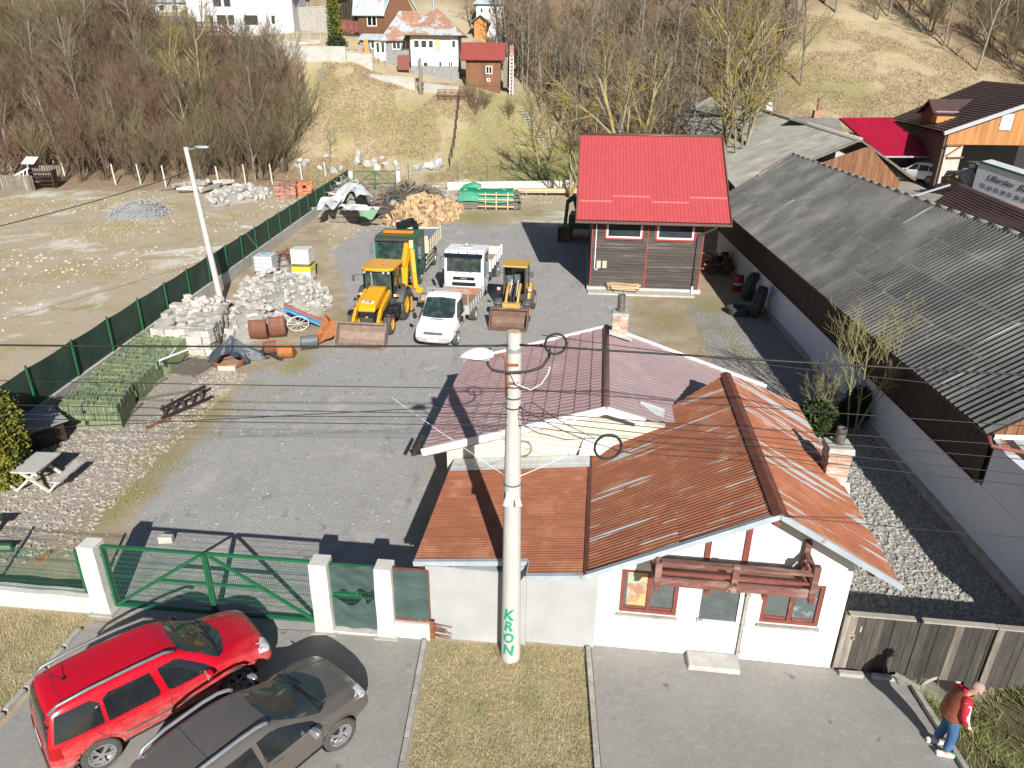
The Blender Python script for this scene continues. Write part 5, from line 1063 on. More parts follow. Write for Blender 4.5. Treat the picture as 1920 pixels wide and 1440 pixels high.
# --- backhoe loader
jc = thing('backhoe_loader', 'bright yellow backhoe loader with a wide front bucket on the ground', 'digger', (-6.5, 34.7, 0), R(-97))
MB().box((.9, 0, .75), (4.3, .62, .5)).box((-.9, 0, .9), (.9, 1.5, .7)).build('chassis', m_blk, jc, bevel=.03)
MB().prism([(.95, 1.25), (.95, 1.98), (1.25, 1.97), (2.75, 1.62), (2.98, 1.46), (3.02, 1.28)], -.42, .42, 'y').build('bonnet', m_jy, jc, bevel=.07)
MB().box((2.88, 0, 1.03), (.2, .74, .52)).build('grille', m_black, jc, bevel=.03); MB().box((2.99, 0, 1.0), (.02, .12, .12)).build('emblem', m_jy, jc)
fr_ = frame((2.66, 0, 1.665), (0, 1, 0), (-.95, 0, .222)); MB().box((0, 0, .0), (.60, .20, .012)).build('logo_plate', m_whp, jc).matrix_basis = fr_
lettering('JCB', .22, m_black, jc, fr_ @ Matrix.Translation((0, 0, .009)), 'logo_lettering', depth=.002, bevel=.006, spacing=1.05)
jcab = MB()
for x, y in ((.92, .62), (.92, -.62), (-.6, .74), (-.6, -.74), (.25, .76), (.25, -.76)): jcab.bar((x, y, 1.15), (x * .95, y * .97, 2.72), .08)
jcab.box((.15, .72, 1.2), (1.6, .1, .35)).box((.15, -.72, 1.2), (1.6, .1, .35)).box((.93, 0, 1.25), (.08, 1.3, .5)).box((-.6, 0, 1.2), (.08, 1.5, .4)).box((.1, 0, 1.0), (1.5, 1.4, .06)); jcab.build('cab_frame', m_blk, jc)
MB().box((.93, 0, 2.08), (.015, 1.16, 1.2)).build('windshield', m_tgl, jc); [MB().box((.2, s * .755, 2.05), (1.4, .012, 1.25)).build('side_window', m_tgl, jc) for s in (-1, 1)]; MB().box((-.6, 0, 2.05), (.012, 1.36, 1.25)).build('rear_window', m_tgl, jc)
MB().box((-.05, 0, 1.45), (.5, .5, .2)).box((-.28, 0, 1.8), (.12, .48, .6)).build('seat', m_gr, jc, bevel=.04)
MB().prism([(-.85, -.82), (-.85, .82), (.9, .82), (1.13, .55), (1.17, 0), (1.13, -.55), (.9, -.82)], 2.72, 2.88, 'z').build('roof', m_jy, jc, bevel=.06)
MB().tube([(.35, .1, 2.88), (.35, .1, 3.02)], [.08, .06], 10).build('beacon', m_amber, jc, smooth=True)
for y in (-.6, .35, .6): MB().tube([(1.08, y, 2.68), (1.14, y, 2.67)], .055, 10).build('work_light', m_lamp, jc)
MB().tube([(1.35, -.18, 1.9), (1.35, -.18, 2.62), (1.42, -.18, 2.75)], .035, 8).build('exhaust', m_steel, jc, smooth=True)
for s in (-1, 1):
    MB().tube([(.95, s * .7, 2.5), (1.1, s * 1.1, 2.52), (1.12, s * 1.15, 2.3)], .018, 6).build('mirror_arm', m_black, jc); MB().box((1.12, s * 1.18, 2.35), (.06, .12, .3)).build('mirror', m_gr, jc)
    MB().bar((.98, s * .66, 1.55), (1.0, s * .95, 1.55), .03).build('lamp_arm', m_black, jc); MB().box((1.04, s * .86, 1.55), (.08, .14, .12)).build('headlight', m_lamp, jc); MB().box((1.04, s * 1.0, 1.55), (.07, .12, .11)).build('indicator', m_amber, jc)
    wheel(jc, (2.3, s * .86, .50), .50, .36, m_jy, sd_=s, rimr=.56, lugs=18, kind='dish', key='jf'); wheel(jc, (0, s * .92, .78), .78, .44, m_jy, sd_=s, rimr=.56, lugs=22, kind='dish', key='jr')
    fd = MB(); fd.grid(lambda u, v: (0 + .90 * math.cos(math.pi * (.12 + .8 * u)), s * (.70 + .5 * v), .78 + .90 * math.sin(math.pi * (.12 + .8 * u))), 12, 1); o = fd.build('rear_fender', m_gr, jc, smooth=True); o.modifiers.new('s', 'SOLIDIFY').thickness = .03
    fd = MB(); fd.grid(lambda u, v: (2.3 + .60 * math.cos(math.pi * (.3 + .6 * u)), s * (.66 + .42 * v), .5 + .62 * math.sin(math.pi * (.3 + .6 * u))), 8, 1); o = fd.build('front_fender', m_black, jc, smooth=True); o.modifiers.new('s', 'SOLIDIFY').thickness = .03
    arm = MB(); pa = [(1.05, 1.72), (1.6, 1.55), (2.6, 1.28), (3.0, .95), (3.45, .45)]
    for a, b in zip(pa, pa[1:]): arm.bar((a[0], s * .60, a[1]), (b[0], s * .60, b[1]), .13, .24)
    arm.build('loader_arm', m_jy, jc); MB().bar((1.2, s * .60, 1.3), (2.75, s * .60, .95), .09).build('ram', m_dksteel, jc); MB().box((2.95, s * .60, .55), (.3, .2, .55)).build('arm_knuckle', m_jy, jc)
    MB().box((1.25, s * .85, .85), (.7, .5, .5)).build('step_tank', m_black, jc, bevel=.03)
    MB().box((-1.25, s * .98, .75), (.16, .18, 1.3)).build('stabiliser', m_jy, jc); MB().box((-1.25, s * .98, .06), (.35, .35, .08)).build('stabiliser_foot', m_dksteel, jc)
bucket('front_bucket', jc, m_bkt, 2.32, [(4.45, .02), (3.95, .03), (3.68, .18), (3.55, .5), (3.6, .85), (3.8, 1.02)], (0, 0, 0))
MB().bar((-.95, .3, 1.2), (-1.3, .62, 1.25), .5, .5).build('boom_pivot', m_dksteel, jc)
def boom(name, pts, w, hs, m=m_jy):
    mb = MB()
    for i, (a, b) in enumerate(zip(pts, pts[1:])): mb.bar(a, b, w, hs[i])
    return mb.build(name, m, jc, bevel=.02)
boom('boom', [(-1.35, .62, 1.3), (-1.5, .66, 2.3), (-1.95, .80, 3.45)], .24, [.42, .36]); boom('dipper_arm', [(-1.9, .98, 3.6), (-1.75, 1.02, 3.2), (-1.5, 1.15, 2.0), (-1.35, 1.25, 1.25)], .22, [.34, .38, .3])
jl = frame((-1.70, 1.135, 2.9), (.22, .11, -1), (-.98, -.05, -.2)); lettering('JCB', .2, m_black, jc, jl @ Matrix.Translation((0, 0, .0)), 'logo_lettering', depth=.002, bevel=.004)
MB().tube([(-1.45, .6, 1.6), (-1.7, .72, 3.0)], .06, 8).build('ram', m_steel, jc); MB().bar((-1.35, 1.25, 1.25), (-1.5, 1.55, 1.1), .2, .3).build('bucket_link', m_jy, jc)
bucket('rear_bucket', jc, m_bkt, .62, [(-1.1, .62), (-1.35, .42), (-1.62, .5), (-1.72, .8), (-1.6, 1.0)], (0, 1.75, 0), teeth=4)
# --- smaller ochre loader
ct = thing('wheel_loader', 'small ochre yellow loader with a brown bucket and a boxy cab', 'digger', (.15, 35.6, 0), R(-98.5))
MB().box((0, 0, .75), (3.0, .6, .5)).build('chassis', m_blk, ct); MB().prism([(-1.6, .8), (-1.75, 1.35), (-.6, 1.5), (-.5, .8)], -.5, .5, 'y').build('engine_cover', m_cy, ct, bevel=.05)
cb = MB()
for x, y in ((.45, .55), (.45, -.55), (-.7, .58), (-.7, -.58)): cb.bar((x, y, 1.0), (x * .95, y, 2.62), .07)
cb.box((-.12, .56, 1.05), (1.2, .08, .4)).box((-.12, -.56, 1.05), (1.2, .08, .4)).box((.46, 0, 1.05), (.06, 1.1, .35)).box((-.7, 0, 1.2), (.06, 1.1, .5)).build('cab_frame', m_blk, ct)
m_clr = mat('clear_cab_glass', (.10, .13, .14), .05, (.18, .22, .23), 2, 0, spec=.8)
MB().box((-.7, 0, 1.9), (.012, 1.08, 1.2)).build('rear_window', m_clr, ct); MB().box((-.1, .57, 1.95), (1.1, .012, 1.25)).build('side_window', m_tgl, ct); MB().box((-.1, -.57, 1.95), (1.1, .012, 1.25)).build('side_window', m_tgl, ct)
MB().box((-.3, 0, 1.3), (.5, .5, .2)).box((-.5, .05, 1.72), (.12, .46, .65)).build('seat', m_gr, ct, bevel=.05); MB().lathe([(.18, 0), (.2, .02), (.18, .04)], 16, (.15, .05, 1.7)).build('steering_wheel', m_black, ct)
MB().box((-.12, 0, 2.66), (1.45, 1.3, .09)).build('roof', m_cy, ct, bevel=.03)
for s in (-1, 1):
    for x, k in ((1.07, 0), (-1.07, 1)): wheel(ct, (x, s * .72, .50), .50, .36, m_cy, sd_=s, rimr=.52, lugs=20, kind='dish', key='ct')
    fd = MB(); fd.grid(lambda u, v: (1.07 + .60 * math.cos(math.pi * (.25 + .5 * u)), s * (.52 + .42 * v), .52 + .60 * math.sin(math.pi * (.25 + .5 * u))), 8, 1); o = fd.build('fender', m_gr, ct, smooth=True); o.modifiers.new('s', 'SOLIDIFY').thickness = .03
    MB().prism([(-1.75, .75), (-1.75, 1.3), (-1.0, 1.45), (-.2, 1.1), (-.1, .8)], s * .62 - .12, s * .62 + .12, 'y').build('rear_fender', m_cy, ct, bevel=.04)
    a = MB(); [a.bar((p[0], s * .3, p[1]), (q[0], s * .3, q[1]), .1, .2) for p, q in zip([(.3, 1.65), (.9, 1.45), (1.5, .9)], [(.9, 1.45), (1.5, .9), (1.85, .45)])]; a.build('loader_arm', m_cy, ct)
    MB().tube([(.3, s * .16, 1.9), (.9, s * .16, 1.2)], .05, 8).build('ram', m_steel, ct); MB().tube([(.5, s * .08, 1.7), (1.6, s * .08, .95)], .04, 8).build('ram', m_dksteel, ct)
    MB().bar((.5, s * .56, 1.5), (.55, s * .85, 1.5), .03).build('lamp_arm', m_black, ct); MB().box((.58, s * .8, 1.5), (.06, .16, .12)).build('headlight', m_lamp, ct); MB().box((.58, s * .8, 1.4), (.06, .16, .07)).build('indicator', m_tail, ct)
    MB().bar((.4, s * .56, 2.3), (.45, s * .8, 2.3), .02).build('mirror_arm', m_black, ct); MB().box((.45, s * .86, 2.25), (.06, .18, .3)).build('mirror', m_gr, ct)
MB().box((1.5, 0, .8), (.3, .9, .5)).build('quick_hitch', m_cy, ct)
bucket('front_bucket', ct, m_bkt2, 1.85, [(2.75, .02), (2.3, .03), (2.02, .15), (1.92, .45), (1.98, .78), (2.15, .95)], (0, 0, 0))
# --- truck cabs
def truck(name, lab, cat, loc, rz, cab, W, Hc, m_body, visor, wheels, key, wr=.48):
    t = thing(name, lab, cat, loc, rz); x0, x1 = cab
    prof_ = [(x0, .55), (x0, Hc), (x1 - .35, Hc), (x1 - .16, Hc - .12), (x1 - .02, 1.45), (x1, 1.2), (x1, .45), (x1 - .1, .42), (x1 - .1, .42)][:-1]
    b = MB().prism(prof_, -W / 2, W / 2, 'y').build('cab', m_body, t, bevel=.05)
    wf = frame((x1 - .085, 0, 1.9), (0, 1, 0), (-.14, 0, Hc - 1.57)); hh = Hc - 1.75
    MB().box((0, 0, 0), (W - .3, hh, .02)).build('windshield', m_tgl, t).matrix_basis = frame((x1 - .09, 0, (Hc + 1.4) / 2 - .0), (0, 1, 0), (-.14, 0, Hc - 1.57))
    for s in (-1, 1):
        MB().prism([(x0 + .35, 1.55), (x0 + .35, Hc - .25), (x1 - .4, Hc - .25), (x1 - .25, 1.5)], s * W / 2 - .008, s * W / 2 + .008, 'y').build('side_window', m_tgl, t)
        d = MB(); [d.bar((a[0], s * (W / 2 + .003), a[1]), (b_[0], s * (W / 2 + .003), b_[1]), .012) for a, b_ in (((x0 + .28, .6), (x0 + .28, Hc - .15)), ((x1 - .22, .9), (x1 - .22, 1.5)))]; d.build('door_seam', m_under, t)
        MB().box((x0 + .5, s * (W / 2 + .02), 1.35), (.18, .03, .04)).build('door_handle', m_black, t)
        MB().tube([(x1 - .2, s * W / 2, Hc - .35), (x1 + .02, s * (W / 2 + .18), Hc - .35), (x1 + .02, s * (W / 2 + .18), 1.5)], .018, 6).build('mirror_arm', m_black, t)
        MB().box((x1, s * (W / 2 + .2), Hc - .75), (.1, .2, .5)).build('mirror', m_mir, t, bevel=.03); MB().box((x1, s * (W / 2 + .2), Hc - 1.12), (.1, .2, .18)).build('mirror', m_mir, t, bevel=.03)
        MB().box((x1 + .0, s * (W / 2 - .3), .6), (.05, .35, .2)).build('headlight', m_lamp, t)
        f = MB(); f.grid(lambda u, v: (.0 + (wr + .1) * math.cos(math.pi * (-.05 + 1.1 * u)), s * (W / 2 - .4 * v + .01), wr + (wr + .1) * math.sin(math.pi * (-.05 + 1.1 * u))), 14, 1); o = f.build('fender', m_gr, t, smooth=True); o.modifiers.new('s', 'SOLIDIFY').thickness = .03
    MB().box((x1 + .02, 0, .52), (.12, W, .3)).build('bumper', m_gr if visor == 'g' else m_body, t, bevel=.03)
    MB().box((x1 + .012, 0, 1.22), (.03, W * .55, .17)).build('grille', m_black, t)
    MB().box((x1 + .012, 0, .9), (.03, W * .6, .2)).build('grille', m_black, t)
    for y in (-.5, .1): MB().bar((x1 + .0, y - .25, 1.48), (x1 - .04, y + .35, 1.56), .02).build('wiper', m_black, t)
    for x in wheels:
        for s in (-1, 1): wheel(t, (x, s * (W / 2 - .18), wr), wr, .3, m_alloy, sd_=s, rimr=.6, kind='dish', key=key)
    return t, b
def dump(t, x0, x1, W, z0, z1, m, mi, ribs=6, name='load_bed', hb=.25):
    MB().box(((x0 + x1) / 2, 0, z0), (x1 - x0, W, .08)).build(name, mi, t)
    MB().box(((x0 + x1) / 2, 0, z0 - .3), (x1 - x0 + .3, .8, .3)).build('chassis_frame', m_blk, t)
    for s in (-1, 1):
        o = MB().box(((x0 + x1) / 2, s * W / 2, (z0 + z1) / 2), (x1 - x0, .05, z1 - z0)).build('side_board', m, t)
        for i in range(ribs + 1): MB().box((lerp(x0 + .04, x1 - .04, i / ribs), s * (W / 2 + .035), (z0 + z1) / 2), (.07, .05, z1 - z0 + .04)).build('rib', m, o)
        MB().box(((x0 + x1) / 2, s * (W / 2 + .03), (z0 + z1) / 2), (x1 - x0, .03, .05)).build('rib', m, o)
    MB().box((x1, 0, (z0 + z1) / 2 + hb / 2), (.06, W + .06, z1 - z0 + hb)).build('head_board', m, t)
    MB().box((x0, 0, (z0 + z1) / 2 + .0), (.06, W + .06, z1 - z0)).build('tail_board', m, t)
    for s in (-1, 1): MB().box((x0, s * W / 2, (z0 + z1) / 2 + .06), (.1, .1, z1 - z0 + .14)).build('corner_post', m, t)
mn, b = truck('tipper_truck', 'white tipper truck parked behind the white pickup', 'truck', (-2.55, 39.05, 0), R(-98), (-.65, 1.12), 2.2, 2.72, m_tw, 'w', (0, -4.0), 'mn')
MB().box((1.16, 0, 2.50), (.12, 2.12, .2), m=Matrix.Rotation(.3, 3, 'Y')).build('sun_visor', mat('navy_sun_visor', (.02, .025, .05), .2, bump=0), mn, bevel=.03)
MB().box((.0, 0, 2.74), (.55, .7, .04)).build('roof_hatch', mat('grey_hatch', (.55, .58, .58), .3), mn, bevel=.01)
lettering('MAN', .12, m_steel, mn, frame((1.145, 0, 1.22), (0, 1, 0), (0, 0, 1)), 'logo_lettering', depth=.003, bevel=.006, spacing=1.4)
for y in (-.75, -.25, .25, .75): MB().bar((1.0, y, 2.72), (1.2, y, 2.6), .03).build('visor_bracket', m_black, mn)
dump(mn, -5.1, -.95, 2.2, 1.12, 1.62, m_tw, mat('bed_plank', (.42, .26, .15), .8), 5, hb=.2)
MB().box((-2.5, .9, .7), (1.2, .35, .4)).build('side_tank', m_blk, mn); MB().box((-2.5, -.9, .7), (1.2, .35, .4)).build('side_tank', m_blk, mn)
gn, b = truck('dump_truck', 'dark green dump truck with a cream body and a folded black crane', 'truck', (-6.62, 41.25, 0), R(-95), (-1.15, 1.25), 2.4, 3.0, m_tg, 'g', (0, -4.4), 'gn', .52)
MB().box((1.12, 0, 2.86), (.36, 2.38, .16), m=Matrix.Rotation(.25, 3, 'Y')).build('sun_visor', m_blk, gn, bevel=.04)
MB().box((.25, 0, 3.09), (.28, 1.75, .16)).build('light_bar', m_amber, gn, bevel=.04)
dump(gn, -6.2, -2.0, 2.4, 1.35, 2.1, m_bed, m_bedg, 6, hb=.3)
MB().slab([(-5.9, -.05, 2.0), (-2.2, .0, 2.65), (-2.2, 1.2, 2.2), (-5.9, 1.2, 2.05)], .03).build('loaded_steel_sheet', m_bedg, gn)
MB().box((-1.6, -.2, 1.9), (.45, 1.0, 1.6)).build('crane_base', m_black, gn, bevel=.05); MB().bar((-1.6, -.5, 3.0), (-2.5, .25, 3.15), .35, .45).build('crane_arm', m_black, gn); MB().bar((-2.5, .3, 3.1), (-1.7, .7, 2.4), .28, .35).build('crane_arm', m_black, gn)
MB().box((-2.1, -.45, 3.14), (.12, .3, .24), rz=.5).build('crane_label', m_whp, gn); MB().tube([(-1.5, .6, 3.1), (-1.9, .9, 3.2), (-2.3, .7, 2.9), (-2.0, .3, 3.3)], .03, 6).build('hose', m_black, gn)
for k in range(3): MB().box((-2.6, 1.18, .6 + .28 * k), (2.2, .05, .12)).build('side_guard', m_bed, gn)
MB().tube([(-1.3, 1.1, 1.2), (-1.3, 1.1, 2.6)], .05, 8).build('exhaust', m_steel, gn)
# --- white pickup van
vn = thing('pickup_van', 'white flatbed van with a rusty open load bed, parked in front', 'van', (-3.44, 31.1, 0), R(-100))
vst = [(-1.60, -1.60, .42, .8, 1.15, 2.05, .82, .93, .90, .72), (-1.50, -1.52, .40, .8, 1.16, 2.14, .84, .95, .92, .76), (-1.1, -1.1, .38, .8, 1.16, 2.16, .86, .96, .93, .77), (-.75, -.8, .38, .8, 1.15, 2.13, .86, .96, .93, .76), (-.35, -.42, .38, .78, 1.12, 1.75, .86, .96, .93, .74), (.02, .0, .38, .78, 1.1, 1.36, .86, .96, .925, .78), (.35, .34, .38, .76, 1.05, 1.22, .86, .95, .90, .74), (.72, .70, .38, .7, .93, 1.04, .84, .92, .86, .68), (.90, .87, .36, .6, .78, .86, .80, .86, .8, .6), (.96, .94, .40, .55, .68, .74, .7, .76, .72, .5)]
vb = body_loft('body', vst, m_tw, vn, (0,), .40, (.6, 1.05), 2, .36); vv = bvh_of(vb)
for s in (-1, 1):
    wheel(vn, (0, s * .84, .35), .345, .22, m_steel, sd_=s, kind='dish', key='vn'); wheel(vn, (-3.6, s * .8, .35), .345, .36, m_steel, sd_=s, kind='dish', key='vn2')
    side(vn, 'side_window', m_tgl, vv, [(-1.42, 1.22), (-.12, 1.2), (-.62, 1.86), (-1.40, 1.92)], s); side(vn, 'door_seam', m_under, vv, strip([(-1.45, .45), (-1.45, 2.0)], .012), s, off=.003); side(vn, 'rub_strip', m_gr, vv, [(-1.4, .72), (.42, .70), (.42, .76), (-1.4, .78)], s, off=.01)
    MB().box((-.02, s * 1.12, 1.28), (.12, .16, .28)).build('mirror', m_black, vn, bevel=.03); MB().bar((-.1, s * .92, 1.2), (-.02, s * 1.1, 1.25), .03).build('mirror_arm', m_black, vn)
    decal(vn, 'headlight', m_lamp, vv, [(s * .48, .72), (s * .80, .70), (s * .82, .86), (s * .50, .90)][::s], (3, 0, 0), (0, 1, 0), (0, 0, 1), off=.008); side(vn, 'indicator', m_amber, vv, [(.45, .82), (.6, .8), (.6, .88), (.45, .88)], s, off=.01)
decal(vn, 'windshield', m_tgl, vv, [(-.80, 1.32), (0, 1.30), (.80, 1.32), (.69, 2.0), (0, 2.04), (-.69, 2.0)], (3, 0, 0), (0, 1, 0), (0, 0, 1), off=.008)
decal(vn, 'grille', m_gr, vv, [(-.46, .74), (.46, .74), (.44, .86), (-.44, .86)], (3, 0, 0), (0, 1, 0), (0, 0, 1), off=.01)
decal(vn, 'bumper', mat('silver_grey_bumper', (.42, .42, .43), .4), vv, [(-.8, .38), (.8, .38), (.78, .62), (-.78, .62)], (3, 0, 0), (0, 1, 0), (0, 0, 1), off=.02)
decal(vn, 'number_plate', m_whp, vv, [(-.26, .44), (.26, .44), (.26, .55), (-.26, .55)], (3, 0, 0), (0, 1, 0), (0, 0, 1), off=.035, step=.3)
decal(vn, 'bonnet_vent', m_gr, vv, [(.22, -.32), (.28, -.32), (.28, .32), (.22, .32)], (0, 0, 3), (1, 0, 0), (0, 1, 0), off=.008)
MB().tube([(-1.15, -.55, 2.16), (-1.15, -.55, 2.24)], [.05, .02], 8).build('roof_aerial', m_black, vn)
dump(vn, -4.9, -1.75, 2.0, .92, 1.32, mat('silver_side_board', (.5, .52, .55), .4, (.42, .44, .47), 3, metal=.3), m_rbed, 6, hb=.05)
MB().box((-4.87, 0, 1.12), (.03, 1.9, .36)).build('tail_lining', m_rbed, vn); MB().box((-3.3, -.96, 1.1), (3.0, .02, .3)).build('side_lining', m_rbed, vn)
rk = MB(); rk.bar((-1.78, -1.0, 1.0), (-1.78, -1.0, 2.12), .05).bar((-1.78, 1.0, 1.0), (-1.78, 1.0, 2.12), .05)
for z in (2.12, 1.95): rk.bar((-1.78, -1.0, z), (-1.78, 1.0, z), .05)
rk.bar((-1.78, 0, 1.4), (-1.78, 0, 2.12), .04); rk.build('headboard_rack', m_steel, vn)
for s in (-1, 1): MB().box((-3.3, s * 1.04, .95), (3.1, .02, .05)).build('yellow_stripe', m_jy, vn)
# ---------------------------------------------------------------- long green screen fence on the left
def fence_panel_shade():
    m, nt, bs, vec, oi = base('dark_green_shade_net')
    a = nz(nt, scaled(nt, vec, (.6, 1, 9)), 1.4, 5, .7); b = nz(nt, vec, .8, 4); f = nz(nt, vec, 60, 2)
    c = mixc(nt, ramp(nt, a, .3, .7), (.012, .045, .030), (.035, .075, .05)); c = mixc(nt, ramp(nt, b, .5, .7), c, (.055, .075, .05)); c = mixc(nt, ramp(nt, f, .6, .75), c, (.10, .12, .09))
    lk(nt, c, bs.inputs['Base Color']); bs.inputs['Roughness'].default_value = .8; bumpit(nt, bs, a, .3, .02); return m
m_net = fence_panel_shade()
F0, F1 = Vector((-18.6, 12.6, 0)), Vector((-18.1, 75.5, 0)); F0 = Vector((-17.35, 10, 0)); fd_ = (F1 - F0).normalized()
pts_f = [P(20, 822), P(104, 775), P(178, 720), P(240, 676), P(340, 601), P(381, 570), P(449, 520), P(505, 479), P(560, 436), P(612, 395), P(655, 345)]
ff = thing('screen_fence', 'long dark green screen fence on a concrete base along the left side of the yard', 'fence', (0, 0, 0))
fa, fb = P(104, 775), P(655, 358); fdir = (fb - fa).normalized(); fst = fa - fdir * 14; L_f = (fb - fst).length
npn = int(L_f / 2.55)
me_p = MB().grid(lambda u, v: (.02 * math.sin(u * 9) * math.sin(3 * v), u * (L_f / npn), .72 + 1.42 * v - .05 * math.sin(math.pi * u) * (v > .9)), 10, 4).mesh('net_panel', m_net, True)
me_po = MB().box((0, 0, 1.45), (.06, .06, 1.6)).mesh('post', m_green); me_b = MB().box((0, L_f / npn / 2, .3), (.26, L_f / npn - .01, .84)).mesh('base_block', m_conc)
fang = math.atan2(-fdir.x, fdir.y)
for i in range(npn):
    p = fst + fdir * (i * L_f / npn); link('net_panel', me_p, ff, p, (0, 0, fang)); link('post', me_po, ff, p + Vector((.05, 0, random.uniform(-.03, .03))), (random.uniform(-.01, .01), random.uniform(-.015, .015), fang)); link('base_block', me_b, ff, p, (0, 0, fang))
# far gate and far boundary
fg = thing('far_gate', 'small green braced gate at the far end of the yard between two concrete posts', 'gate', P(660, 357)); g0 = P(660, 357); g1 = P(748, 356); gx = (g1 - g0); gl = gx.length; fg.rotation_euler.z = math.atan2(gx.y, gx.x)
for x in (0, gl): MB().box((x, 0, .95), (.42, .42, 2.0)).build('gate_post', m_pil, fg)
z0, z1 = .25, 1.9
MB().bar((.3, 0, z1), (gl - .3, 0, z1), .09).bar((.3, 0, z0), (gl - .3, 0, z0), .07).bar((.3, 0, z0), (.3, 0, z1), .08).bar((gl - .3, 0, z0), (gl - .3, 0, z1), .08).bar((gl / 2, 0, z0), (gl / 2, 0, z1), .16).bar((gl / 2, 0, z1), (gl - .4, 0, z0), .09).bar((gl / 2, 0, z1), (1.2, 0, 1.1), .09).bar((1.2, 0, 1.1), (gl / 2, 0, 1.1), .07).build('gate_frame', m_green, fg)
wiremesh(fg, .3, gl - .3, z0, z1, .04, .2, .35, r=.006)
fe = thing('wire_fence', 'green wire fence on a low concrete wall at the back of the yard', 'fence', P(760, 357)); e0 = P(760, 357); e1 = P(1100, 352); ex = e1 - e0; el = ex.length; fe.rotation_euler.z = math.atan2(ex.y, ex.x)
MB().box((el / 2 + 2.2, 0, .3), (el - 4.4, .25, 1.0)).build('wall', m_pil, fe)
for x in (.4, 5.5, 8.6, 11.7, 14.3, 14.7, 18, 21): MB().box((x, 0, 1.6), (.09, .09, 2.0)).build('post', m_green, fe)
wiremesh(fe, .4, el, .8, 2.3, .0, .25, .5, r=.005, kinks=False)
# ---------------------------------------------------------------- far street lamp on a leaning pole
b_ = P(415, 568); lp = thing('lamp_post', 'slim pale lamp post with a small lamp, leaning beside the long green fence', 'lamp post', b_)
tv = PY(348, 276, b_.y + .3) - b_
mb = MB(); mb.tube([tuple(tv * t) for t in (0, .25, .5, .75, 1)], [.17, .155, .14, .125, .11], 14); mb.build('shaft', mat('pale_painted_pole', (.50, .49, .465), .8, (.44, .43, .41), 3), lp, smooth=True, auto=True)
MB().tube([tuple(tv), tuple(tv + Vector((.25, 0, -.1))), tuple(tv + Vector((.55, -.05, .0)))], .03, 6).build('lamp_bracket', m_steel, lp); MB().rock(tuple(tv + Vector((.85, -.1, .02))), (.85, .36, .2), 3, False, 2).build('lamp_head', m_steel, lp, smooth=True)
wire(b_ + tv * .86, P(-260, 480, 5.5), 'black cable from the leaning lamp post down to the left edge', .25, .02); 
wire(b_ + tv * .93, P(495, 480, 1.0), 'thin stay wire from the leaning lamp post to the screen fence', 0, .012, m_steel)
# ---------------------------------------------------------------- rubble and piles
def heap(name, lab, cat, poly, hmax, m, n, size, seed=1, flat=1, core=True, shape=None, kinds=None, ct=None, zc=0, pname='stone', sub=1, lean=.5, edge=.8, corem=None):
    "pile of separately placed pieces over a mound; poly = ground outline"
    rr = random.Random(seed); P2 = [Vector((p[0], p[1])) for p in poly]; cx = sum(p.x for p in P2) / len(P2); cy = sum(p.y for p in P2) / len(P2)
    t = thing(name, lab, cat, (cx, cy, zc)); R_ = [(p - Vector((cx, cy))) for p in P2]
    def reach(a):
        d = Vector((math.cos(a), math.sin(a))); best = .2
        for p, q in zip(R_, R_[1:] + R_[:1]):
            e = q - p; den = d.x * e.y - d.y * e.x
            if abs(den) < 1e-9: continue
            s = (p.x * e.y - p.y * e.x) / den; u = (p.x * d.y - p.y * d.x) / den
            if s > 0 and -1e-6 <= u <= 1 + 1e-6: best = max(best, s)
        return best
    def hgt(x, y):
        r = math.hypot(x, y); a = math.atan2(y, x); k = r / reach(a)
        return max(0, hmax * (1 - k ** 1.6) * (.85 + .3 * noise.noise(Vector((x * .6, y * .6, seed))))) if k < 1 else 0
    if core:
        mb = MB(); mb.grid(lambda u, v: (lambda a, k: (math.cos(a) * k * reach(a), math.sin(a) * k * reach(a), hgt(math.cos(a) * k * reach(a), math.sin(a) * k * reach(a)) - .05))(2 * math.pi * u, v), 36, 10)
        mb.build('mound', corem or m_mound, t, smooth=True)
    mes = kinds or [MB().rock((0, 0, 0), (1, rr.uniform(.6, .95), rr.uniform(.45, .8)), seed * 31 + k, False, sub).mesh(pname, m) for k in range(7)]
    for i in range(n):
        a = rr.uniform(0, 6.283); k = math.sqrt(rr.random()) * 1.0; x, y = math.cos(a) * k * reach(a), math.sin(a) * k * reach(a)
        s = rr.uniform(size[0], size[1]) * (1.25 if rr.random() < .12 else 1); o = link(pname, rr.choice(mes), t, (x, y, hgt(x, y) + s * .12), (rr.gauss(0, lean), rr.gauss(0, lean), rr.uniform(0, 6.28)), (s, s, s * flat))
    return t
m_mound = mat('rubble_dust', (.44, .42, .38), .95, (.3, .28, .24), 7, .6)
px0 = lambda *pts: [P(*p) for p in pts]
rub = heap('rubble_heap', 'big heap of pale broken concrete and stone in front of the white tank', 'rubble', px0((440, 560), (455, 530), (500, 508), (570, 520), (618, 545), (628, 570), (600, 595), (540, 600), (480, 600)), 1.05, m_stone, 298, (.16, .62), 3)
slabs = [MB().box((0, 0, 0), (1.0, .34, .22)).mesh('concrete_beam', m_conc), MB().box((0, 0, 0), (.9, .3, .3)).mesh('concrete_beam', m_stone)]
rub2 = heap('broken_slab_heap', 'broken concrete slabs and beams lying between the block stack and the big rubble heap', 'rubble', px0((408, 615), (425, 570), (500, 565), (545, 595), (520, 625), (440, 655)), 1.0, m_stone, 95, (.4, .95), 8, kinds=slabs + [MB().rock((0, 0, 0), (.7, .5, .35), k, False).mesh('stone', m_stone) for k in range(3)], pname='concrete_beam', lean=.3)
m_block = mat('aerated_block', (.55, .52, .46), .95, (.44, .41, .36), 6, .4, rnd=.2, c3=(.36, .33, .29), sc3=2)
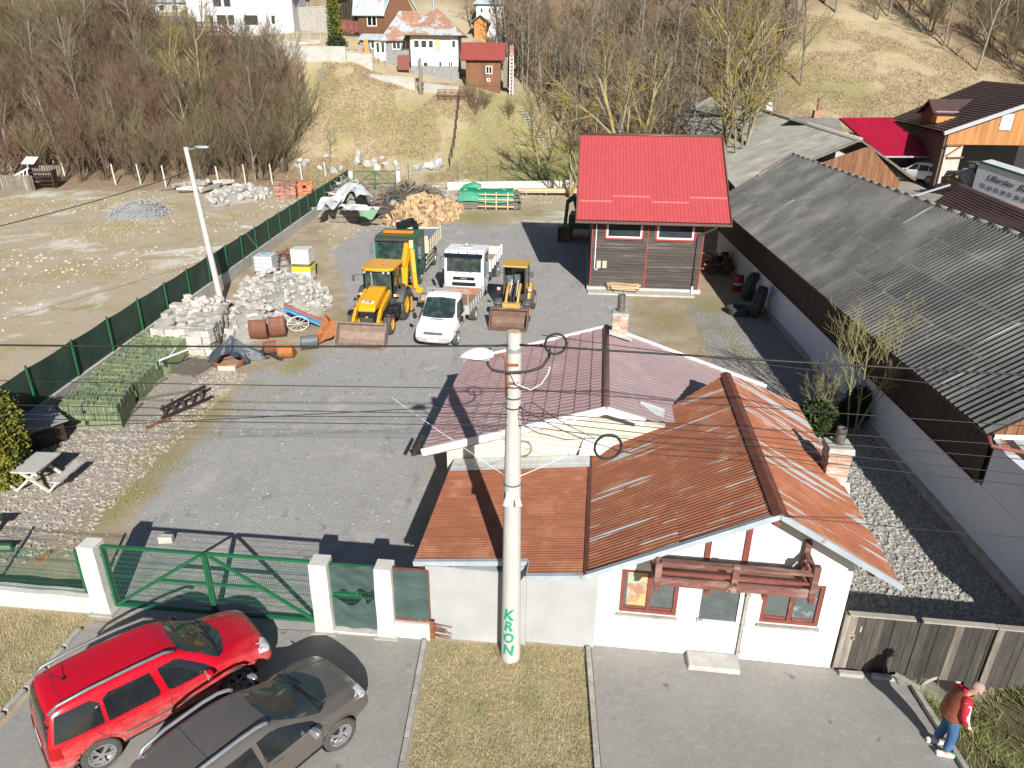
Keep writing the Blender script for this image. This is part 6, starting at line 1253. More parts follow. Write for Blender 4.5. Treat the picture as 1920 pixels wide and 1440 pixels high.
def stack(name, lab, cat, quad, h, m, bl, pname, seed=1, gap=.012, jit=.02, ragged=.35, top=.0, lay='brick', rnd_rot=.03, maxn=300, meshes=None, roff=0):
    "stack of separate blocks on a ground quadrilateral (a,b,c,d: near-left, near-right, far-right, far-left)"
    rr = random.Random(seed); a, b, c, d = [Vector((q[0], q[1], 0)) for q in quad]; t = thing(name, lab, cat, a)
    nu = max(1, int((b - a).length / bl[0])); nv = max(1, int((d - a).length / bl[1])); nk = max(1, int(h / bl[2]))
    bl2 = ((b - a).length / nu, (d - a).length / nv, h / nk); ang = math.atan2((b - a).y, (b - a).x)
    mes = meshes or [MB().box((0, 0, 0), (bl2[0] - gap, bl2[1] - gap, bl2[2] - gap)).mesh(pname, m)]
    cells = []
    for i in range(nu):
        for j in range(nv):
            hh = nk - (rr.randint(0, max(1, int(nk * ragged))) if rr.random() < .55 else 0)
            for k in range(hh):
                vis = (k >= hh - 1) or i in (0, nu - 1) or j == 0
                if vis: cells.append((k >= hh - 1, i, j, k))
    cells.sort(key=lambda q: (not q[0], q[2])); cells = cells[:maxn]
    for _, i, j, k in cells:
        u, v = (i + .5) / nu, (j + .5) / nv; p = a.lerp(b, u).lerp(d.lerp(c, u), v) - a
        link(pname, rr.choice(mes), t, (p.x + rr.uniform(-jit, jit), p.y + rr.uniform(-jit, jit), (k + .5) * bl2[2]), (rr.gauss(0, rnd_rot * .5), rr.gauss(0, rnd_rot * .5), ang + roff + rr.gauss(0, rnd_rot)))
    q = [p - a for p in (a, b, c, d)]; ce = sum(q, Vector()) / 4; mb = MB(); mb.prism([tuple((p - (p - ce) * .08).xy) for p in q], 0, h * (1 - ragged) * .8, 'z').build('core', m_mound if 'green' not in name else m, t)
    return t
stack('block_stack', 'tall ragged stack of pale aerated concrete blocks behind the green tile stacks', 'blocks', px0((292, 662), (402, 668), (432, 612), (330, 608)), 1.15, m_block, (.34, .42, .24), 'block', 4, maxn=290, ragged=.42, rnd_rot=.13, jit=.05)
heap('broken_block_pile', 'loose broken pieces piled on top of the aerated block stack by the fence', 'rubble', px0((318, 636), (402, 640), (438, 590), (350, 588)), .5, m_block, 130, (.2, .55), 14, zc=.75)
m_tile = mat('pale_green_roof_tile', (.27, .33, .18), .75, (.20, .255, .135), 5, .2, rnd=.3, c3=(.36, .40, .29), sc3=2, lo3=.6, hi3=.75)
m_tile2 = mat('grey_green_roof_tile', (.20, .25, .20), .75, (.14, .18, .14), 5, .2, rnd=.18)
def pantile(sx=.42, sy=.30, m=m_tile):
    mb = MB(); mb.grid(lambda u, v: (sx * (u - .5), sy * (v - .5), .028 * math.sin(2 * math.pi * u)), 6, 1); me = mb.mesh('roof_tile', m, False); bm = bmesh.new(); bm.from_mesh(me); bmesh.ops.solidify(bm, geom=bm.faces[:], thickness=.028); bm.to_mesh(me); bm.free(); return me
def tilestack(lab, a, b, c, d, h, seed, vert=True):
    rr = random.Random(seed); a, b, c, d = [P(*q) for q in (a, b, c, d)]; t = thing('roof_tile_stack', lab, 'roof tiles', a, 0, 'stacks of green roof tiles along the fence'); ang = math.atan2((b - a).y, (b - a).x)
    vang = math.atan2((d - a).y, (d - a).x); W_, D_ = (b - a).length, (d - a).length; ce = sum([p - a for p in (a, b, c, d)], Vector()) / 4
    MB().prism([tuple(((p - a) - ((p - a) - ce) * .1).xy) for p in (a, b, c, d)], .02, h - .03, 'z').build('core', m_tile, t); MB().box((ce.x, ce.y, .05), (W_ * .9, D_ * .8, .1), ang).build('pallet', m_wood, t)
    ms = [pantile(.36, .26, m_tile), pantile(.36, .26, m_tile2)]
    nu, nv = max(1, int(W_ / .36)), max(1, int(D_ / .37)); n = 0
    for layer in (1, 0):
        for i in range(nu):
            for j in range(nv):
                if layer == 0 and not (j == 0 or i == nu - 1): continue
                u, v = (i + .5) / nu, (j + .5) / nv; p = a.lerp(b, u).lerp(d.lerp(c, u), v) - a; top = h + rr.choice((-.08, -.02, 0, 0, .0, .02, .04)) if layer else h - .36
                kk = 7
                for k in range(kk):
                    if n >= 298: break
                    n += 1
                    if layer: # tiles lying in ridges, edges towards the viewer
                        st_ = rr.random() < .0; link('roof_tile', ms[rr.random() < .2], t, (p.x - .16 + .34 * k / kk, p.y + rr.uniform(-.02, .02), top - .13 + rr.uniform(-.02, .02)), (R(90) + rr.gauss(0, .06), 0, vang + rr.gauss(0, .03)))
                    else: link('roof_tile', ms[rr.random() < .2], t, (p.x + (-.16 + .32 * k / kk), p.y - .02, top - .10), (R(90), R(90) * (k % 1), ang + R(90) + rr.gauss(0, .04)))
    return t
tilestack('nearest pale green roof tile stack, beside the dog kennel', (118, 806), (162, 806), (210, 752), (170, 748), .95, 1)
tilestack('pale green roof tile stack, second from the dog kennel, near row', (165, 806), (232, 806), (262, 760), (205, 752), .95, 2)
tilestack('pale green roof tile stack in the middle of the row, with loose tiles on top', (205, 752), (262, 758), (312, 706), (250, 702), .85, 3)
tilestack('narrow back stack of pale green roof tiles against the concrete fence base', (160, 748), (205, 752), (262, 700), (222, 694), .8, 4)
tilestack('farther pale green roof tile stack with thin pipes lying on it', (262, 735), (322, 700), (362, 660), (300, 655), .85, 5)
tilestack('last pale green roof tile stack, touching the grey block stack', (225, 696), (275, 700), (318, 655), (275, 648), .8, 6)
o = MB().bar(P(298, 676, .98), P(352, 655, .98), .05).build('pipe', m_whp); tag(o, 'long pale pipe lying across the farther green tile stack', 'pipe')
o = MB().bar(P(318, 668, 1.0), P(330, 652, 1.0), .05).build('pipe', m_whp); tag(o, 'short pale pipe crossing the long one on the green tile stack', 'pipe')
o = MB().box((0, 0, 0), (.3, 3.2, .1)).build('timber', m_wood, None, loc=P(300, 745, .06), rz=R(-62)); tag(o, 'long weathered timber edging the green tile stacks', 'timber')
# black sheet over a cable drum
ts = thing('plastic_sheet', 'crumpled dark blue grey plastic sheet draped over a rusty drum rim', 'tarpaulin', P(440, 675))
m_bag = mat('dark_blue_plastic_sheet', (.035, .05, .065), .28, (.06, .08, .10), 4, .5, bd=.05, rnd=0)
def bagf(u, v):
    a = 2 * math.pi * u; r = .03 + v * (1.05 + .28 * math.sin(5 * a + .6) + .16 * math.sin(9 * a)); z = 1.12 * (1 - v ** .85) + .10 * math.sin(11 * a) * v * (1 - v) * 3 + .05 * math.sin(7 * a + 9 * v)
    if math.cos(a + math.pi / 2 - .1) > .86: z = max(z, .55 - .1 * v); r *= .75
    return (r * math.cos(a), r * .8 * math.sin(a), max(.03, z))
o = MB().grid(bagf, 96, 16).build('sheet', m_bag, ts, smooth=True); MB().lathe([(.62, -.0), (.66, .25), (.62, .26), (.58, .03)], 24, (-.0, -.55, .05)).build('drum_rim', m_rust, ts, smooth=True)
MB().grid(lambda u, v: (1.0 + 1.1 * u, .15 + .6 * v - .2 * u, .15 + .15 * math.sin(5 * u + 3 * v)), 12, 8).build('loose_flap', m_bag, ts, smooth=True)
MB().box((.1, -1.1, .1), (.72, .2, .2), .05).build('kerb_block', m_conc, ts)
# excavator buckets and the cable reel
def xbucket(lab, pxy, rz, m, w=.75, r=.5, tilt=0, teeth=5, gb=None):
    t = thing('excavator_bucket', lab, 'digger bucket', P(*pxy), rz + math.pi, 'loose digger buckets on the grass')
    prof_ = [(r * .9, .0 + .02)] + [(-r * .2 + r * math.cos(a), r * .95 + r * .95 * math.sin(a)) for a in [-math.pi * .35 - math.pi * .9 * i / 9 for i in range(10)]]
    o = bucket('shell', t, m, w, prof_, (0, 0, 0), teeth=teeth)
    if tilt: o.rotation_euler.y = tilt; o.location.z = .25
    return t
m_rb = mat('brown_rusty_bucket', (.21, .085, .05), .8, (.15, .06, .038), 5, .3, c3=(.3, .15, .08), sc3=2, st=(1, 3, 1)); m_ro = mat('orange_rust_bucket', (.40, .15, .045), .85, (.28, .10, .035), 5, .4)
xbucket('tall brown digger bucket standing left, nearest the stone slabs', (490, 632), R(-80), m_rb, .75, .62, .0); xbucket('brown digger bucket with a curved back, second from the slabs', (523, 628), R(-75), m_rb, .7, .66, .0)
xbucket('small orange rusty ribbed digger bucket lying nearest the drive', (540, 668), R(-85), m_ro, .62, .42); xbucket('rusty bucket lying on its side beside the loader bucket', (612, 640), R(30), m_ro, .8, .5, .3)
xbucket('blue grey bucket with long teeth lying in front of the rusty ones', (580, 652), R(-70), mat('blue_grey_bucket', (.08, .10, .12), .5, (.12, .11, .1), 5), .7, .42, 0, 4); xbucket('dark narrow bucket half hidden behind the plastic sheet', (505, 662), R(-60), m_rb, .5, .4)
cr = thing('seed_drill_wheel', 'spoked white wheel with a blue and orange striped beam lying by the rubble', 'machine part', P(560, 620), R(20))
wh = MB(); wh.tube([(.5 * math.cos(a), 0, .5 + .5 * math.sin(a)) for a in [2 * math.pi * k / 24 for k in range(25)]], .02, 5)
for k in range(10): a = 2 * math.pi * k / 10; wh.bar((0, .02 * (-1) ** k, .5), (.5 * math.cos(a), 0, .5 + .5 * math.sin(a)), .015)
o = wh.build('spoked_wheel', m_whp, cr); o.rotation_euler.x = .5
MB().bar((-.5, .9, .95), (1.2, -.1, .2), .34, .12).build('blue_board', mat('blue_paint', (.06, .22, .40), .5, (.1, .3, .5)), cr); MB().bar((-.5, 1.1, 1.02), (1.25, .12, .26), .16, .14).build('orange_board', mat('orange_red_paint', (.55, .13, .05), .6), cr)
# IBC tank and shrink wrapped pallets
ib = thing('ibc_tank', 'white plastic tank in a wire cage on a pallet by the fence', 'tank', P(501, 511), R(-3))
m_ibc = mat('translucent_white_tank', (.66, .72, .74), .4, (.58, .65, .68), 2, .05); MB().box((0, 0, .66), (1.12, .95, .98)).build('tank', m_ibc, ib, bevel=.05); MB().box((0, 0, .08), (1.2, 1.0, .14)).build('pallet', m_dksteel, ib)
cg = MB(); [cg.bar((-.6, s * .5, z), (.6, s * .5, z), .02) for s in (-1, 1) for z in (.2, .45, .7, .95, 1.15)]; [cg.bar((x, s * .5, .15), (x, s * .5, 1.17), .02) for s in (-1, 1) for x in (-.6, -.4, -.2, 0, .2, .4, .6)]; [cg.bar((s * .6, -.5, z), (s * .6, .5, z), .02) for s in (-1, 1) for z in (.2, .45, .7, .95, 1.15)]; [cg.bar((s * .6, y, .15), (s * .6, y, 1.17), .02) for s in (-1, 1) for y in (-.3, -.1, .1, .3)]
[cg.bar((x, -.5, 1.17), (x, .5, 1.17), .02) for x in (-.3, .3)]; cg.build('cage', m_steel, ib); MB().tube([(0, 0, 1.14), (0, 0, 1.2)], .12, 12).build('cap', mat('teal_cap', (.02, .45, .35), .4), ib)
pw = thing('wrapped_pallets', 'two stacked shrink wrapped pallets of white blocks with yellow film', 'pallet', P(572, 525), R(-3))
m_film = mat('white_shrink_film', (.70, .71, .68), .3, (.62, .63, .6), 5, .3, c3=(.72, .70, .25), sc3=1.2, lo3=.55, hi3=.62); m_yel = mat('yellow_film', (.75, .58, .02), .35, (.7, .55, .05), 4, .4)
for z in (0, .98):
    MB().box((0, 0, z + .06), (1.1, 1.0, .1)).build('pallet', m_wood, pw)
    for i in range(3):
        for j in range(3):
            for k in range(3): MB().box((-.36 + .36 * i, -.32 + .32 * j, z + .25 + .27 * k), (.35, .31, .26)).build('block', m_film, pw)
MB().box((0, -.0, .78), (1.14, 1.02, .30)).build('yellow_wrap', m_yel, pw, bevel=.03); MB().box((0, 0, 1.93), (1.1, .98, .04)).build('top_film', m_film, pw)
heap('scrap_pile', 'pile of rusty rods and scrap between the white tank and the wrapped pallets', 'scrap', px0((522, 505), (545, 510), (545, 478), (520, 480)), .7, m_rust, 60, (.5, 1.1), 5, kinds=[MB().bar((-.6, 0, 0), (.6, 0, 0), .05).mesh('rod', m_rust), MB().bar((-.5, 0, 0), (.5, 0, 0), .07, .02).mesh('rod', m_wood)], pname='rod', lean=.35)
# ---------------------------------------------------------------- far side piles
plank = [MB().box((0, 0, 0), (1.8, .16, .04)).mesh('plank', m_wood), MB().bar((-.8, 0, 0), (.8, .1, 0), .07).mesh('plank', m_wood), MB().rock((0, 0, 0), (.6, .3, .2), 3, False).mesh('plank', m_stone)]
m_sheetw = mat('white_plastic_sheeting', (.75, .76, .76), .5, (.6, .62, .63), 3, .4)
wp = heap('demolition_pile', 'pile of grey boards and white sheeting at the end of the green fence', 'debris', px0((590, 405), (615, 375), (640, 345), (690, 348), (700, 385), (690, 412), (640, 418)), 2.3, m_wood, 150, (.6, 1.2), 11, kinds=plank, pname='plank', lean=.35)
for k, (a_2, b_2) in enumerate((((610, 400), (660, 350)), ((650, 395), (700, 400)), ((655, 345), (685, 375)), ((600, 395), (640, 372)))):
    c0 = P(*a_2, 1.2) - wp.location; c1 = P(*b_2, 1.6) - wp.location
    MB().grid(lambda u, v: tuple(c0.lerp(c1, u) + Vector((1.3 * (v - .5), .6 * (v - .5), .45 - .4 * abs(v - .5) + .5 * noise.noise(Vector((u * 3, v * 2.5, k * 3)))))), 22, 14).build('white_sheeting', m_sheetw, wp, smooth=True)
cr_ = thing('slatted_crate', 'low grey panel of horizontal boards standing before the pile of white sheeting', 'panel', P(645, 418), R(-2))
for k in range(6): MB().box((0, 0, .12 + .17 * k), (2.5, .06, .16)).build('board', m_wood, cr_)
MB().box((0, .35, .5), (2.4, .6, .9)).build('crate_back', m_wood, cr_)
gp = MB().slab([(-.8, -.4, .1), (.5, -.6, .3), (1.0, .5, 1.1), (-.2, .7, 1.0)], .04).build('green_sheet', mat('faded_green_sheet', (.25, .42, .25), .6), None, loc=P(690, 415)); tag(gp, 'faded green sheet leaning on the pile at the fence end', 'sheet')
heap('brushwood_pile', 'sprawling grey brown pile of brushwood and old branches at the back', 'brushwood', px0((690, 415), (700, 375), (760, 355), (830, 362), (850, 395), (760, 405)), 1.9, m_wood, 290, (.7, 1.3), 21, kinds=[MB().tube([(-.7, 0, 0), (0, .08, .05), (.7, 0, 0)], [.03, .045, .02], 4).mesh('branch', mat('old_branch_wood', (.26, .20, .15), .9, (.16, .12, .09), rnd=.3)), MB().tube([(-.5, 0, 0), (.1, -.1, .1), (.6, .2, 0)], [.02, .03, .015], 4).mesh('branch', m_wood)], pname='branch', lean=.5, corem=mat('dark_brush', (.10, .08, .06), .95))
m_fire = mat('split_firewood', (.52, .37, .21), .85, (.40, .26, .14), 5, .3, rnd=.28, c3=(.72, .58, .38), sc3=3)
logm = [MB().prism([(-.12, -.08), (.12, -.08), (.0, .14)], -.22, .22, 'x').mesh('log', m_fire), MB().prism([(-.15, -.06), (.1, -.1), (.14, .08), (-.05, .12)], -.2, .2, 'x').mesh('log', m_fire), MB().prism([(-.1, -.1), (.12, -.05), (.06, .1)], -.26, .26, 'y').mesh('log', m_fire)]
heap('firewood_pile', 'heap of fresh split firewood spilling behind the green dump truck', 'firewood', px0((715, 425), (760, 385), (800, 372), (870, 392), (855, 415), (790, 428)), 1.15, m_fire, 298, (1.0, 1.9), 31, kinds=logm, pname='log', lean=1.2, corem=m_fire)
heap('slate_pile', 'small pile of dark slates on the brushwood', 'slates', px0((725, 402), (752, 402), (752, 388), (728, 388)), .9, m_dksteel, 24, (.5, .8), 4, kinds=[MB().box((0, 0, 0), (1, .3, .04)).mesh('slate', mat('dark_slate', (.10, .12, .13), .6))], pname='slate', lean=.2, zc=.4)
# timber stack under a green tarpaulin
tb = thing('timber_stack', 'stack of grey timber under a bright green tarpaulin near the back wall', 'timber', P(858, 392), R(-2)); s0 = P(858, 392); s1 = P(972, 388); tl = (s1 - s0).length
bme = MB().box((0, 0, 0), (tl, .20, .06)).mesh('timber_board', m_wood); rr_ = random.Random(9)
for k in range(17):
    for j in range(6):
        if k > 4 and k % 4 == 3: continue
        link('timber_board', bme, tb, (tl / 2 + rr_.uniform(-.25, .25), .25 * j, .12 + k * .082), (0, 0, rr_.uniform(-.01, .01)), (rr_.uniform(.88, 1.02), 1, 1))
m_gt = mat('bright_green_tarpaulin', (.005, .27, .145), .45, (.008, .20, .11), 2.5, .4, bd=.05, rnd=0)
MB().grid(lambda u, v: (tl * (.02 + .86 * u) + .05 * math.sin(9 * v), -.35 + 2.3 * v, 1.62 + .10 * math.sin(7 * u + 4 * v) * math.sin(5 * v + 1) + (-.9 * max(0, .18 - v) / .18 if v < .18 else 0)), 34, 14).build('tarpaulin', m_gt, tb, smooth=True)
MB().grid(lambda u, v: (tl * (.05 + .3 * u), 1.9 + .5 * v, 1.6 + .55 * math.sin(math.pi * v) * (1 - abs(u - .6))), 10, 6).build('tarpaulin', m_gt, tb, smooth=True)
for x, y in ((.7, .2), (1.9, .5), (4.2, .4), (6.0, .2)): MB().rock((x, y, 1.75), (.4, .25, .14), 3, False).build('weight_stone', m_fire, tb)
for z in (.35, .95, 1.4): MB().box((tl * .62, -.42, z), (3.2, .05, .09)).build('frame_slat', m_new, tb)
for x in (tl * .45, tl * .62, tl * .8): MB().box((x, -.38, .85), (.09, .05, 1.5)).build('frame_slat', m_new, tb)
nb_ = thing('new_board_stack', 'stack of fresh pale boards lying against the far low wall', 'timber', P(968, 367), R(1))
for k in range(6):
    for j in range(4): MB().box((3.1 + random.uniform(-.2, .2), .22 * j, .35 + .06 * k), (6.2, .2, .05)).build('board', m_new, nb_)
for x in (1, 3, 5): MB().box((x, .3, .16), (.12, .9, .32)).build('bearer', m_wood, nb_)
# left field heaps
m_grav = mat('grey_gravel', (.38, .38, .38), .95, (.25, .25, .25), 26, .7, bd=.04)
gh = heap('gravel_heap', 'low cone of grey gravel on the open field', 'gravel', px0((198, 412), (210, 392), (260, 380), (310, 385), (325, 402), (290, 415)), 1.0, m_grav, 280, (.08, .30), 2, corem=m_grav)
heap('concrete_debris', 'row of broken pale concrete pieces behind the lamp post on the field', 'rubble', px0((388, 392), (395, 365), (440, 352), (490, 355), (515, 368), (480, 378)), .9, m_stone, 110, (.4, 1.0), 41)
heap('pole_pile', 'pile of broken concrete posts and poles left of the leaning lamp post', 'posts', px0((300, 362), (345, 350), (420, 348), (410, 362)), .5, m_stone, 30, (1.2, 2.2), 42, kinds=[MB().bar((-.9, 0, 0), (.9, 0, 0), .16).mesh('broken_post', m_stone), MB().bar((-.8, 0, 0), (.8, 0, 0), .10).mesh('broken_post', m_wood)], pname='broken_post', lean=.12, core=False)
m_oldb = mat('old_pinkish_brick', (.38, .21, .15), .9, (.27, .14, .10), 6, .4, rnd=.3)
stack('brick_stack', 'stack of dull brown bricks at the edge of the field', 'bricks', px0((516, 373), (556, 373), (558, 360), (518, 360)), 1.15, m_oldb, (.42, .5, .17), 'brick', 6, ragged=.4, rnd_rot=.12)
stack('brick_stack', 'stack of bright orange red bricks against the green fence end', 'bricks', px0((558, 368), (584, 366), (586, 356), (560, 357)), 1.0, mat('orange_brick', (.55, .20, .10), .9, (.42, .14, .07), 6, .4, rnd=.3), (.4, .5, .17), 'brick', 7, ragged=.5, rnd_rot=.15)
# white fence stakes at the field edge
stk = []
for i, (x, y) in enumerate(((125, 338), (218, 345), (265, 345), (312, 348), (412, 350), (462, 345), (512, 345), (568, 342), (613, 340), (60, 335), (108, 330))):
    p = P(x, y + 3); o = thing('fence_stake', 'thin pale concrete stake at the edge of the open field', 'stake', p, 0, 'pale fence stakes along the field edge') if False else None
    m_ = MB().bar((0, 0, -.1), (-.12, .05, 2.2), .11).build('fence_stake', m_pil, None, loc=p); tag(m_, 'thin pale concrete stake at the far edge of the open field', 'stake', 'pale fence stakes along the field edge')
# ---------------------------------------------------------------- picnic table, kennel, bits
m_pt = mat('cream_painted_table', (.60, .57, .49), .6, (.52, .49, .42), 5, .1); m_ptt = mat('worn_grey_tabletop', (.46, .45, .42), .7, (.38, .37, .34), 5, .15)
T0 = P(98, 930); A1, B1, C1, D1 = P(22, 886, .76), P(63, 888, .76), P(115, 850, .76), P(68, 848, .76)
pt = thing('picnic_table', 'cream picnic table with crossed legs and two attached benches', 'table', (A1 + B1 + C1 + D1) / 4 - Vector((0, 0, .76)))
ctr = pt.location; ux = ((D1 - A1) + (C1 - B1)).normalized(); pt.rotation_euler.z = math.atan2(ux.y, ux.x); ln_t = (D1 - A1).length; wd_t = .78
MB().box((0, 0, .76), (ln_t, wd_t, .05)).build('tabletop', m_ptt, pt, bevel=.01)
for s in (-1, 1): MB().box((0, s * .88, .45), (ln_t, .28, .045)).build('bench', m_ptt, pt, bevel=.01)
for x in (-ln_t / 2 + .18, ln_t / 2 - .18):
    for s in (-1, 1): MB().bar((x, s * .30, .73), (x, -s * .50, .02), .07).build('leg', m_pt, pt); MB().bar((x, s * .88, .42), (x, s * .50, .02), .06).build('bench_leg', m_pt, pt); MB().bar((x, s * .76, .43), (x, s * 1.0, .43), .05).build('bench_bracket', m_pt, pt)
kn = thing('dog_kennel', 'dark wooden dog kennel with a grey board roof between the bush and the tile stacks', 'kennel', P(92, 838), R(52))
for k in range(6): MB().box((-.5 + .2 * k, .0, .42), (.19, .03, .8)).build('board', m_dkwood, kn)
MB().box((0, .5, .42), (1.15, 1.0, .8)).build('box', m_dkwood, kn); MB().box((-.1, -.03, .32), (.4, .03, .5)).build('doorway_shade', m_black, kn); MB().box((0, .45, .88), (1.4, 1.35, .05), m=Matrix.Rotation(.12, 3, 'X')).build('roof', mat('grey_board_roof', (.3, .31, .3), .8), kn)  # the kennel opening is a black panel in place of the shade inside
sc_ = thing('rusty_scrap', 'dark rusty broken frame lying on the stones beside the drive', 'scrap', P(350, 765), R(60))
for k in range(5): MB().bar((-.9 + .4 * k, .0, .0), (-.85 + .4 * k, .1, .45 + .08 * (k % 2)), .10, .05).build('upright', m_dkwood, sc_)
MB().bar((-1.0, 0, .35), (1.0, .1, .5), .12, .08).build('beam', m_dkwood, sc_); MB().bar((-1.1, -.1, .06), (1.1, -.1, .06), .14, .08).build('beam', m_dkwood, sc_); MB().box((-1.4, -.3, .05), (.9, .12, .08)).build('beam', m_brown, sc_)
sr = thing('spring_seat', 'dark green playground seat cut by the left edge', 'playground seat', P(2, 1000)); MB().box((-.15, 0, .45), (.55, .3, .08)).build('seat', m_net, sr, bevel=.02); MB().box((-.1, -.1, .22), (.12, .12, .45)).build('stand', m_green, sr)
sr = thing('planter_frame', 'green framed low board at the left edge behind the mesh fence', 'planter', P(5, 1035)); MB().box((-.1, 0, .16), (.7, .06, .12)).build('board', m_capb, sr); MB().box((-.1, .0, .25), (.8, .08, .05)).build('top_rail', m_green, sr); MB().box((-.1, 0, .05), (.8, .08, .05)).build('bottom_rail', m_green, sr)
o = MB().box((0, 0, .14), (.36, .16, .2), .1).build('block', m_block, None, loc=P(313, 1018)); tag(o, 'single pale block lying alone inside the green double gate', 'block')
o = MB().bar((0, 0, .04), (.1, .35, .05), .1).build('wood_piece', mat('orange_wood', (.4, .17, .06), .9), None, loc=P(70, 1055)); tag(o, 'orange brown piece of wood on the gravel behind the mesh fence', 'wood')
o = MB().rock((0, 0, .02), (.12, .05, .03), 3).build('litter', m_whp, None, loc=P(105, 1225)); tag(o, 'white scrap of litter on the left lawn', 'litter')
# things between the cabin and the shed
ps = thing('board_pile', 'pile of light split boards on a ledge under the cabin wall', 'timber', P(1170, 548), CRZ)
for k in range(26): MB().box((random.uniform(-.25, .25), random.uniform(-.3, .3), .2 + .025 * (k // 2)), (1.6, .12, .03), random.uniform(-.12, .12)).build('board', m_new, ps)
for x in (-.6, 0, .6): MB().box((x, 0, .08), (.1, .8, .16)).build('bearer', m_wood, ps)
def drum(lab, p, m, h=.9, r=.3, word=None):
    t = thing('steel_drum', lab, 'drum', p); MB().lathe([(0, 0), (r, 0), (r, h * .33), (r + .012, h * .35), (r, h * .37), (r, h * .65), (r + .012, h * .67), (r, h * .69), (r, h), (r + .01, h), (r - .02, h - .02), (0, h - .02)], 24).build('barrel', m, t, smooth=True, auto=True)
    if word:
        me = text_mesh(word, .15, 0, .008); bm = bmesh.new(); bm.from_mesh(me); bmesh.ops.triangulate(bm, faces=bm.faces[:])
        for v in bm.verts: a = -math.pi / 2 - .25 + v.co.x / r; v.co = Vector(((r + .016) * math.cos(a), (r + .016) * math.sin(a), h * .5 + v.co.y))
        bm.to_mesh(me); bm.free(); me.materials.clear(); me.materials.append(m_whp); o = bpy.data.objects.new('lettering', me); col.objects.link(o); o.parent = t
    return t
m_drum = mat('red_drum_paint', (.30, .015, .015), .45, (.22, .012, .012), 4, .1)
drum('red oil drum with white lettering in the shade beside the cabin', P(1382, 545), m_drum, word='WURTH')
def tyre(lab, p, r, w, rot, g='old tractor tyres in the shade by the shed wall'):
    mb = MB(); mb.lathe([(r * .55, -w * .4), (r * .7, -w * .5), (r * .93, -w * .48), (r, -w * .3), (r, w * .3), (r * .93, w * .48), (r * .7, w * .5), (r * .55, w * .4), (r * .5, 0), (r * .55, -w * .4)], 32, ax='y')
    for k in range(22):
        a = 2 * math.pi * k / 22
        for s in (-1, 1): q = Vector((math.cos(a + .14 * (s > 0)) * r, s * w * .42, math.sin(a + .14 * (s > 0)) * r)); e = Vector((math.cos(a + .25) * r * 1.01, 0, math.sin(a + .25) * r * 1.01)); mb.bar(q, e, r * .08, r * .08, up=q)
    o = mb.build('tractor_tyre', m_rub, None, smooth=True, auto=True, loc=p); o.rotation_euler = rot; tag(o, lab, 'tyre', g)
tyre('larger black tractor tyre leaning nearest on the shed wall', P(1418, 592) + Vector((0, 0, .75)), .82, .45, (.15, .1, R(60)))
tyre('black tractor tyre leaning behind the nearest one on the shed wall', P(1405, 562) + Vector((0, 0, .75)), .78, .42, (.15, .1, R(50)))
tyre('black tyre lying flat below the leaning tractor tyres', P(1385, 588) + Vector((0, 0, .2)), .6, .35, (R(90), 0, 0))
heap('scrap_pile', 'jumble of dark scrap, logs and pipes in the shade between cabin and shed', 'scrap', px0((1325, 540), (1365, 545), (1395, 490), (1340, 470)), .9, m_dkwood, 45, (.5, 1.1), 51, kinds=[MB().tube([(-.8, 0, 0), (.8, 0, 0)], .10, 8).mesh('log', m_brown), MB().box((0, 0, 0), (.7, .4, .25)).mesh('box', m_dksteel), MB().bar((-.9, 0, 0), (.9, 0, 0), .12, .05).mesh('timber', m_wood)], pname='scrap_piece', lean=.4, core=False)
o = MB().bar((0, 0, 0), (.5, .6, 2.6), .25, .05).build('leaning_plank', m_wood, None, loc=P(1375, 510)); tag(o, 'wide grey plank leaning on the dark shed wall', 'plank')
# dark green excavator behind the cabin (only boom and bucket in view)
exc = thing('excavator', 'dark green excavator with folded arm half hidden beside the red roofed cabin', 'digger', P(1062, 468) + Vector((1.2, 3.2, 0)), R(-100))
m_exc = mat('olive_green_machine_paint', (.06, .11, .04), .5, (.04, .075, .03), 5, .1)
MB().box((-.5, 0, 1.4), (2.0, 1.7, 1.0)).build('body', m_exc, exc, bevel=.06); MB().box((.2, .5, 2.0), (1.0, .8, 1.3)).build('cab', m_tgl, exc, bevel=.05)
for s in (-1, 1): MB().prism([(-1.6, .1), (-1.8, .4), (-1.6, .75), (1.0, .75), (1.2, .4), (1.0, .1)], s * .9 - .2, s * .9 + .2, 'y').build('track', m_rub, exc, bevel=.03)
MB().bar((.6, 0, 1.6), (1.7, -.35, 3.4), .22, .3).bar((1.7, -.35, 3.4), (3.0, -.7, 3.3), .2, .26).build('boom', m_exc, exc); MB().bar((3.0, -.7, 3.35), (3.35, -.8, 1.6), .18, .24).build('dipper_arm', m_exc, exc); MB().tube([(1.7, -.3, 3.6), (2.9, -.6, 3.55)], .05, 8).build('ram', m_black, exc)
bucket('bucket', exc, m_bkt2, .8, [(3.7, .65), (3.4, .5), (3.05, .6), (2.95, .95), (3.1, 1.35), (3.4, 1.6)], (0, -.85, 0), teeth=4)
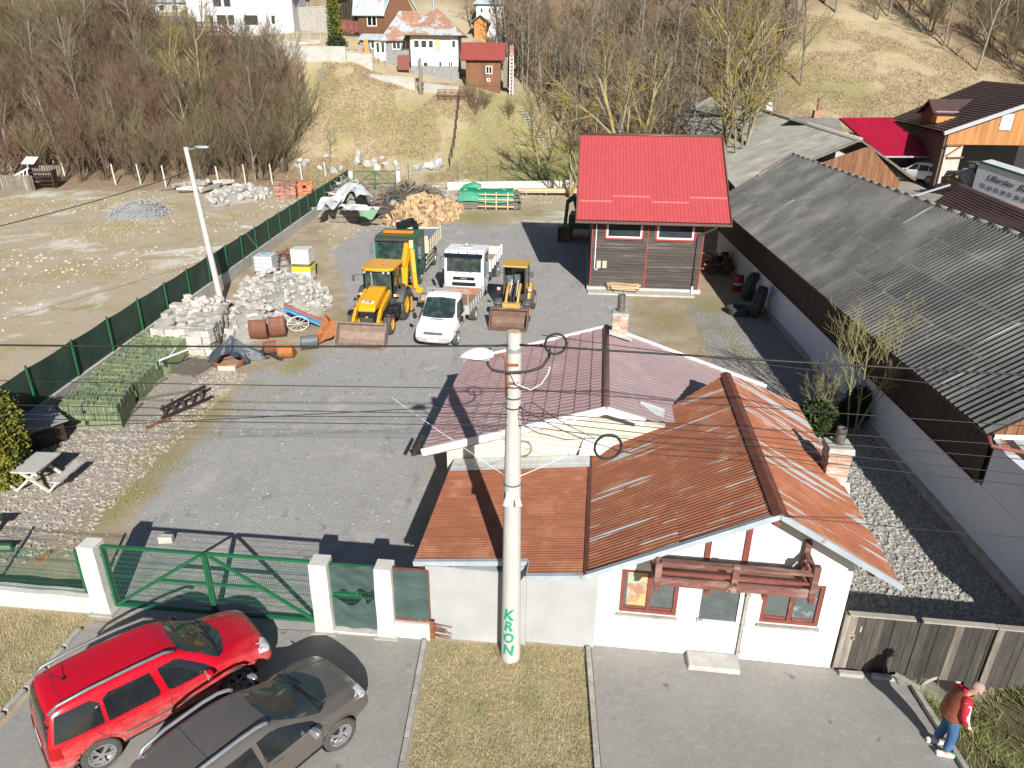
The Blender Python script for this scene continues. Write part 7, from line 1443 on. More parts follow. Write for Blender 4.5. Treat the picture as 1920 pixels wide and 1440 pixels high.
# ---------------------------------------------------------------- hillside: walls, houses, sheds, steps, boulders
def PG(px_, py_, y): return PY(px_, py_, y)
m_wallc = mat('stained_white_concrete', (.46, .45, .41), .9, (.38, .365, .33), .8, .2, c3=(.40, .38, .33), sc3=.5, lo3=.6, hi3=.8)
def hwall(lab, a, b, h, th=.35, m=m_wallc, nb=1, step=0, base_=1.2, name='retaining_wall'):
    a, b = Vector(a), Vector(b); d = b - a; t = thing(name, lab, 'wall', a, math.atan2(d.y, d.x)); L = math.hypot(d.x, d.y)
    mb = MB(); mb.add([(0, 0, -base_), (L, 0, d.z - base_), (L, 0, d.z + h), (0, 0, h), (0, th, -base_), (L, th, d.z - base_), (L, th, d.z + h), (0, th, h)], [(0, 1, 2, 3), (5, 4, 7, 6), (3, 2, 6, 7), (0, 3, 7, 4), (1, 5, 6, 2)]); mb.build('wall', m, t)
    MB().bar((0, th / 2, h + .03), (L, th / 2, d.z + h + .03), th + .08, .08).build('coping', m_conc, t); return t
def ybase(px_, py_top, py_bot, dist): return PY(px_, py_bot, dist)
hwall('long high pale concrete retaining wall below the big white house', PY(443, 124, 98), PY(650, 127, 97.2), 2.35)
hwall('grey concrete wall stepping down right of the long retaining wall', PY(652, 133, 97.4), PY(700, 138, 97.0), 2.2, m=m_conc); hwall('pale low retaining wall in front of the bay windowed house', PY(694, 158, 95.5), PY(778, 165, 94.5), 1.1); hwall('second pale low retaining wall beside the rail fence', PY(786, 171, 94.5), PY(862, 178, 94), .9)
hwall('low wall carrying the wire fence under the white house garden', PY(520, 84, 100), PY(600, 82, 101), .35, m=m_conc)
def hhouse(name, lab, x0, x1, ytop, ybot, Y, depth, roofh, mwall, mroof, wins=(), hip=False, ridge='x', over=.5, cat='house', storeys=None, rot=0, winm=m_whp, panem=None, roof_name='roof', extra=None, lift=0):
    "house whose front face fills the picture rectangle at distance Y"
    a, b = PY(x0, ybot, Y), PY(x1, ybot, Y); W = (b - a).length; Hh = (PY(x0, ytop, Y) - a).z; t = thing(name, lab, cat, (a.x, a.y, a.z), math.atan2((b - a).y, (b - a).x) + rot)
    MB().box((W / 2, depth / 2, Hh / 2 - 2), (W, depth, Hh + 4)).build('wall', mwall, t)
    r = MB(); o_ = over
    if ridge == 'x':
        e = .0
        if hip: q = [(-o_, -o_, Hh), (W + o_, -o_, Hh), (W + o_, depth + o_, Hh), (-o_, depth + o_, Hh), (depth * .45, depth / 2, Hh + roofh), (W - depth * .45, depth / 2, Hh + roofh)] if W > depth else [(-o_, -o_, Hh), (W + o_, -o_, Hh), (W + o_, depth + o_, Hh), (-o_, depth + o_, Hh), (W / 2 - .05, depth / 2, Hh + roofh), (W / 2 + .05, depth / 2, Hh + roofh)]; r.add(q, [(0, 1, 5, 4), (1, 2, 5), (2, 3, 4, 5), (3, 0, 4), (3, 2, 1, 0)])
        else:
            r.slab([(-o_, -o_, Hh - .1), (W + o_, -o_, Hh - .1), (W + o_, depth / 2, Hh + roofh), (-o_, depth / 2, Hh + roofh)], .12).slab([(W + o_, depth + o_, Hh - .1), (-o_, depth + o_, Hh - .1), (-o_, depth / 2, Hh + roofh), (W + o_, depth / 2, Hh + roofh)], .12)
            g = MB().add([(0, .0, Hh), (0, depth, Hh), (0, depth / 2, Hh + roofh - .15), (W, 0, Hh), (W, depth, Hh), (W, depth / 2, Hh + roofh - .15)], [(0, 2, 1), (3, 4, 5)]); g.build('gable', mwall, t)
    else:
        r.slab([(-o_, -o_, Hh - .1), (W / 2, -o_, Hh + roofh), (W / 2, depth + o_, Hh + roofh), (-o_, depth + o_, Hh - .1)], -.12).slab([(W / 2, -o_, Hh + roofh), (W + o_, -o_, Hh - .1), (W + o_, depth + o_, Hh - .1), (W / 2, depth + o_, Hh + roofh)], -.12)
        MB().add([(0, 0, Hh), (W, 0, Hh), (W / 2, 0, Hh + roofh - .1)], [(0, 1, 2)]).build('gable', mwall, t)
    if mroof: r.build(roof_name, mroof, t)
    for (wx0, wx1, wy0, wy1, mu) in wins:
        f = lambda px_, py_: ((PY(px_, py_, Y) - a).length if px_ >= x0 else -(PY(px_, py_, Y) - a).length)
        u0 = W * (wx0 - x0) / (x1 - x0); u1 = W * (wx1 - x0) / (x1 - x0); z1 = Hh * (ybot - wy0) / (ybot - ytop); z0 = Hh * (ybot - wy1) / (ybot - ytop)
        window(t, u0, u1, z0, z1, -.02, winm, panem or m_glass, mu, w=.09, dep=.05, inward=-1)
    return t, W, Hh, a
m_zr = mat('weathered_zinc_roof', (.42, .46, .48), .6, (.33, .37, .39), 1.2, .1, c3=(.40, .22, .14), sc3=.5, lo3=.62, hi3=.68)
m_zrr = mat('patchy_rusted_zinc_roof', (.34, .19, .13), .75, (.27, .14, .09), 2, .1, c3=(.36, .39, .41), sc3=.6, lo3=.50, hi3=.56, st=(1, 1, 1))
m_wh2 = mat('bright_white_plaster', (.72, .73, .75), .9, (.68, .69, .71), 2, .05)
m_pinkw = mat('off_white_plaster', (.70, .67, .63), .9, (.62, .6, .56), 1, .1)
t, W, Hh, a = hhouse('white_house', 'large bright white house above the long retaining wall', 358, 503, -14, 64, 104, 9, 3, m_wh2, m_zr, [(411, 428, 27, 45, 0), (432, 443, 27, 45, 0), (462, 487, 27, 45, 1), (408, 423, -12, 11, 0), (428, 440, -12, 11, 0), (396, 404, 28, 42, 0)], winm=m_dksteel)
hhouse('house_wing', 'shaded pale side wing on the right end of the large white house', 503, 553, -10, 64, 104.4, 7, 2, mat('shade_toned_white_plaster', (.62, .62, .66), .9), m_zr, [(511, 520, 27, 46, 0)], winm=m_whp, cat='house')  # the wing's shade is mixed into a greyer, bluer plaster colour
dk_ = thing('timber_deck', 'dark timber deck and stair in front of the large white house', 'deck', PY(363, 75, 101)); 
for x in (0, 1.3, 2.6, 3.6): MB().box((x, 0, .9), (.14, .14, 2.4)).build('post', m_dkwood, dk_)
for z in (1.0, 1.5, 2.0): MB().box((1.8, -.05, z), (3.8, .06, .14)).build('rail', m_dkwood, dk_)
for k in range(9): MB().box((.2 + .42 * k, -.02, 1.5), (.07, .05, 1.0)).build('baluster', m_dkwood, dk_)
MB().bar((3.7, -.1, 2.0), (6.2, -.3, .3), .1, .16).build('stair_rail', m_dkwood, dk_); MB().bar((3.7, -.1, 1.4), (6.2, -.3, -.2), .3, .16).build('stair', m_dkwood, dk_); MB().box((1.8, .5, .95), (3.8, 1.0, .1)).build('deck_floor', m_brown, dk_)
t, W, Hh, a = hhouse('green_shed', 'small green shed with a blue grey roof left of the white house', 296, 358, 40, 72, 103, 3, .7, mat('green_board', (.05, .30, .07), .7, (.04, .22, .05)), mat('blue_roof', (.10, .16, .2), .6), ridge='x', cat='shed')
# wooden upper house with zinc roof
m_log = mat('brown_log_wall', (.20, .095, .045), .8, (.11, .05, .025), 4, .3, st=(.15, 1, 5))
t, W, Hh, a = hhouse('timber_house', 'two storey brown timber house with a steep pale zinc roof', 674, 722, 28, 65, 103, 6.5, 5.6, m_log, None, [(690, 708, 28, 49, 1)])
MB().slab([(-.7, -.5, Hh - .1), (W + .1, -.5, Hh - .1), (W + .1, 3.4, Hh + 5.4), (-.7, 3.4, Hh + 5.4)], .12).build('roof', m_zr, t)
MB().add([(W, .0, 0), (W + 3.6, 2.4, 0), (W + 3.6, 2.4, Hh + .4), (W + 1.6, 1.2, Hh + 4.6), (W, 0, Hh)], [(0, 1, 2, 3, 4)]).build('side_wall', m_log, t); MB().slab([(W - .1, -.5, Hh - .1), (W + 2.0, .9, Hh + 5.0), (W + 1.8, 3, Hh + 5.2), (W - .1, 3.4, Hh + 5.4)], .1).build('roof_side', m_zr, t)
MB().bar((W + 1.6, .7, Hh + 5.0), (W + 4.6, 2.6, Hh - .4), .35, .14).build('verge_board', m_zr, t)
for k in range(12): MB().box((W / 2, -.03, .15 + Hh * k / 12), (W - .05, .05, Hh / 12 - .05)).build('log_board', m_log, t)
MB().box((1.0, 1.6, Hh + 3.2), (.5, .5, 1.6)).build('chimney', m_pinkw, t)
m_stn = mat('grey_stone_base', (.30, .30, .29), .95, (.2, .2, .195), 3, .4)
t, W, Hh, a = hhouse('veranda_house', 'grey stone based house with white veranda windows under a rusty zinc lean-to roof', 677, 780, 74, 116, 101, 5, 0, m_stn, None, [(697, 709, 74, 91, 0), (737, 753, 74, 92, 1), (755, 770, 74, 92, 1), (762, 772, 112, 130, 0)])
MB().slab([(2.6, -.5, Hh - .1), (W + .6, -.5, Hh - .1), (W + .4, 3.2, Hh + 3.5), (4.8, 3.2, Hh + 3.5)], .1).build('roof', m_zrr, t); MB().slab([(-.2, -.5, Hh - .0), (2.6, -.5, Hh - .0), (2.9, 1.0, Hh + .7), (.2, 1.0, Hh + .7)], .1).build('porch_roof', m_zr, t)
dr = MB().box((2.6, -.05, Hh - 1.3), (1.5, .08, 2.4)).build('door', m_whp, t); MB().box((2.3, -.1, Hh - .9), (.35, .03, 1.1)).box((2.95, -.1, Hh - .9), (.35, .03, 1.1)).build('door_glass', m_glass, dr)
t, W, Hh, a = hhouse('bay_house', 'white house with a rusty hipped roof and a row of three bay windows', 772, 860, 66, 145, 99, 6.5, 3.4, m_pinkw, m_zrr, [(778, 789, 74, 90, 0), (791, 803, 74, 90, 0), (805, 815, 74, 90, 0), (848, 856, 74, 89, 0), (794, 804, 115, 128, 0), (823, 830, 114, 128, 0), (841, 850, 114, 127, 1)], hip=True, over=.9)
MB().box((W * .58, -.06, Hh * .79), (.55, .04, 1.3)).build('wicker_shutter', m_fire, t); MB().box((W / 2, -.08, .35), (W + .1, .1, 2.0)).build('stone_plinth', m_stn, t)
for z in (Hh + 3.0,): MB().tube([(W * .45, 3.3, z), (W * .45, 3.3, z + 1.2)], .15, 8).build('flue_pipe', m_steel, t)
o = MB().box((0, 0, .85), (1.5, .08, 1.7)).build('red_doors', m_redtrim, None, loc=PY(757, 131, 98.6)); tag(o, 'pair of dark red cellar doors in the grey house base', 'door')
o = MB().box((0, 0, 1.1), (.55, .08, 2.2)).build('yellow_door', mat('yellow_wood', (.55, .30, .07), .7), None, loc=PY(688, 110, 99.5)); tag(o, 'narrow yellow wooden door on the terrace of the grey house', 'door')
m_redo = mat('faded_red_sheet_roof', (.30, .065, .055), .6, (.25, .055, .045), 2, .08)
t, W, Hh, a = hhouse('wooden_hut', 'small brown wooden hut with a dull red sheet roof on the slope', 874, 938, 110, 160, 97, 4.2, 1.9, m_log, m_redo, [(911, 923, 123, 138, 1), (913, 919, 146, 152, 0)], over=.6)
for k in range(11): MB().box((W * (k + .5) / 11, -.03, Hh / 2), (W / 11 - .04, .05, Hh)).build('board', m_brown, t)
MB().box((W + .9, 1.0, Hh / 2), (1.1, .1, Hh * 1.15)).build('side_boards', m_wood, t); MB().box((W + 1.4, .4, Hh / 2 + .5), (.5, .5, Hh + 2.2)).build('brick_flue', m_oldb, t)
ld = MB(); ld.bar((W + 1.2, -.6, -1), (W + 1.2, -.1, Hh + .4), .07).bar((W + 1.6, -.6, -1), (W + 1.6, -.1, Hh + .4), .07); [ld.bar((W + 1.2, -.6 + .04 * k, -.8 + .4 * k), (W + 1.6, -.6 + .04 * k, -.8 + .4 * k), .05) for k in range(12)]; ld.build('ladder', m_whp, t)
hhouse('distant_white_house', 'distant white house among bare trees at the top of the picture', 893, 942, 8, 42, 122, 6, 2.6, m_wh2, m_zr, [(900, 906, 14, 24, 0), (915, 921, 14, 24, 0)], hip=True); hhouse('distant_hut', 'distant orange boarded hut with a dark round roof under the white house', 889, 912, 42, 55, 119, 3, .9, mat('orange_boards', (.5, .24, .07), .8), m_wood, ridge='y', cat='hut')
hhouse('cream_house', 'cream coloured house wall behind the zinc roofed timber house', 660, 682, -30, 28, 112, 6, 2, mat('peach_plaster', (.70, .55, .40), .9), m_zr, [(668, 674, -6, 6, 0)]); hhouse('distant_house', 'long pale house behind the thicket at the top left edge', 40, 235, -20, 12, 135, 8, 3, mat('grey_white_plaster', (.55, .52, .52), .9), mat('dull_red_roof', (.28, .10, .07), .8), [(60, 75, -12, 4, 0), (120, 135, -12, 4, 0), (180, 195, -12, 4, 0)])
hhouse('distant_house', 'pale garage like building between the thicket and the white house', 285, 352, 2, 30, 125, 6, 1.5, mat('grey_white_plaster', (.55, .52, .52), .9), m_zr, [(300, 312, 8, 20, 0), (325, 337, 8, 20, 0)])
hwall('curved grey concrete wall behind the pointed conifer', PY(555, 50, 107), PY(622, 45, 109), 2.2, m=m_concd); rfc = thing('picket_fence', 'dark red picket fence beside the pointed conifer', 'fence', PY(634, 60, 103.5))
for k in range(14): MB().box((k * .24, 0, .7), (.17, .05, 1.5)).build('picket', m_redtrim, rfc)
for z in (.4, 1.1): MB().box((1.6, .05, z), (3.3, .05, .1)).build('cross_rail', m_redtrim, rfc)
bf = thing('dark_fence', 'tall dark board fence climbing behind the red pickets', 'fence', PY(628, 45, 106))
for k in range(16): MB().box((k * .3, k * .35, 1.0 + .12 * k), (.27, .05, 2.4)).build('board', m_dkwood, bf)
rl = thing('rail_fence', 'brown wooden rail fence on the slope below the low walls', 'fence', PY(822, 186, 92.5))
for k in range(5): MB().box((k * .8, 0, .5), (.1, .1, 1.2)).build('post', m_brown, rl)
for z in (.2, .5, .8, 1.05): MB().box((1.6, -.06, z), (3.4, .05, .12)).build('rail', m_brown, rl)
def wfence(lab, pts, h, mpost, name='wire_fence', r=.04, rails=2, mw=m_dksteel):
    t = thing(name, lab, 'fence', pts[0])
    for p in pts: q = p - pts[0]; MB().tube([q - Vector((0, 0, .3)), q + Vector((0, 0, h))], r, 5).build('post', mpost, t)
    for k in range(rails):
        z = Vector((0, 0, h * (k + 1) / (rails + .1)))
        for a, b in zip(pts, pts[1:]): MB().bar(a - pts[0] + z, b - pts[0] + z, .03).build('rail_wire', mw, t)
    return t
wfence('wire netting fence on top of the long retaining wall', [PY(470 + 22 * k, 82 - .3 * k, 99) for k in range(7)], 1.2, m_conc, rails=3, mw=m_steel)
wfence('thin dark railing of the terrace before the grey house', [PY(654 + 14 * k, 110 - .2 * k, 98.5) for k in range(6)], 1.1, m_dksteel, rails=3)
hpts = [G(862 - 2 * k if k < 6 else 852 - 4 * (k - 5), 188 + 18 * k) for k in range(8)]
wfence('dark netting fence running down the slope to the yard corner', hpts, 1.6, m_dksteel, r=.06, rails=3)
# steps up the bank
st_ = thing('garden_steps', 'narrow concrete steps climbing the bank at the edge of the wood', 'steps', G(1022, 276))
for k in range(15):
    p = G(lerp(1022, 978, k / 14), lerp(276, 208, k / 14)) - st_.location; MB().box(tuple(p + Vector((0, 0, .06))), (.95, .5, .18), .35).build('step', m_concd, st_)
# boulders
for i, (x, y, s) in enumerate(((563, 305, .8), (572, 312, .9), (576, 303, .5), (600, 318, .6), (612, 296, .7), (640, 320, .9), (625, 326, .9), (670, 309, 1.1), (671, 298, 1.2), (690, 312, 1.0), (702, 306, .7), (724, 311, .8), (707, 318, .9), (716, 299, .6), (742, 310, .7), (782, 319, 1.1), (802, 318, 1.4), (821, 315, 1.6), (746, 318, .6), (558, 314, .6))):
    g = G(x, y); o = MB().rock((0, 0, s * .25), (s * 1.3, s, s * .8), 100 + i, True, 2).build('boulder', m_boul, None, smooth=False, loc=g); tag(o, 'pale boulder lying at the foot of the slope behind the far gate', 'boulder', 'pale boulders at the foot of the slope')
o = MB().box((0, 0, .45), (.9, .08, 1.1)).build('grate', m_wood, None, loc=G(603, 148)); tag(o, 'grey mesh panel standing on the slope below the long wall', 'panel')
# old hut and fence at the left edge
fo = thing('old_fence', 'old grey board fence at the left edge of the field', 'fence', P(0, 357))
for k in range(26): MB().box((-3 + k * .26, .03 * math.sin(k), .75), (.22, .04, 1.5 + random.uniform(-.1, .1))).build('board', m_wood, fo)
oh = thing('wood_crate_rack', 'dark wooden rack with a tilted white slatted frame by the old fence', 'rack', P(85, 352), .1)
for k in range(4): MB().box((0, 0, .35 + .4 * k), (2.4, 1.0, .08)).build('shelf', m_dkwood, oh)
for x in (-1.15, 1.15): MB().box((x, 0, .9), (.12, 1.0, 1.8)).build('upright', m_dkwood, oh)
wf_ = MB().bar((-2.6, -.4, 1.2), (-1.0, -.4, 2.0), .12).bar((-2.9, -.6, .7), (-1.0, -.6, 1.4), .12); [wf_.bar((-2.7 + .4 * k, -.4, 1.15 + .2 * k), (-2.7 + .4 * k, -.6, .75 + .18 * k), .08) for k in range(5)]; wf_.build('white_frame', m_whp, oh)
MB().slab([(-2.2, .8, 2.3), (-.9, .6, 2.3), (-.7, 1.5, 2.9), (-2.0, 1.7, 2.9)], .05).build('white_sheet', m_whp, oh)
for k in range(12): MB().box((-1.6 + .24 * k, 1.6, 1.3), (.16, .05, 1.5)).build('picket', m_wood, oh)
o = MB().tube([(0, 0, 0), (-2.2, 1, 4.5)], [.16, .12], 8).build('leaning_log', m_wood, None, loc=P(42, 330), smooth=True); tag(o, 'grey pole leaning over the old fence at the left edge', 'pole')

# ---------------------------------------------------------------- right background: second shed, red roof, barn, trailer
s2 = thing('old_shed', 'old shed with a wide lichen grey corrugated roof and an orange brown boarded gable', 'shed', (0, 0, 0))
m_fib2 = mat('lichen_grey_corrugated', (.25, .24, .21), .95, (.17, .165, .145), .6, .4, c3=(.34, .33, .29), sc3=.35, lo3=.55, hi3=.75)
R1, R2 = PY(1610, 264, 55.0), PY(1335, 181, 82.0)
E1, E2 = Vector((R1.x - 9.5, R1.y - 3.5, R1.z - 3.1)), PY(1262, 222, 78); E3 = PY(1710, 338, 53.2); E4 = Vector((R2.x + 9, R2.y + 3, R2.z - 3))
def sheeted(parent, a, b, c, d, m, pitch=.18, amp=.05, sw=1.1, name='roof_sheet', trap=False):
    "roof plane a-b eave, d-c ridge; waves run from ridge to eave"
    a, b, c, d = map(Vector, (a, b, c, d)); n = max(1, int((b - a).length / sw))
    for i in range(n):
        p, q = i / n, (i + 1) / n; A, B, C, D = a.lerp(b, p), a.lerp(b, q), d.lerp(c, q), d.lerp(c, p); nr = (B - A).cross(D - A).normalized(); nr = nr if nr.z > 0 else -nr; kk = max(1, int((B - A).length / pitch)) * 4
        mb = MB(); mb.grid(lambda u, v: tuple(A.lerp(B, u).lerp(D.lerp(C, u), v) + nr * (amp * .5 * math.sin(2 * math.pi * u * kk / 4) + .003 * (i % 2))), kk, 1); mb.build(name, m, parent)
MB().slab([R1, R2, E2, E1], .15).slab([E3, E4, R2, R1], .15).build('roof', m_dkwood, s2); rp2 = s2.children[0]
up = Vector((0, 0, .05)); sheeted(rp2, E1 + up, E2 + up, R2 + up, R1 + up, m_fib2); sheeted(rp2, E4 + up, E3 + up, R1 + up, R2 + up, m_fib2)
def vwall(parent, a, b, zt, m, name='wall', th=.15, z0=-1, boards=0, bm_=None):
    a, b = Vector(a), Vector(b)
gab = [E1 + Vector((.5, .6, -.15)), R1 + Vector((-.3, .6, -.2)), E3 + Vector((-.6, .6, -.1))]
nbd = 26
for k in range(nbd):
    u = (k + .5) / nbd; p0 = gab[0].lerp(gab[2], u); rp_ = (R1 - E1).dot((E3 - E1).normalized()) / (E3 - E1).length; zt = lerp(gab[0].z, gab[1].z, u / rp_) if u < rp_ else lerp(gab[1].z, gab[2].z, (u - rp_) / (1 - rp_)); zb = 1.2
    f_ = lambda u: lerp(gab[0].z, gab[1].z, u / rp_) if u < rp_ else lerp(gab[1].z, gab[2].z, (u - rp_) / (1 - rp_)); wb_ = (gab[2] - gab[0]).length / nbd; MB().prism([(-wb_ / 2 + .01, zb), (wb_ / 2 - .01, zb), (wb_ / 2 - .01, f_(u + .5 / nbd)), (-wb_ / 2 + .01, f_(u - .5 / nbd))], -.03, .03, 'y').build('gable_board', m_brown, s2, loc=(p0.x, p0.y, 0), rz=math.atan2(*(gab[2] - gab[0]).yx))
MB().bar(R1 + Vector((.1, -.2, .05)), E3 + Vector((.1, -.3, .05)), .3, .12).build('verge_board', m_wood, s2); MB().bar(R1 + Vector((-.1, -.2, .05)), E1 + Vector((.1, -.3, .05)), .2, .1).build('verge_board', m_wood, s2)
MB().tube([R1 + Vector((0, -.3, .08)), R2 + Vector((0, 0, .08))], .2, 7).build('ridge_tile', m_lich, s2, smooth=True)
MB().slab([PY(1422, 330, 50.2), PY(1428, 322, 50.6), PY(1490, 284, 51.0), PY(1484, 292, 50.6)], .06).build('step_flashing', m_purp, s2)
for x, y, z_ in ((1440, 205, 71), (1530, 222, 66)):
    p = PY(x, y, z_); MB().box(tuple(p), (.6, .6, 1.3)).build('chimney', m_oldb if x > 1500 else m_conc, s2); MB().tube([p, p + Vector((0, 0, 1.7))], .1, 8).build('flue_pipe', m_rust, s2)
MB().slab([PY(1480, 222, 63), PY(1582, 246, 60), PY(1572, 222, 66), PY(1500, 219, 68)], .1).build('lower_roof', m_fib2, s2)
# red lean-to roof
rd = thing('carport', 'open carport with a crimson corrugated sheet roof', 'carport', (0, 0, 0)); m_crim = mat('crimson_sheet_roof', (.36, .010, .035), .35, (.31, .009, .03), 1, .05)
e0_, e1_, t1_, t0_ = PY(1655, 294, 64), PY(1760, 294, 64), PY(1672, 221, 70.5), PY(1573, 222, 70.5)
MB().slab([e0_, e1_, t1_, t0_], .08).build('roof_deck', m_dkwood, rd); u3 = Vector((0, 0, .06)); sheeted(rd, e0_ + u3, e1_ + u3, t1_ + u3, t0_ + u3, m_crim, .22, .04, 1.2); MB().bar(e0_, e1_, .15, .12).build('gutter', m_steel, rd)
MB().bar(e1_ + Vector((-.2, 0, 0)), e1_ + Vector((-.2, 0, -3)), .15).build('post', m_conc, rd); MB().box(tuple(e0_.lerp(t1_, .6) + Vector((0, 1, -1.6))), (8, .2, 3)).build('back_wall', m_grey, rd)
cw = suv('parked_car', 'small white estate car half hidden under the crimson carport roof', 'car', (P(1722, 345, 2.9).x, P(1722, 345, 2.9).y, H(P(1722, 345, 2.9).x, P(1722, 345, 2.9).y)), R(120), m_tw, yst, 2.58,
    dict(side=[[(-1.93, 1.06), (-1.12, 1.04), (-1.12, 1.42), (-1.80, 1.45)], [(-1.05, 1.03), (-.18, 1.02), (-.22, 1.48), (-1.05, 1.45)], [(.0, 1.06), (.82, 1.0), (.33, 1.44), (-.08, 1.48)]], front=[(-.70, 1.07), (.70, 1.07), (.60, 1.5), (-.60, 1.5)], rear=[(-.74, 1.08), (.74, 1.08), (.62, 1.45), (-.62, 1.45)], cowl=[(1.02, -.70), (1.2, -.3), (1.2, .3), (1.02, .70)]),
    dict(wr=.33, tr=.765, dx=-.02, steer=0, handles=[(-.93, .93)], rail=[(-1.8, .65, 1.66), (-.4, .68, 1.72), (.2, .67, 1.66)], railr=.02, railm=m_gr, mirror=(.72, 1.0, 1.06), sill=[(-.85, .27), (.85, .27), (.85, .36), (-.85, .36)], archm=m_tw, head=[(.45, .70), (.76, .68), (.78, .84), (.50, .86)], headside=[(1.78, .76), (2.02, .66), (2.02, .80), (1.80, .88)], tail=[(.60, .78), (.86, .76), (.86, 1.0), (.62, 1.02)], tailside=[(-2.1, .76), (-1.9, .74), (-1.9, 1.0), (-2.1, 1.0)],
         grille=[(-.42, .68), (.42, .68), (.48, .82), (-.48, .82)], wiper=[(1.12, -.5, 1.10), (.98, .1, 1.2), (1.15, .1, 1.12), (1.0, .6, 1.2)]))
# barn
bn = thing('barn', 'tall barn with a dark brown tile roof, orange boarded gable and a dormer', 'barn', (0, 0, 0)); m_btile = mat('dark_brown_tile_roof', (.085, .05, .045), .5, (.065, .038, .035), 1, .05)
en, ef, rf, rn = PY(1770, 250, 60.5), PY(1668, 226, 76), PY(1845, 153, 78.5), PY(2010, 168, 61.5)
MB().slab([en, rn, rf, ef], .2).build('roof_deck', m_dkwood, bn)
def tiled(parent, a, b, c, d, m, sw=1.2, amp=.06, name='roof_sheet'):
    a, b, c, d = map(Vector, (a, b, c, d)); n = max(1, int((b - a).length / sw)); nr = (b - a).cross(d - a).normalized(); nr = nr if nr.z > 0 else -nr; rows = max(2, int((d - a).length / .42))
    for i in range(n):
        A, B, C, D = a.lerp(b, i / n), a.lerp(b, (i + 1) / n), d.lerp(c, (i + 1) / n), d.lerp(c, i / n); mb = MB(); vs = []
        for j in range(rows):
            for vv_, hh_ in ((j / rows, amp), ((j + .96) / rows, 0)):
                vs += [A.lerp(B, u / 12).lerp(D.lerp(C, u / 12), vv_) + nr * (hh_ + .02 * math.sin(u * math.pi)) for u in range(13)]
        mb.add(vs, [(r * 13 + k, r * 13 + k + 1, (r + 1) * 13 + k + 1, (r + 1) * 13 + k) for r in range(2 * rows - 1) for k in range(12)]); mb.build(name, m, parent)
u4 = Vector((0, 0, .08)); tiled(bn, ef + u4, en + u4, rn + u4, rf + u4, m_btile)
MB().bar(en, rn, .15, .3).build('verge_board', m_steel, bn); MB().bar(ef, rf, .15, .25).build('verge_board', m_ridge, bn)
m_or = mat('orange_varnished_boards', (.46, .21, .065), .6, (.34, .14, .04), 2.5, .15, st=(3, 3, .2), rnd=.15)
wz = lambda x: lerp(en.z, rn.z, (x - en.x) / (rn.x - en.x)) - .3
for k in range(34):
    x = en.x + .8 + .30 * k; yb = lerp(en.y, rn.y, (x - en.x) / (rn.x - en.x)) + .4; zb = PY(1785, 271, yb).z
    MB().box((x, yb, (wz(x) + zb) / 2), (.285, .06, wz(x) - zb)).build('gable_board', m_or, bn)
p0, p1 = PY(1885, 245, 60.6), PY(1915, 215, 60.6); yw = lerp(en.y, rn.y, (p0.x + .8 - en.x) / (rn.x - en.x)) + .22; MB().box(((p0.x + p1.x) / 2 - .1, yw, (p0.z + p1.z) / 2), (p1.x - p0.x, .06, p1.z - p0.z)).build('window', m_whp, bn)
m_wbr = mat('whitewashed_brick', (.60, .50, .44), .9, (.48, .38, .32), 2, .3)
p0, p1 = PY(1775, 272, 60.9), PY(1805, 352, 60.9); MB().box(((p0.x + PY(1806, 272, 60.9).x) / 2, 61, (p0.z + p1.z - 1) / 2), (PY(1806, 272, 60.9).x - p0.x, .3, p0.z - p1.z + 1)).build('brick_pier', m_wbr, bn)
for y in (273, 296, 328): q0, q1 = PY(1775, y, 60.75), PY(1806, y - 1, 60.75); MB().bar(q0, q1, .12, .12).build('timber_beam', m_brown, bn)
MB().bar(PY(1775, 292, 60.75), PY(1804, 273, 60.75), .1).build('timber_beam', m_brown, bn); MB().box((p0.x + 8, 66, 4), (14, .2, 7)).build('inner_wall', m_black, bn)  # inner wall coloured flat black to paint the shade inside the barn opening
sw0, sw1 = en + Vector((.5, .6, -.2)), ef + Vector((.5, 0, -.2)); MB().slab([sw0, sw1, sw1 - Vector((0, 0, 6)), sw0 - Vector((0, 0, 6))], .2).build('side_wall', mat('dark_barn_side', (.16, .10, .08), .9), bn)
# dormer
d0, d1, d2, d3 = PY(1742, 186, 66), PY(1862, 186, 73), PY(1753, 216, 65.2), PY(1718, 210, 68.5)
MB().slab([d2, PY(1802, 217, 67), d1, d0], .1).slab([d0, d1, d1 + Vector((-.5, 2, -.8)), d3], .1).build('dormer_roof', m_btile, bn); MB().slab([d0 + Vector((.5, .3, -.3)), d3 + Vector((.6, .2, -.1)), d3 + Vector((.6, .2, -2)), d2 + Vector((.5, .3, -2.2)), d2 + Vector((.5, .3, -.1))], .1).build('dormer_wall', m_brown, bn)
MB().box(tuple(PY(1775, 224, 65.6)), (2.2, .8, .5)).build('dormer_cheek', m_or, bn); MB().bar(PY(1755, 209, 64.8), PY(1797, 210, 66), .1).build('snow_guard', m_purp, bn)
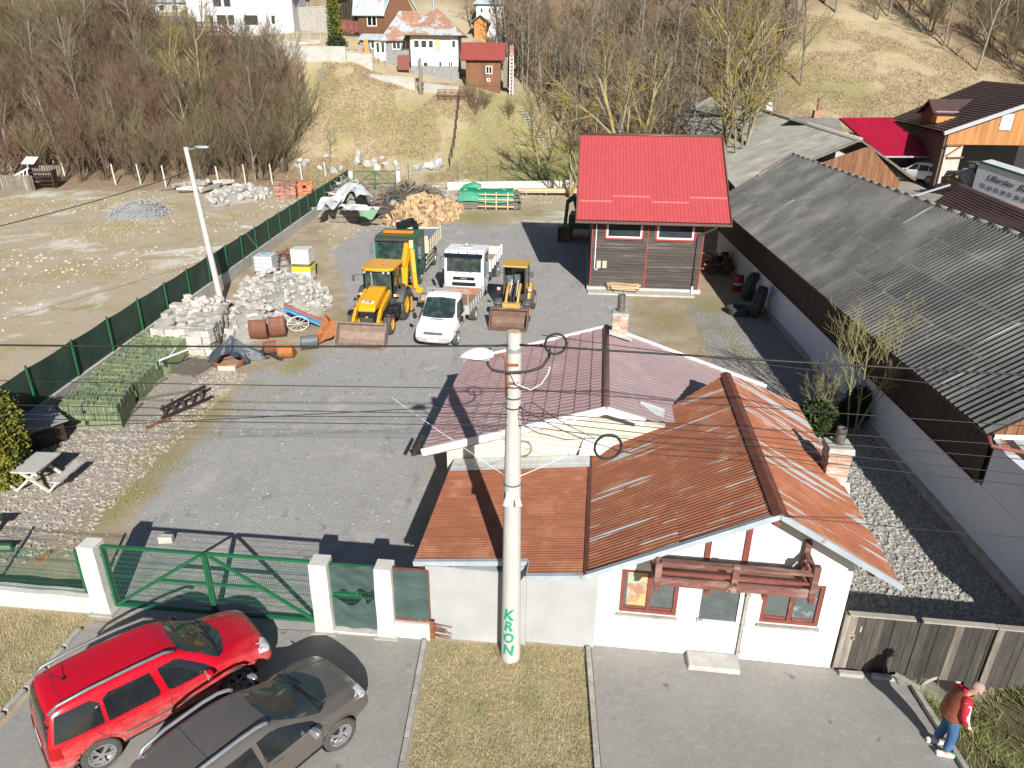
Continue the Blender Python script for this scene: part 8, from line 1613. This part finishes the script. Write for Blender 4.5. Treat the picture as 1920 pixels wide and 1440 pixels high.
# box trailer
tr_ = thing('box_trailer', 'grey box trailer with dark script lettering, cut off by the right edge', 'trailer', (0, 0, 0)); m_box = mat('light_grey_box', (.55, .57, .62), .5, (.48, .5, .55), 1, .05)
f0, f1 = PY(1836, 303, 55.5), PY(1990, 352, 49.5); dn = Vector((0, 0, -3.2)); bk = Vector((2.4, 2.0, 0)).normalized() * 2.5
MB().add([f0, f1, f1 + dn, f0 + dn, f0 + bk, f1 + bk, f1 + bk + dn, f0 + bk + dn], [(0, 3, 2, 1), (0, 1, 5, 4), (0, 4, 7, 3), (4, 5, 6, 7), (1, 2, 6, 5), (3, 7, 6, 2)]).build('box', m_box, tr_); MB().bar(f0 + Vector((-.02, -.02, .02)), f1 + Vector((-.02, -.02, .02)), .1, .14).build('top_trim', mat('dark_green_trim', (.02, .12, .09), .5), tr_)
dx_ = (f1 - f0).normalized(); m_ink = mat('dark_lettering', (.05, .05, .06), .6, bump=0); no_ = dx_.cross(Vector((0, 0, 1))).normalized()
lettering('Ullerslev  Budcentral', .62, m_ink, tr_, frame(f0 + dx_ * .95 + Vector((0, 0, -.85)) + no_ * .02, dx_, (0, 0, 1)), align='LEFT', shear=.35, bevel=.006); lettering('Tlf. 65 35 38 35  Bil 20 73 09 97', .42, m_ink, tr_, frame(f0 + dx_ * .55 + Vector((0, 0, -1.55)) + no_ * .02, dx_, (0, 0, 1)), align='LEFT', bevel=.006)
fk = thing('forklift', 'dark machine cab standing in the barn opening behind the trailer', 'machine', PY(1835, 330, 58.5)); MB().box((0, 0, 0), (1.3, 1.2, 1.9)).build('cab', m_tgl, fk, bevel=.05); MB().box((0, 0, 1.0), (1.7, 1.4, .12)).build('roof', m_gr, fk); MB().box((0, 0, -1.3), (1.4, 2.0, .9)).build('body', m_blk, fk)
o = MB().rock((0, 0, 0), (1.4, 1.2, 1.9), 5, False, 2).build('stone_statue', m_concd, None, loc=PY(1812, 338, 57.5), smooth=True); tag(o, 'grey egg shaped shrub or stone beside the barn pier', 'stone')
# maroon roofs lower right
lr = thing('low_building', 'low building with a maroon metal tile roof in front of the trailer', 'building', (0, 0, 0))
a0, a1, a2, a3 = PY(1745, 386, 38), PY(1960, 500, 31), PY(2010, 440, 33.5), PY(1797, 351, 41.5)
MB().slab([a0, a1, a2, a3], .1).build('roof_deck', m_dkwood, lr); tiled(lr, a0 + u4, a1 + u4, a2 + u4, a3 + u4, m_btile, 1.1, .08); MB().tube([a3 + u4, a2 + u4], .15, 7).build('ridge_cap', m_ridge, lr); MB().slab([a0 - Vector((-.3, -.3, .3)), a1 - Vector((-.3, -.3, .3)), a1 - Vector((-.3, -.3, 4)), a0 - Vector((-.3, -.3, 4))], .2).build('wall', m_conc, lr)
b0, b1, b2, b3 = PY(1868, 378, 41), PY(1990, 420, 37), PY(2000, 400, 42), PY(1880, 377, 45); MB().slab([b0 - Vector((0, 0, .1)), b1 - Vector((0, 0, .1)), b2, b3], .1).build('rear_roof', m_purp2, lr)
o = MB().rock((0, 0, .3), (2.0, 1.6, 1.0), 9, True, 2).build('dry_shrub', mat('dry_brown_shrub', (.26, .15, .08), .95, (.15, .1, .05), 8, .8), None, loc=PY(1785, 352, 58)); tag(o, 'brown dry shrub at the foot of the barn pier', 'shrub')
tv_ = MB().bar((0, 0, 0), (3.4, 1.0, .8), .12).build('pale_rail', m_steel, None, loc=PY(1698, 372, 50)); tag(tv_, 'pale blue steel bar beside the old shed corner', 'bar')
# ---------------------------------------------------------------- bare trees and shrubs
def perp_tilt(d, ang, az):
    u = d.orthogonal().normalized(); w = d.cross(u); return (d * math.cos(ang) + (u * math.cos(az) + w * math.sin(az)) * math.sin(ang)).normalized()
def grow(mb_t, mb_c, p, d, L, r, lvl, rr, spec):
    maxl, kids_, lens, angs, up, wob = spec[:6]; ns = 4 if lvl == 0 else (3 if lvl < maxl else 2)
    pts = [p]; dirs = [d]; q = p; dd = d
    for i in range(ns):
        dd = (dd + Vector((rr.gauss(0, wob), rr.gauss(0, wob), rr.gauss(0, wob * .5) + up)) * (.6 if lvl else .3)).normalized(); q = q + dd * (L / ns); pts.append(q); dirs.append(dd)
    rs = [r * (1 - .62 * i / ns) for i in range(ns + 1)]
    if lvl == maxl: rs[-1] = r * .25
    (mb_t if lvl == 0 or (lvl == 1 and spec[6] == 't') else mb_c).tube(pts, rs, 7 if lvl == 0 else (5 if lvl == 1 else 3), cap=False)
    if lvl >= maxl: return
    n = kids_[lvl]
    for k in range(n):
        t = (.25 if lvl else .30) + (.75 if lvl else .70) * (k + rr.random() * .8) / n; t = min(t, 1); i = min(int(t * ns), ns - 1); f = t * ns - i; pp = pts[i].lerp(pts[i + 1], f)
        nd = perp_tilt(dirs[i + 1], R(rr.uniform(*angs[lvl])), rr.uniform(0, 6.28) + k * 2.4)
        grow(mb_t, mb_c, pp, nd, L * lens[lvl] * rr.uniform(.7, 1.15) * (1.15 - .5 * t), max(r * .5 * (1.1 - .5 * t), spec[7]), lvl + 1, rr, spec)
def tree_meshes(seed, h, spec, mt_, mc_, stems=1, r=.14, spread=.0):
    rr = random.Random(seed); a, b = MB(), MB()
    for s in range(stems):
        d = Vector((rr.gauss(0, spread), rr.gauss(0, spread), 1)).normalized(); grow(a, b, Vector((rr.gauss(0, spread * .6), rr.gauss(0, spread * .6), -.3)), d, h * rr.uniform(.75, 1), r * rr.uniform(.7, 1), 0, rr, spec)
    return a.mesh('trunk', mt_, True), b.mesh('crown', mc_, True)
m_bark = mat('grey_bark', (.24, .21, .17), .9, (.16, .14, .11), 3, .4, rnd=.15); m_barkd = mat('dark_brown_bark', (.12, .095, .07), .9, (.08, .06, .045), 4, .3, rnd=.2)
m_tw1 = mat('brown_twigs', (.225, .140, .092), .95, (.155, .095, .064), 2, 0, rnd=.22); m_tw2 = mat('olive_grey_twigs', (.215, .18, .10), .95, (.155, .13, .068), 2, 0, rnd=.2); m_tw3 = mat('lichen_yellow_twigs', (.24, .20, .11), .95, (.36, .27, .05), .9, 0, rnd=.1, lo=.5, hi=.6)
m_barky = mat('lichened_bark', (.25, .22, .15), .9, (.38, .29, .07), 1.6, .3, lo=.5, hi=.62)
S_tree = (3, [9, 8, 8], [.55, .5, .42], [(25, 55), (25, 60), (20, 55)], .10, .16, 't', .011)
S_big = (3, [8, 9, 9], [.62, .55, .42], [(25, 55), (25, 60), (20, 60)], .12, .2, 't', .012)
S_shrub = (2, [12, 9], [.42, .45], [(15, 40), (15, 45)], .10, .10, 'c', .013)
S_tall = (3, [13, 6, 6], [.30, .5, .45], [(30, 60), (25, 55), (20, 55)], .10, .10, 't', .011)
PR = {'shrub': [tree_meshes(100 + k, 5.4 + .5 * k, S_shrub, m_barkd, (m_tw1, m_tw2, m_tw1, m_tw2)[k], 9, .05, .30) for k in range(4)],
      'tree': [tree_meshes(200 + k, 8.5 + k, S_tree, m_bark, (m_tw2, m_tw1, m_tw2)[k], 1, .16, .06) for k in range(3)],
      'tall': [tree_meshes(300 + k, 13 + k, S_tall, m_bark, (m_tw2, m_tw1)[k], 1, .17, .05) for k in range(2)],
      'big': [tree_meshes(400 + k, 9.5, S_big, m_barky, m_tw3, 2, .24, .28) for k in range(2)]}
def plant(kind, x, y, s, lab, group, cat='tree', name=None, z=None, k=None, rz=None, rr=random):
    a, b = PR[kind][k if k is not None else rr.randrange(len(PR[kind]))]; nm = name or {'shrub': 'bare_shrub', 'tree': 'bare_tree', 'tall': 'bare_tree', 'big': 'bare_tree'}[kind]
    t = thing(nm, lab, cat, (x, y, H(x, y) if z is None else z), rr.uniform(0, 6.28) if rz is None else rz, group); t.scale = (s, s, s * rr.uniform(.9, 1.12)); link('trunk', a, t); link('crown', b, t); return t
rr = random.Random(77)
def inside(x, y, poly):
    c = False
    for (x1, y1), (x2, y2) in zip(poly, poly[1:] + poly[:1]):
        if (y1 > y) != (y2 > y) and x < (x2 - x1) * (y - y1) / (y2 - y1) + x1: c = not c
    return c
def scatter(poly, n, mind, fn, rr=rr):
    xs_ = [p[0] for p in poly]; ys_ = [p[1] for p in poly]; pts = []; tries = 0
    while len(pts) < n and tries < n * 40:
        tries += 1; x, y = rr.uniform(min(xs_), max(xs_)), rr.uniform(min(ys_), max(ys_))
        if inside(x, y, poly) and all((x - a) ** 2 + (y - b) ** 2 > mind ** 2 for a, b in pts): pts.append((x, y)); fn(x, y)
TH = [(-62, 78), (-30, 78), (-25.5, 80), (-25, 87), (-29, 95), (-37, 97.5), (-44, 98.5), (-52, 104), (-72, 108)]
scatter(TH, 180, 1.9, lambda x, y: plant('shrub', x, y, rr.uniform(.75, 1.15), 'bare many stemmed shrub in the brown thicket left of the grassy slope', 'bare shrubs of the left thicket', 'shrub', rr=rr))
scatter(TH, 26, 5.5, lambda x, y: plant('tree', x, y, rr.uniform(.8, 1.15), 'leafless tree rising out of the brown thicket on the left', 'leafless trees of the left thicket', rr=rr))
plant('big', -30.5 - 6, 88, .95, 'broad leafless tree with yellow lichen in the middle of the left thicket', None, k=0); plant('tree', -52, 90, 1.2, 'tallest grey trunked tree at the far left of the thicket', None, k=1)
FO = [(1, 103), (5, 99), (9, 88), (12, 74), (14, 64), (17, 62), (17, 82), (24, 88), (28, 98), (33, 112), (20, 124), (-4, 124), (-4, 116)]
scatter(FO, 62, 2.6, lambda x, y: plant('tall', x, y, rr.uniform(.8, 1.1), 'tall thin leafless tree in the wood behind the red roofed cabin', 'tall bare trees of the hillside wood', rr=rr))
scatter(FO, 44, 2.6, lambda x, y: plant('tree', x, y, rr.uniform(.8, 1.2), 'spreading leafless tree in the wood behind the red roofed cabin', 'spreading bare trees of the hillside wood', rr=rr))
scatter(FO, 40, 2.0, lambda x, y: plant('shrub', x, y, rr.uniform(.45, .85), 'bare undergrowth shrub in the wood behind the red roofed cabin', 'undergrowth shrubs of the hillside wood', 'shrub', rr=rr))
scatter([(26, 84), (33, 88), (37, 104), (40, 112), (30, 122), (24, 108)], 34, 2.4, lambda x, y: plant('tree' if rr.random() < .6 else 'shrub', x, y, rr.uniform(.8, 1.2), 'leafless willow or bush at the edge where the wood meets the right grassy slope', 'bare willows at the edge of the right slope', rr=rr))
for x, y, s, k, l_ in ((17.5, 60, 1.45, 0, 'big forked tree with yellow lichen rising right behind the ridge of the cabin'), (10.5, 66, 1.35, 1, 'forked pale tree left of the biggest one behind the cabin roof'), (5.5, 72, .95, 0, 'leaning grey tree at the left corner of the red roofed cabin'), (21, 70, 1.4, 1, 'yellowish tree leaning over the old grey shed roof'), (3.0, 80, 1.0, 1, 'yellow twigged tree at the near edge of the wood by the garden')):
    plant('big', x, y, s, l_, None, k=k, rr=rr)
TR = [(50, 97), (56, 88), (64, 84), (72, 84), (74, 122), (30, 122), (31, 107), (44, 105)]
scatter(TR, 46, 2.8, lambda x, y: plant('tree', x, y, rr.uniform(.9, 1.3), 'leafless tree of the dark wood at the top right', 'bare trees of the top right wood', rr=rr))
scatter(TR, 48, 2.2, lambda x, y: plant('shrub', x, y, rr.uniform(.7, 1.1), 'bare shrub under the dark wood at the top right', 'bare shrubs of the top right wood', 'shrub', rr=rr))
BK = [(-90, 112), (-48, 110), (-46, 118), (-20, 116), (-8, 114), (0, 122), (2, 150), (-95, 150)]
scatter(BK, 52, 4.2, lambda x, y: plant('tree', x, y, rr.uniform(.6, 1.25), 'leafless tree on the slope beyond the upper houses', 'bare trees beyond the upper houses', rr=rr))
FB = [(-95, 150), (95, 132), (100, 200), (-100, 200)]
scatter(FB, 45, 6, lambda x, y: plant('tree', x, y, rr.uniform(1.2, 1.7), 'distant leafless tree on the ridge above the houses', 'distant bare trees on the ridge', rr=rr))
for x, y, s in ((890, 215, .45), (908, 205, .4), (955, 225, .35), (880, 190, .35)):
    g = G(x, y); plant('shrub', g.x, g.y, s, 'small bare bush on the bank below the wooden hut', 'small bushes below the wooden hut', 'shrub', rr=rr)
g = G(618, 300); plant('tree', g.x, g.y, .38, 'thin bare sapling standing alone above the boulders', None, 'sapling', 'bare_sapling', k=0)
pl = thing('pollard_trunk', 'knobbly pollarded trunk in front of the gap between the two low walls', 'tree', PY(790, 183, 94)); mb = MB(); mb.tube([(0, 0, 0), (-.15, 0, 1.5), (.1, 0, 2.8), (-.1, 0, 4.2)], [.3, .25, .2, .22], 8); mb.build('trunk', m_bark, pl, smooth=True)
for k in range(7): MB().rock((random.uniform(-.25, .25), 0, 1.2 + .5 * k), (.45, .4, .4), k).build('knob', m_bark, pl)

# ---------------------------------------------------------------- evergreen foliage
def leafy(name_, pts_fn, n, size, m, seed):
    "many small leaf sprays; pts_fn(rr) -> point, outward direction"
    rr = random.Random(seed); mb = MB()
    for _ in range(n):
        p, o = pts_fn(rr); d = (o + Vector((rr.gauss(0, .5), rr.gauss(0, .5), rr.gauss(.25, .5)))).normalized(); s = rr.uniform(*size); u = d.orthogonal().normalized(); a = rr.uniform(0, 6.28); w = (u * math.cos(a) + d.cross(u) * math.sin(a)) * s * .32
        mb.add([p, p + d * s * .55 + w, p + d * s, p + d * s * .55 - w], [(0, 1, 2, 3)])
    return mb.mesh(name_, m)
m_thu = mat('golden_green_conifer', (.20, .19, .022), .85, (.075, .11, .018), 1.6, 0, rnd=.05, c3=(.30, .25, .03), sc3=3, lo3=.55, hi3=.7, lo=.4, hi=.6); m_thd = mat('dark_green_conifer', (.035, .065, .018), .85, (.02, .04, .012), 3, 0); m_box_ = mat('glossy_green_shrub', (.065, .085, .025), .7, (.03, .055, .014), 3, 0, c3=(.13, .15, .03), sc3=4)
def ell(cx, cy, cz, rx, ry, rz_, lump=.18, sd=1):
    def f(rr):
        v = Vector((rr.gauss(0, 1), rr.gauss(0, 1), rr.gauss(0, 1))).normalized(); k = rr.uniform(.62, 1.0) * (1 + lump * noise.noise(v * 2.6 + Vector((sd, 0, 0)))); return Vector((cx + v.x * rx * k, cy + v.y * ry * k, cz + v.z * rz_ * k)), v
    return f
def bush(name, lab, cat, loc, parts, m, size, n, seed, core=None):
    t = thing(name, lab, cat, loc)
    for i, e in enumerate(parts):
        link('foliage', leafy('foliage', ell(*e, sd=seed + i), int(n / len(parts)), size, m, seed + i), t)
        MB().rock((e[0], e[1], e[2]), (e[3] * 1.25, e[4] * 1.25, e[5] * 1.25), seed + i, False, 2).build('inner_branches', core or m_thd, t, smooth=True)
    MB().tube([(0, 0, -.1), (0, 0, .5)], .08, 7).build('trunk', m_barkd, t); return t
tb0 = P(8, 905); bush('conifer_bush', 'yellow green conifer bush at the left edge beside the dog kennel', 'bush', tb0 + Vector((-.05, .1, 0)), [(-.1, .1, 1.5, .95, .9, 1.6), (.2, -.35, 1.0, .7, .6, 1.1), (-.5, .7, 1.3, .95, .8, 1.5)], m_thu, (.07, .16), 18000, 5)
tc = PY(630, 90, 101); bush('columnar_conifer', 'narrow pointed yellow green conifer beside the red picket fence', 'tree', tc + Vector((0, 0, -.5)), [(0, 0, 3.6, .75, .75, 3.7), (0, 0, 6.2, .45, .45, 2.4)], m_thu, (.2, .4), 3500, 9); bush('low_conifer', 'low spreading conifer at the foot of the narrow pointed one', 'bush', PY(632, 90, 100.4) + Vector((0, 0, -.2)), [(0, 0, .7, 1.2, .8, .9)], m_thd, (.2, .35), 900, 12)
bush('dark_conifer', 'dark rounded evergreen behind the dark board fence on the hill', 'tree', PY(652, 45, 109), [(0, 0, 2, 1.1, 1.1, 2.4)], m_thd, (.2, .4), 1500, 14)
bp = P(1535, 815); bush('evergreen_bush', 'green bush behind the rusty roof next to the shed wall, left one', 'bush', bp, [(0, 0, .6, .5, .48, .65), (-.2, .45, .5, .42, .4, .5)], m_box_, (.07, .17), 6000, 21)
bp2 = P(1608, 790); bush('evergreen_bush', 'darker green bush under the bare shrub beside the white wall', 'bush', bp2, [(0, 0, .65, .6, .6, .7), (-.5, -.3, .5, .45, .4, .5)], m_thd, (.06, .13), 5000, 24)
PR['yard'] = [tree_meshes(500, 3.0, (3, [7, 6, 6], [.6, .5, .45], [(18, 42), (20, 50), (20, 50)], .16, .14, 'c', .0045), mat('yellow_grey_bark', (.27, .24, .15), .9, (.2, .18, .11)), mat('yellow_green_twigs', (.32, .30, .12), .9, (.25, .22, .11), 3, 0), 3, .035, .12)]
plant('yard', P(1590, 812).x, P(1590, 812).y, 1.5, 'tall bare yellow twigged shrub growing against the dark shed boards', None, 'shrub', 'bare_shrub', z=0, k=0); plant('yard', P(1535, 800).x, P(1535, 800).y, .8, 'shorter bare shrub beside the green bush behind the rusty roof', None, 'shrub', 'bare_shrub', z=0, k=0)

# ---------------------------------------------------------------- ground cover (uncountable)
def stuff_mesh(name, v, f, m, cat, lab):
    me = bpy.data.meshes.new(name); me.from_pydata(v, [], f); me.materials.append(m); o = bpy.data.objects.new(name, me); col.objects.link(o); return tag(o, lab, cat, None, 'stuff')
def blades(name, lab, polys, n, h, w, m, seed, dens=None, ground=H, lean=.5):
    rr = random.Random(seed); v, f = [], []; per_ = n // len(polys)
    for poly in polys:
        xs_ = [p[0] for p in poly]; ys_ = [p[1] for p in poly]; c = 0
        while c < per_:
            x, y = rr.uniform(min(xs_), max(xs_)), rr.uniform(min(ys_), max(ys_))
            if not inside(x, y, poly): c += .2; continue
            c += 1
            if dens and rr.random() > dens(x, y): continue
            z = ground(x, y); a = rr.uniform(0, 6.28); hh = rr.uniform(*h); lx, ly = rr.gauss(0, lean) * hh, rr.gauss(0, lean) * hh; wx, wy = math.cos(a) * w, math.sin(a) * w; b = len(v)
            v += [(x - wx, y - wy, z), (x + wx, y + wy, z), (x + lx, y + ly, z + hh)]; f.append((b, b + 1, b + 2))
    return stuff_mesh(name, v, f, m, 'grass', lab)
def gmat(name, c1, c2, c3):
    m, nt, bs, vec, oi = base(name); g = nt.nodes.new('ShaderNodeNewGeometry'); n1 = nz(nt, g.outputs['Position'], 1.3, 4); n2 = nz(nt, g.outputs['Position'], 35, 2)
    c = mixc(nt, ramp(nt, n2, .35, .65), c1, c2); c = mixc(nt, mth(nt, 'MULTIPLY', ramp(nt, n1, .45, .65), ramp(nt, n2, .4, .5)), c, c3); lk(nt, c, bs.inputs['Base Color']); bs.inputs['Roughness'].default_value = .9; return m
m_lawn = gmat('dry_lawn_blades', (.54, .45, .28), (.44, .36, .20), (.24, .26, .10)); m_hillg = gmat('dry_hill_grass', (.47, .365, .23), (.34, .25, .145), (.28, .24, .11)); m_ditg = gmat('rank_ditch_growth', (.30, .25, .12), (.10, .15, .03), (.16, .22, .04))
blades('lawn_grass', 'short dry yellow green grass of the verge strips', [[(-1.88, 5), (-1.78, 12.2), (1.68, 12.02), (1.42, 5)], [(-13.5, 6), (-13.5, 13.2), (-9.85, 12.9), (-10.25, 6)]], 110000, (.03, .075), .006, m_lawn, 3, lambda x, y: .35 + .65 * (noise.noise(Vector((x * 1.7, y * 1.7, 2))) > -.25), lean=.8)
blades('ditch_growth', 'rank dry grass and weeds in the ditch on the right', [[(8.5, 5.5), (8.55, 11.3), (14, 11.3), (14, 5.5)]], 26000, (.06, .34), .010, m_ditg, 4, lambda x, y: .2 + .8 * (noise.noise(Vector((x * 1.3, y * 1.3, 9))) > -.1), lean=.9)
blades('hill_grass', 'dry tussocky grass covering the slope', [[(-27, 78), (-24, 97), (-6, 97), (0, 95), (0, 82), (-17, 78)], [(27, 66), (33, 108), (52, 100), (60, 88), (58, 72)]], 150000, (.10, .30), .032, m_hillg, 5, lambda x, y: .12 + .9 * (noise.noise(Vector((x * .22, y * .22, 6))) > -.12), lean=.9)
blades('field_grass', 'thin dry grass patches on the open field', [[(-48, 24), (-19.5, 24), (-19.8, 74), (-55, 74)]], 45000, (.04, .16), .03, gmat('field_grass_blades', (.50, .41, .24), (.40, .31, .16), (.28, .26, .10)), 8, lambda x, y: max(0, -.05 + 2.2 * noise.noise(Vector((x * .11, y * .16, 14)))), lean=.9)
blades('garden_grass', 'short green grass of the garden behind the wire fence', [[(-5, 79.5), (-6, 92), (-3, 96), (6, 97), (12, 90), (12, 80)]], 20000, (.05, .16), .03, gmat('garden_grass_blades', (.20, .25, .06), (.28, .28, .09), (.36, .31, .15)), 6, lean=.7)
blades('yard_weeds', 'thin weeds along the edges of the yard', [[P(*q).xy[:] for q in ((200, 960), (330, 820), (430, 720), (560, 670), (640, 640), (600, 700), (440, 790), (330, 900), (230, 1000))], [P(*q).xy[:] for q in ((690, 415), (1080, 395), (1080, 430), (700, 430))], [P(*q).xy[:] for q in ((1180, 560), (1320, 560), (1430, 690), (1250, 650))]], 30000, (.03, .10), .010, gmat('yard_weed_blades', (.36, .31, .16), (.24, .24, .08), (.16, .21, .05)), 7, lambda x, y: max(0, .2 + 1.6 * noise.noise(Vector((x * .8, y * .8, 4)))), lean=.8)
def pebbles(name, lab, poly, n, size, m, seed, dens=None):
    rr = random.Random(seed); v, f = [], []; xs_ = [p[0] for p in poly]; ys_ = [p[1] for p in poly]; c = 0
    base_v = [(-1, -1, 0), (1, -1, 0), (1, 1, 0), (-1, 1, 0), (-.5, -.6, 1), (.6, -.4, 1), (.4, .6, 1), (-.6, .5, 1)]; bf = [(0, 1, 5, 4), (1, 2, 6, 5), (2, 3, 7, 6), (3, 0, 4, 7), (4, 5, 6, 7)]
    while c < n:
        x, y = rr.uniform(min(xs_), max(xs_)), rr.uniform(min(ys_), max(ys_)); c += 1
        if not inside(x, y, poly) or (dens and rr.random() > dens(x, y)): continue
        s = size[0] + (size[1] - size[0]) * rr.random() ** 3; z = H(x, y) - s * .15; a = rr.uniform(0, 6.28); ca, sa = math.cos(a), math.sin(a); b = len(v); k = rr.uniform(.5, 1)
        for p in base_v: q = (p[0] * s * rr.uniform(.7, 1.1), p[1] * s * k * rr.uniform(.7, 1.1)); v.append((x + q[0] * ca - q[1] * sa, y + q[0] * sa + q[1] * ca, z + p[2] * s * rr.uniform(.5, .9)))
        f += [tuple(i + b for i in q) for q in bf]
    return stuff_mesh(name, v, f, m, 'stones', lab)
def pmat(name, c1, c2):
    m, nt, bs, vec, oi = base(name); g = nt.nodes.new('ShaderNodeNewGeometry'); n2 = nz(nt, g.outputs['Position'], 9, 3); lk(nt, mixc(nt, ramp(nt, n2, .35, .65), c1, c2), bs.inputs['Base Color']); bs.inputs['Roughness'].default_value = .95; return m
px2 = lambda *q: [P(*a).xy[:] for a in q]
pebbles('rubble_gravel', 'loose stones around the picnic table and tile stacks', px2((0, 1060), (0, 880), (110, 800), (270, 795), (400, 690), (470, 700), (330, 830), (190, 970), (150, 1040)), 9000, (.012, .085), pmat('mixed_pebbles', (.42, .385, .33), (.28, .235, .19)), 1)
pebbles('white_gravel', 'coarse pale gravel of the passage beside the long shed', [(7.2, 11.8), (12.4, 11.8), (13.0, 24), (9.0, 24), (8.4, 16)], 16000, (.018, .085), pmat('white_pebbles', (.42, .405, .37), (.27, .255, .23)), 2)
pebbles('yard_gravel', 'loose grit scattered over the grey yard', px2((150, 1060), (330, 830), (640, 640), (640, 470), (1090, 450), (1100, 560), (880, 700), (760, 1000)), 9000, (.008, .05), pmat('yard_grit', (.40, .39, .37), (.22, .215, .21)), 3)
pebbles('field_stones', 'scattered pale stones on the open field', [(-45, 24), (-19.5, 24), (-19.8, 74), (-52, 74)], 7000, (.02, .13), pmat('field_pebbles', (.58, .53, .44), (.42, .37, .28)), 4, lambda x, y: max(.05, .2 + 1.5 * noise.noise(Vector((x * .12, y * .12, 8)))))
pebbles('back_yard_debris', 'small pale debris scattered between the piles at the back', px2((590, 430), (640, 420), (1080, 380), (1080, 350), (980, 365), (700, 430), (620, 470)), 2500, (.02, .12), pmat('debris_bits', (.52, .49, .43), (.34, .29, .23)), 5)
pebbles('hill_stones', 'pale stones scattered on the slope', [(-27, 80), (-24, 97), (-6, 97), (2, 95), (2, 84), (-17, 80)], 500, (.06, .22), pmat('hill_pebbles', (.44, .41, .35), (.32, .29, .24)), 6)
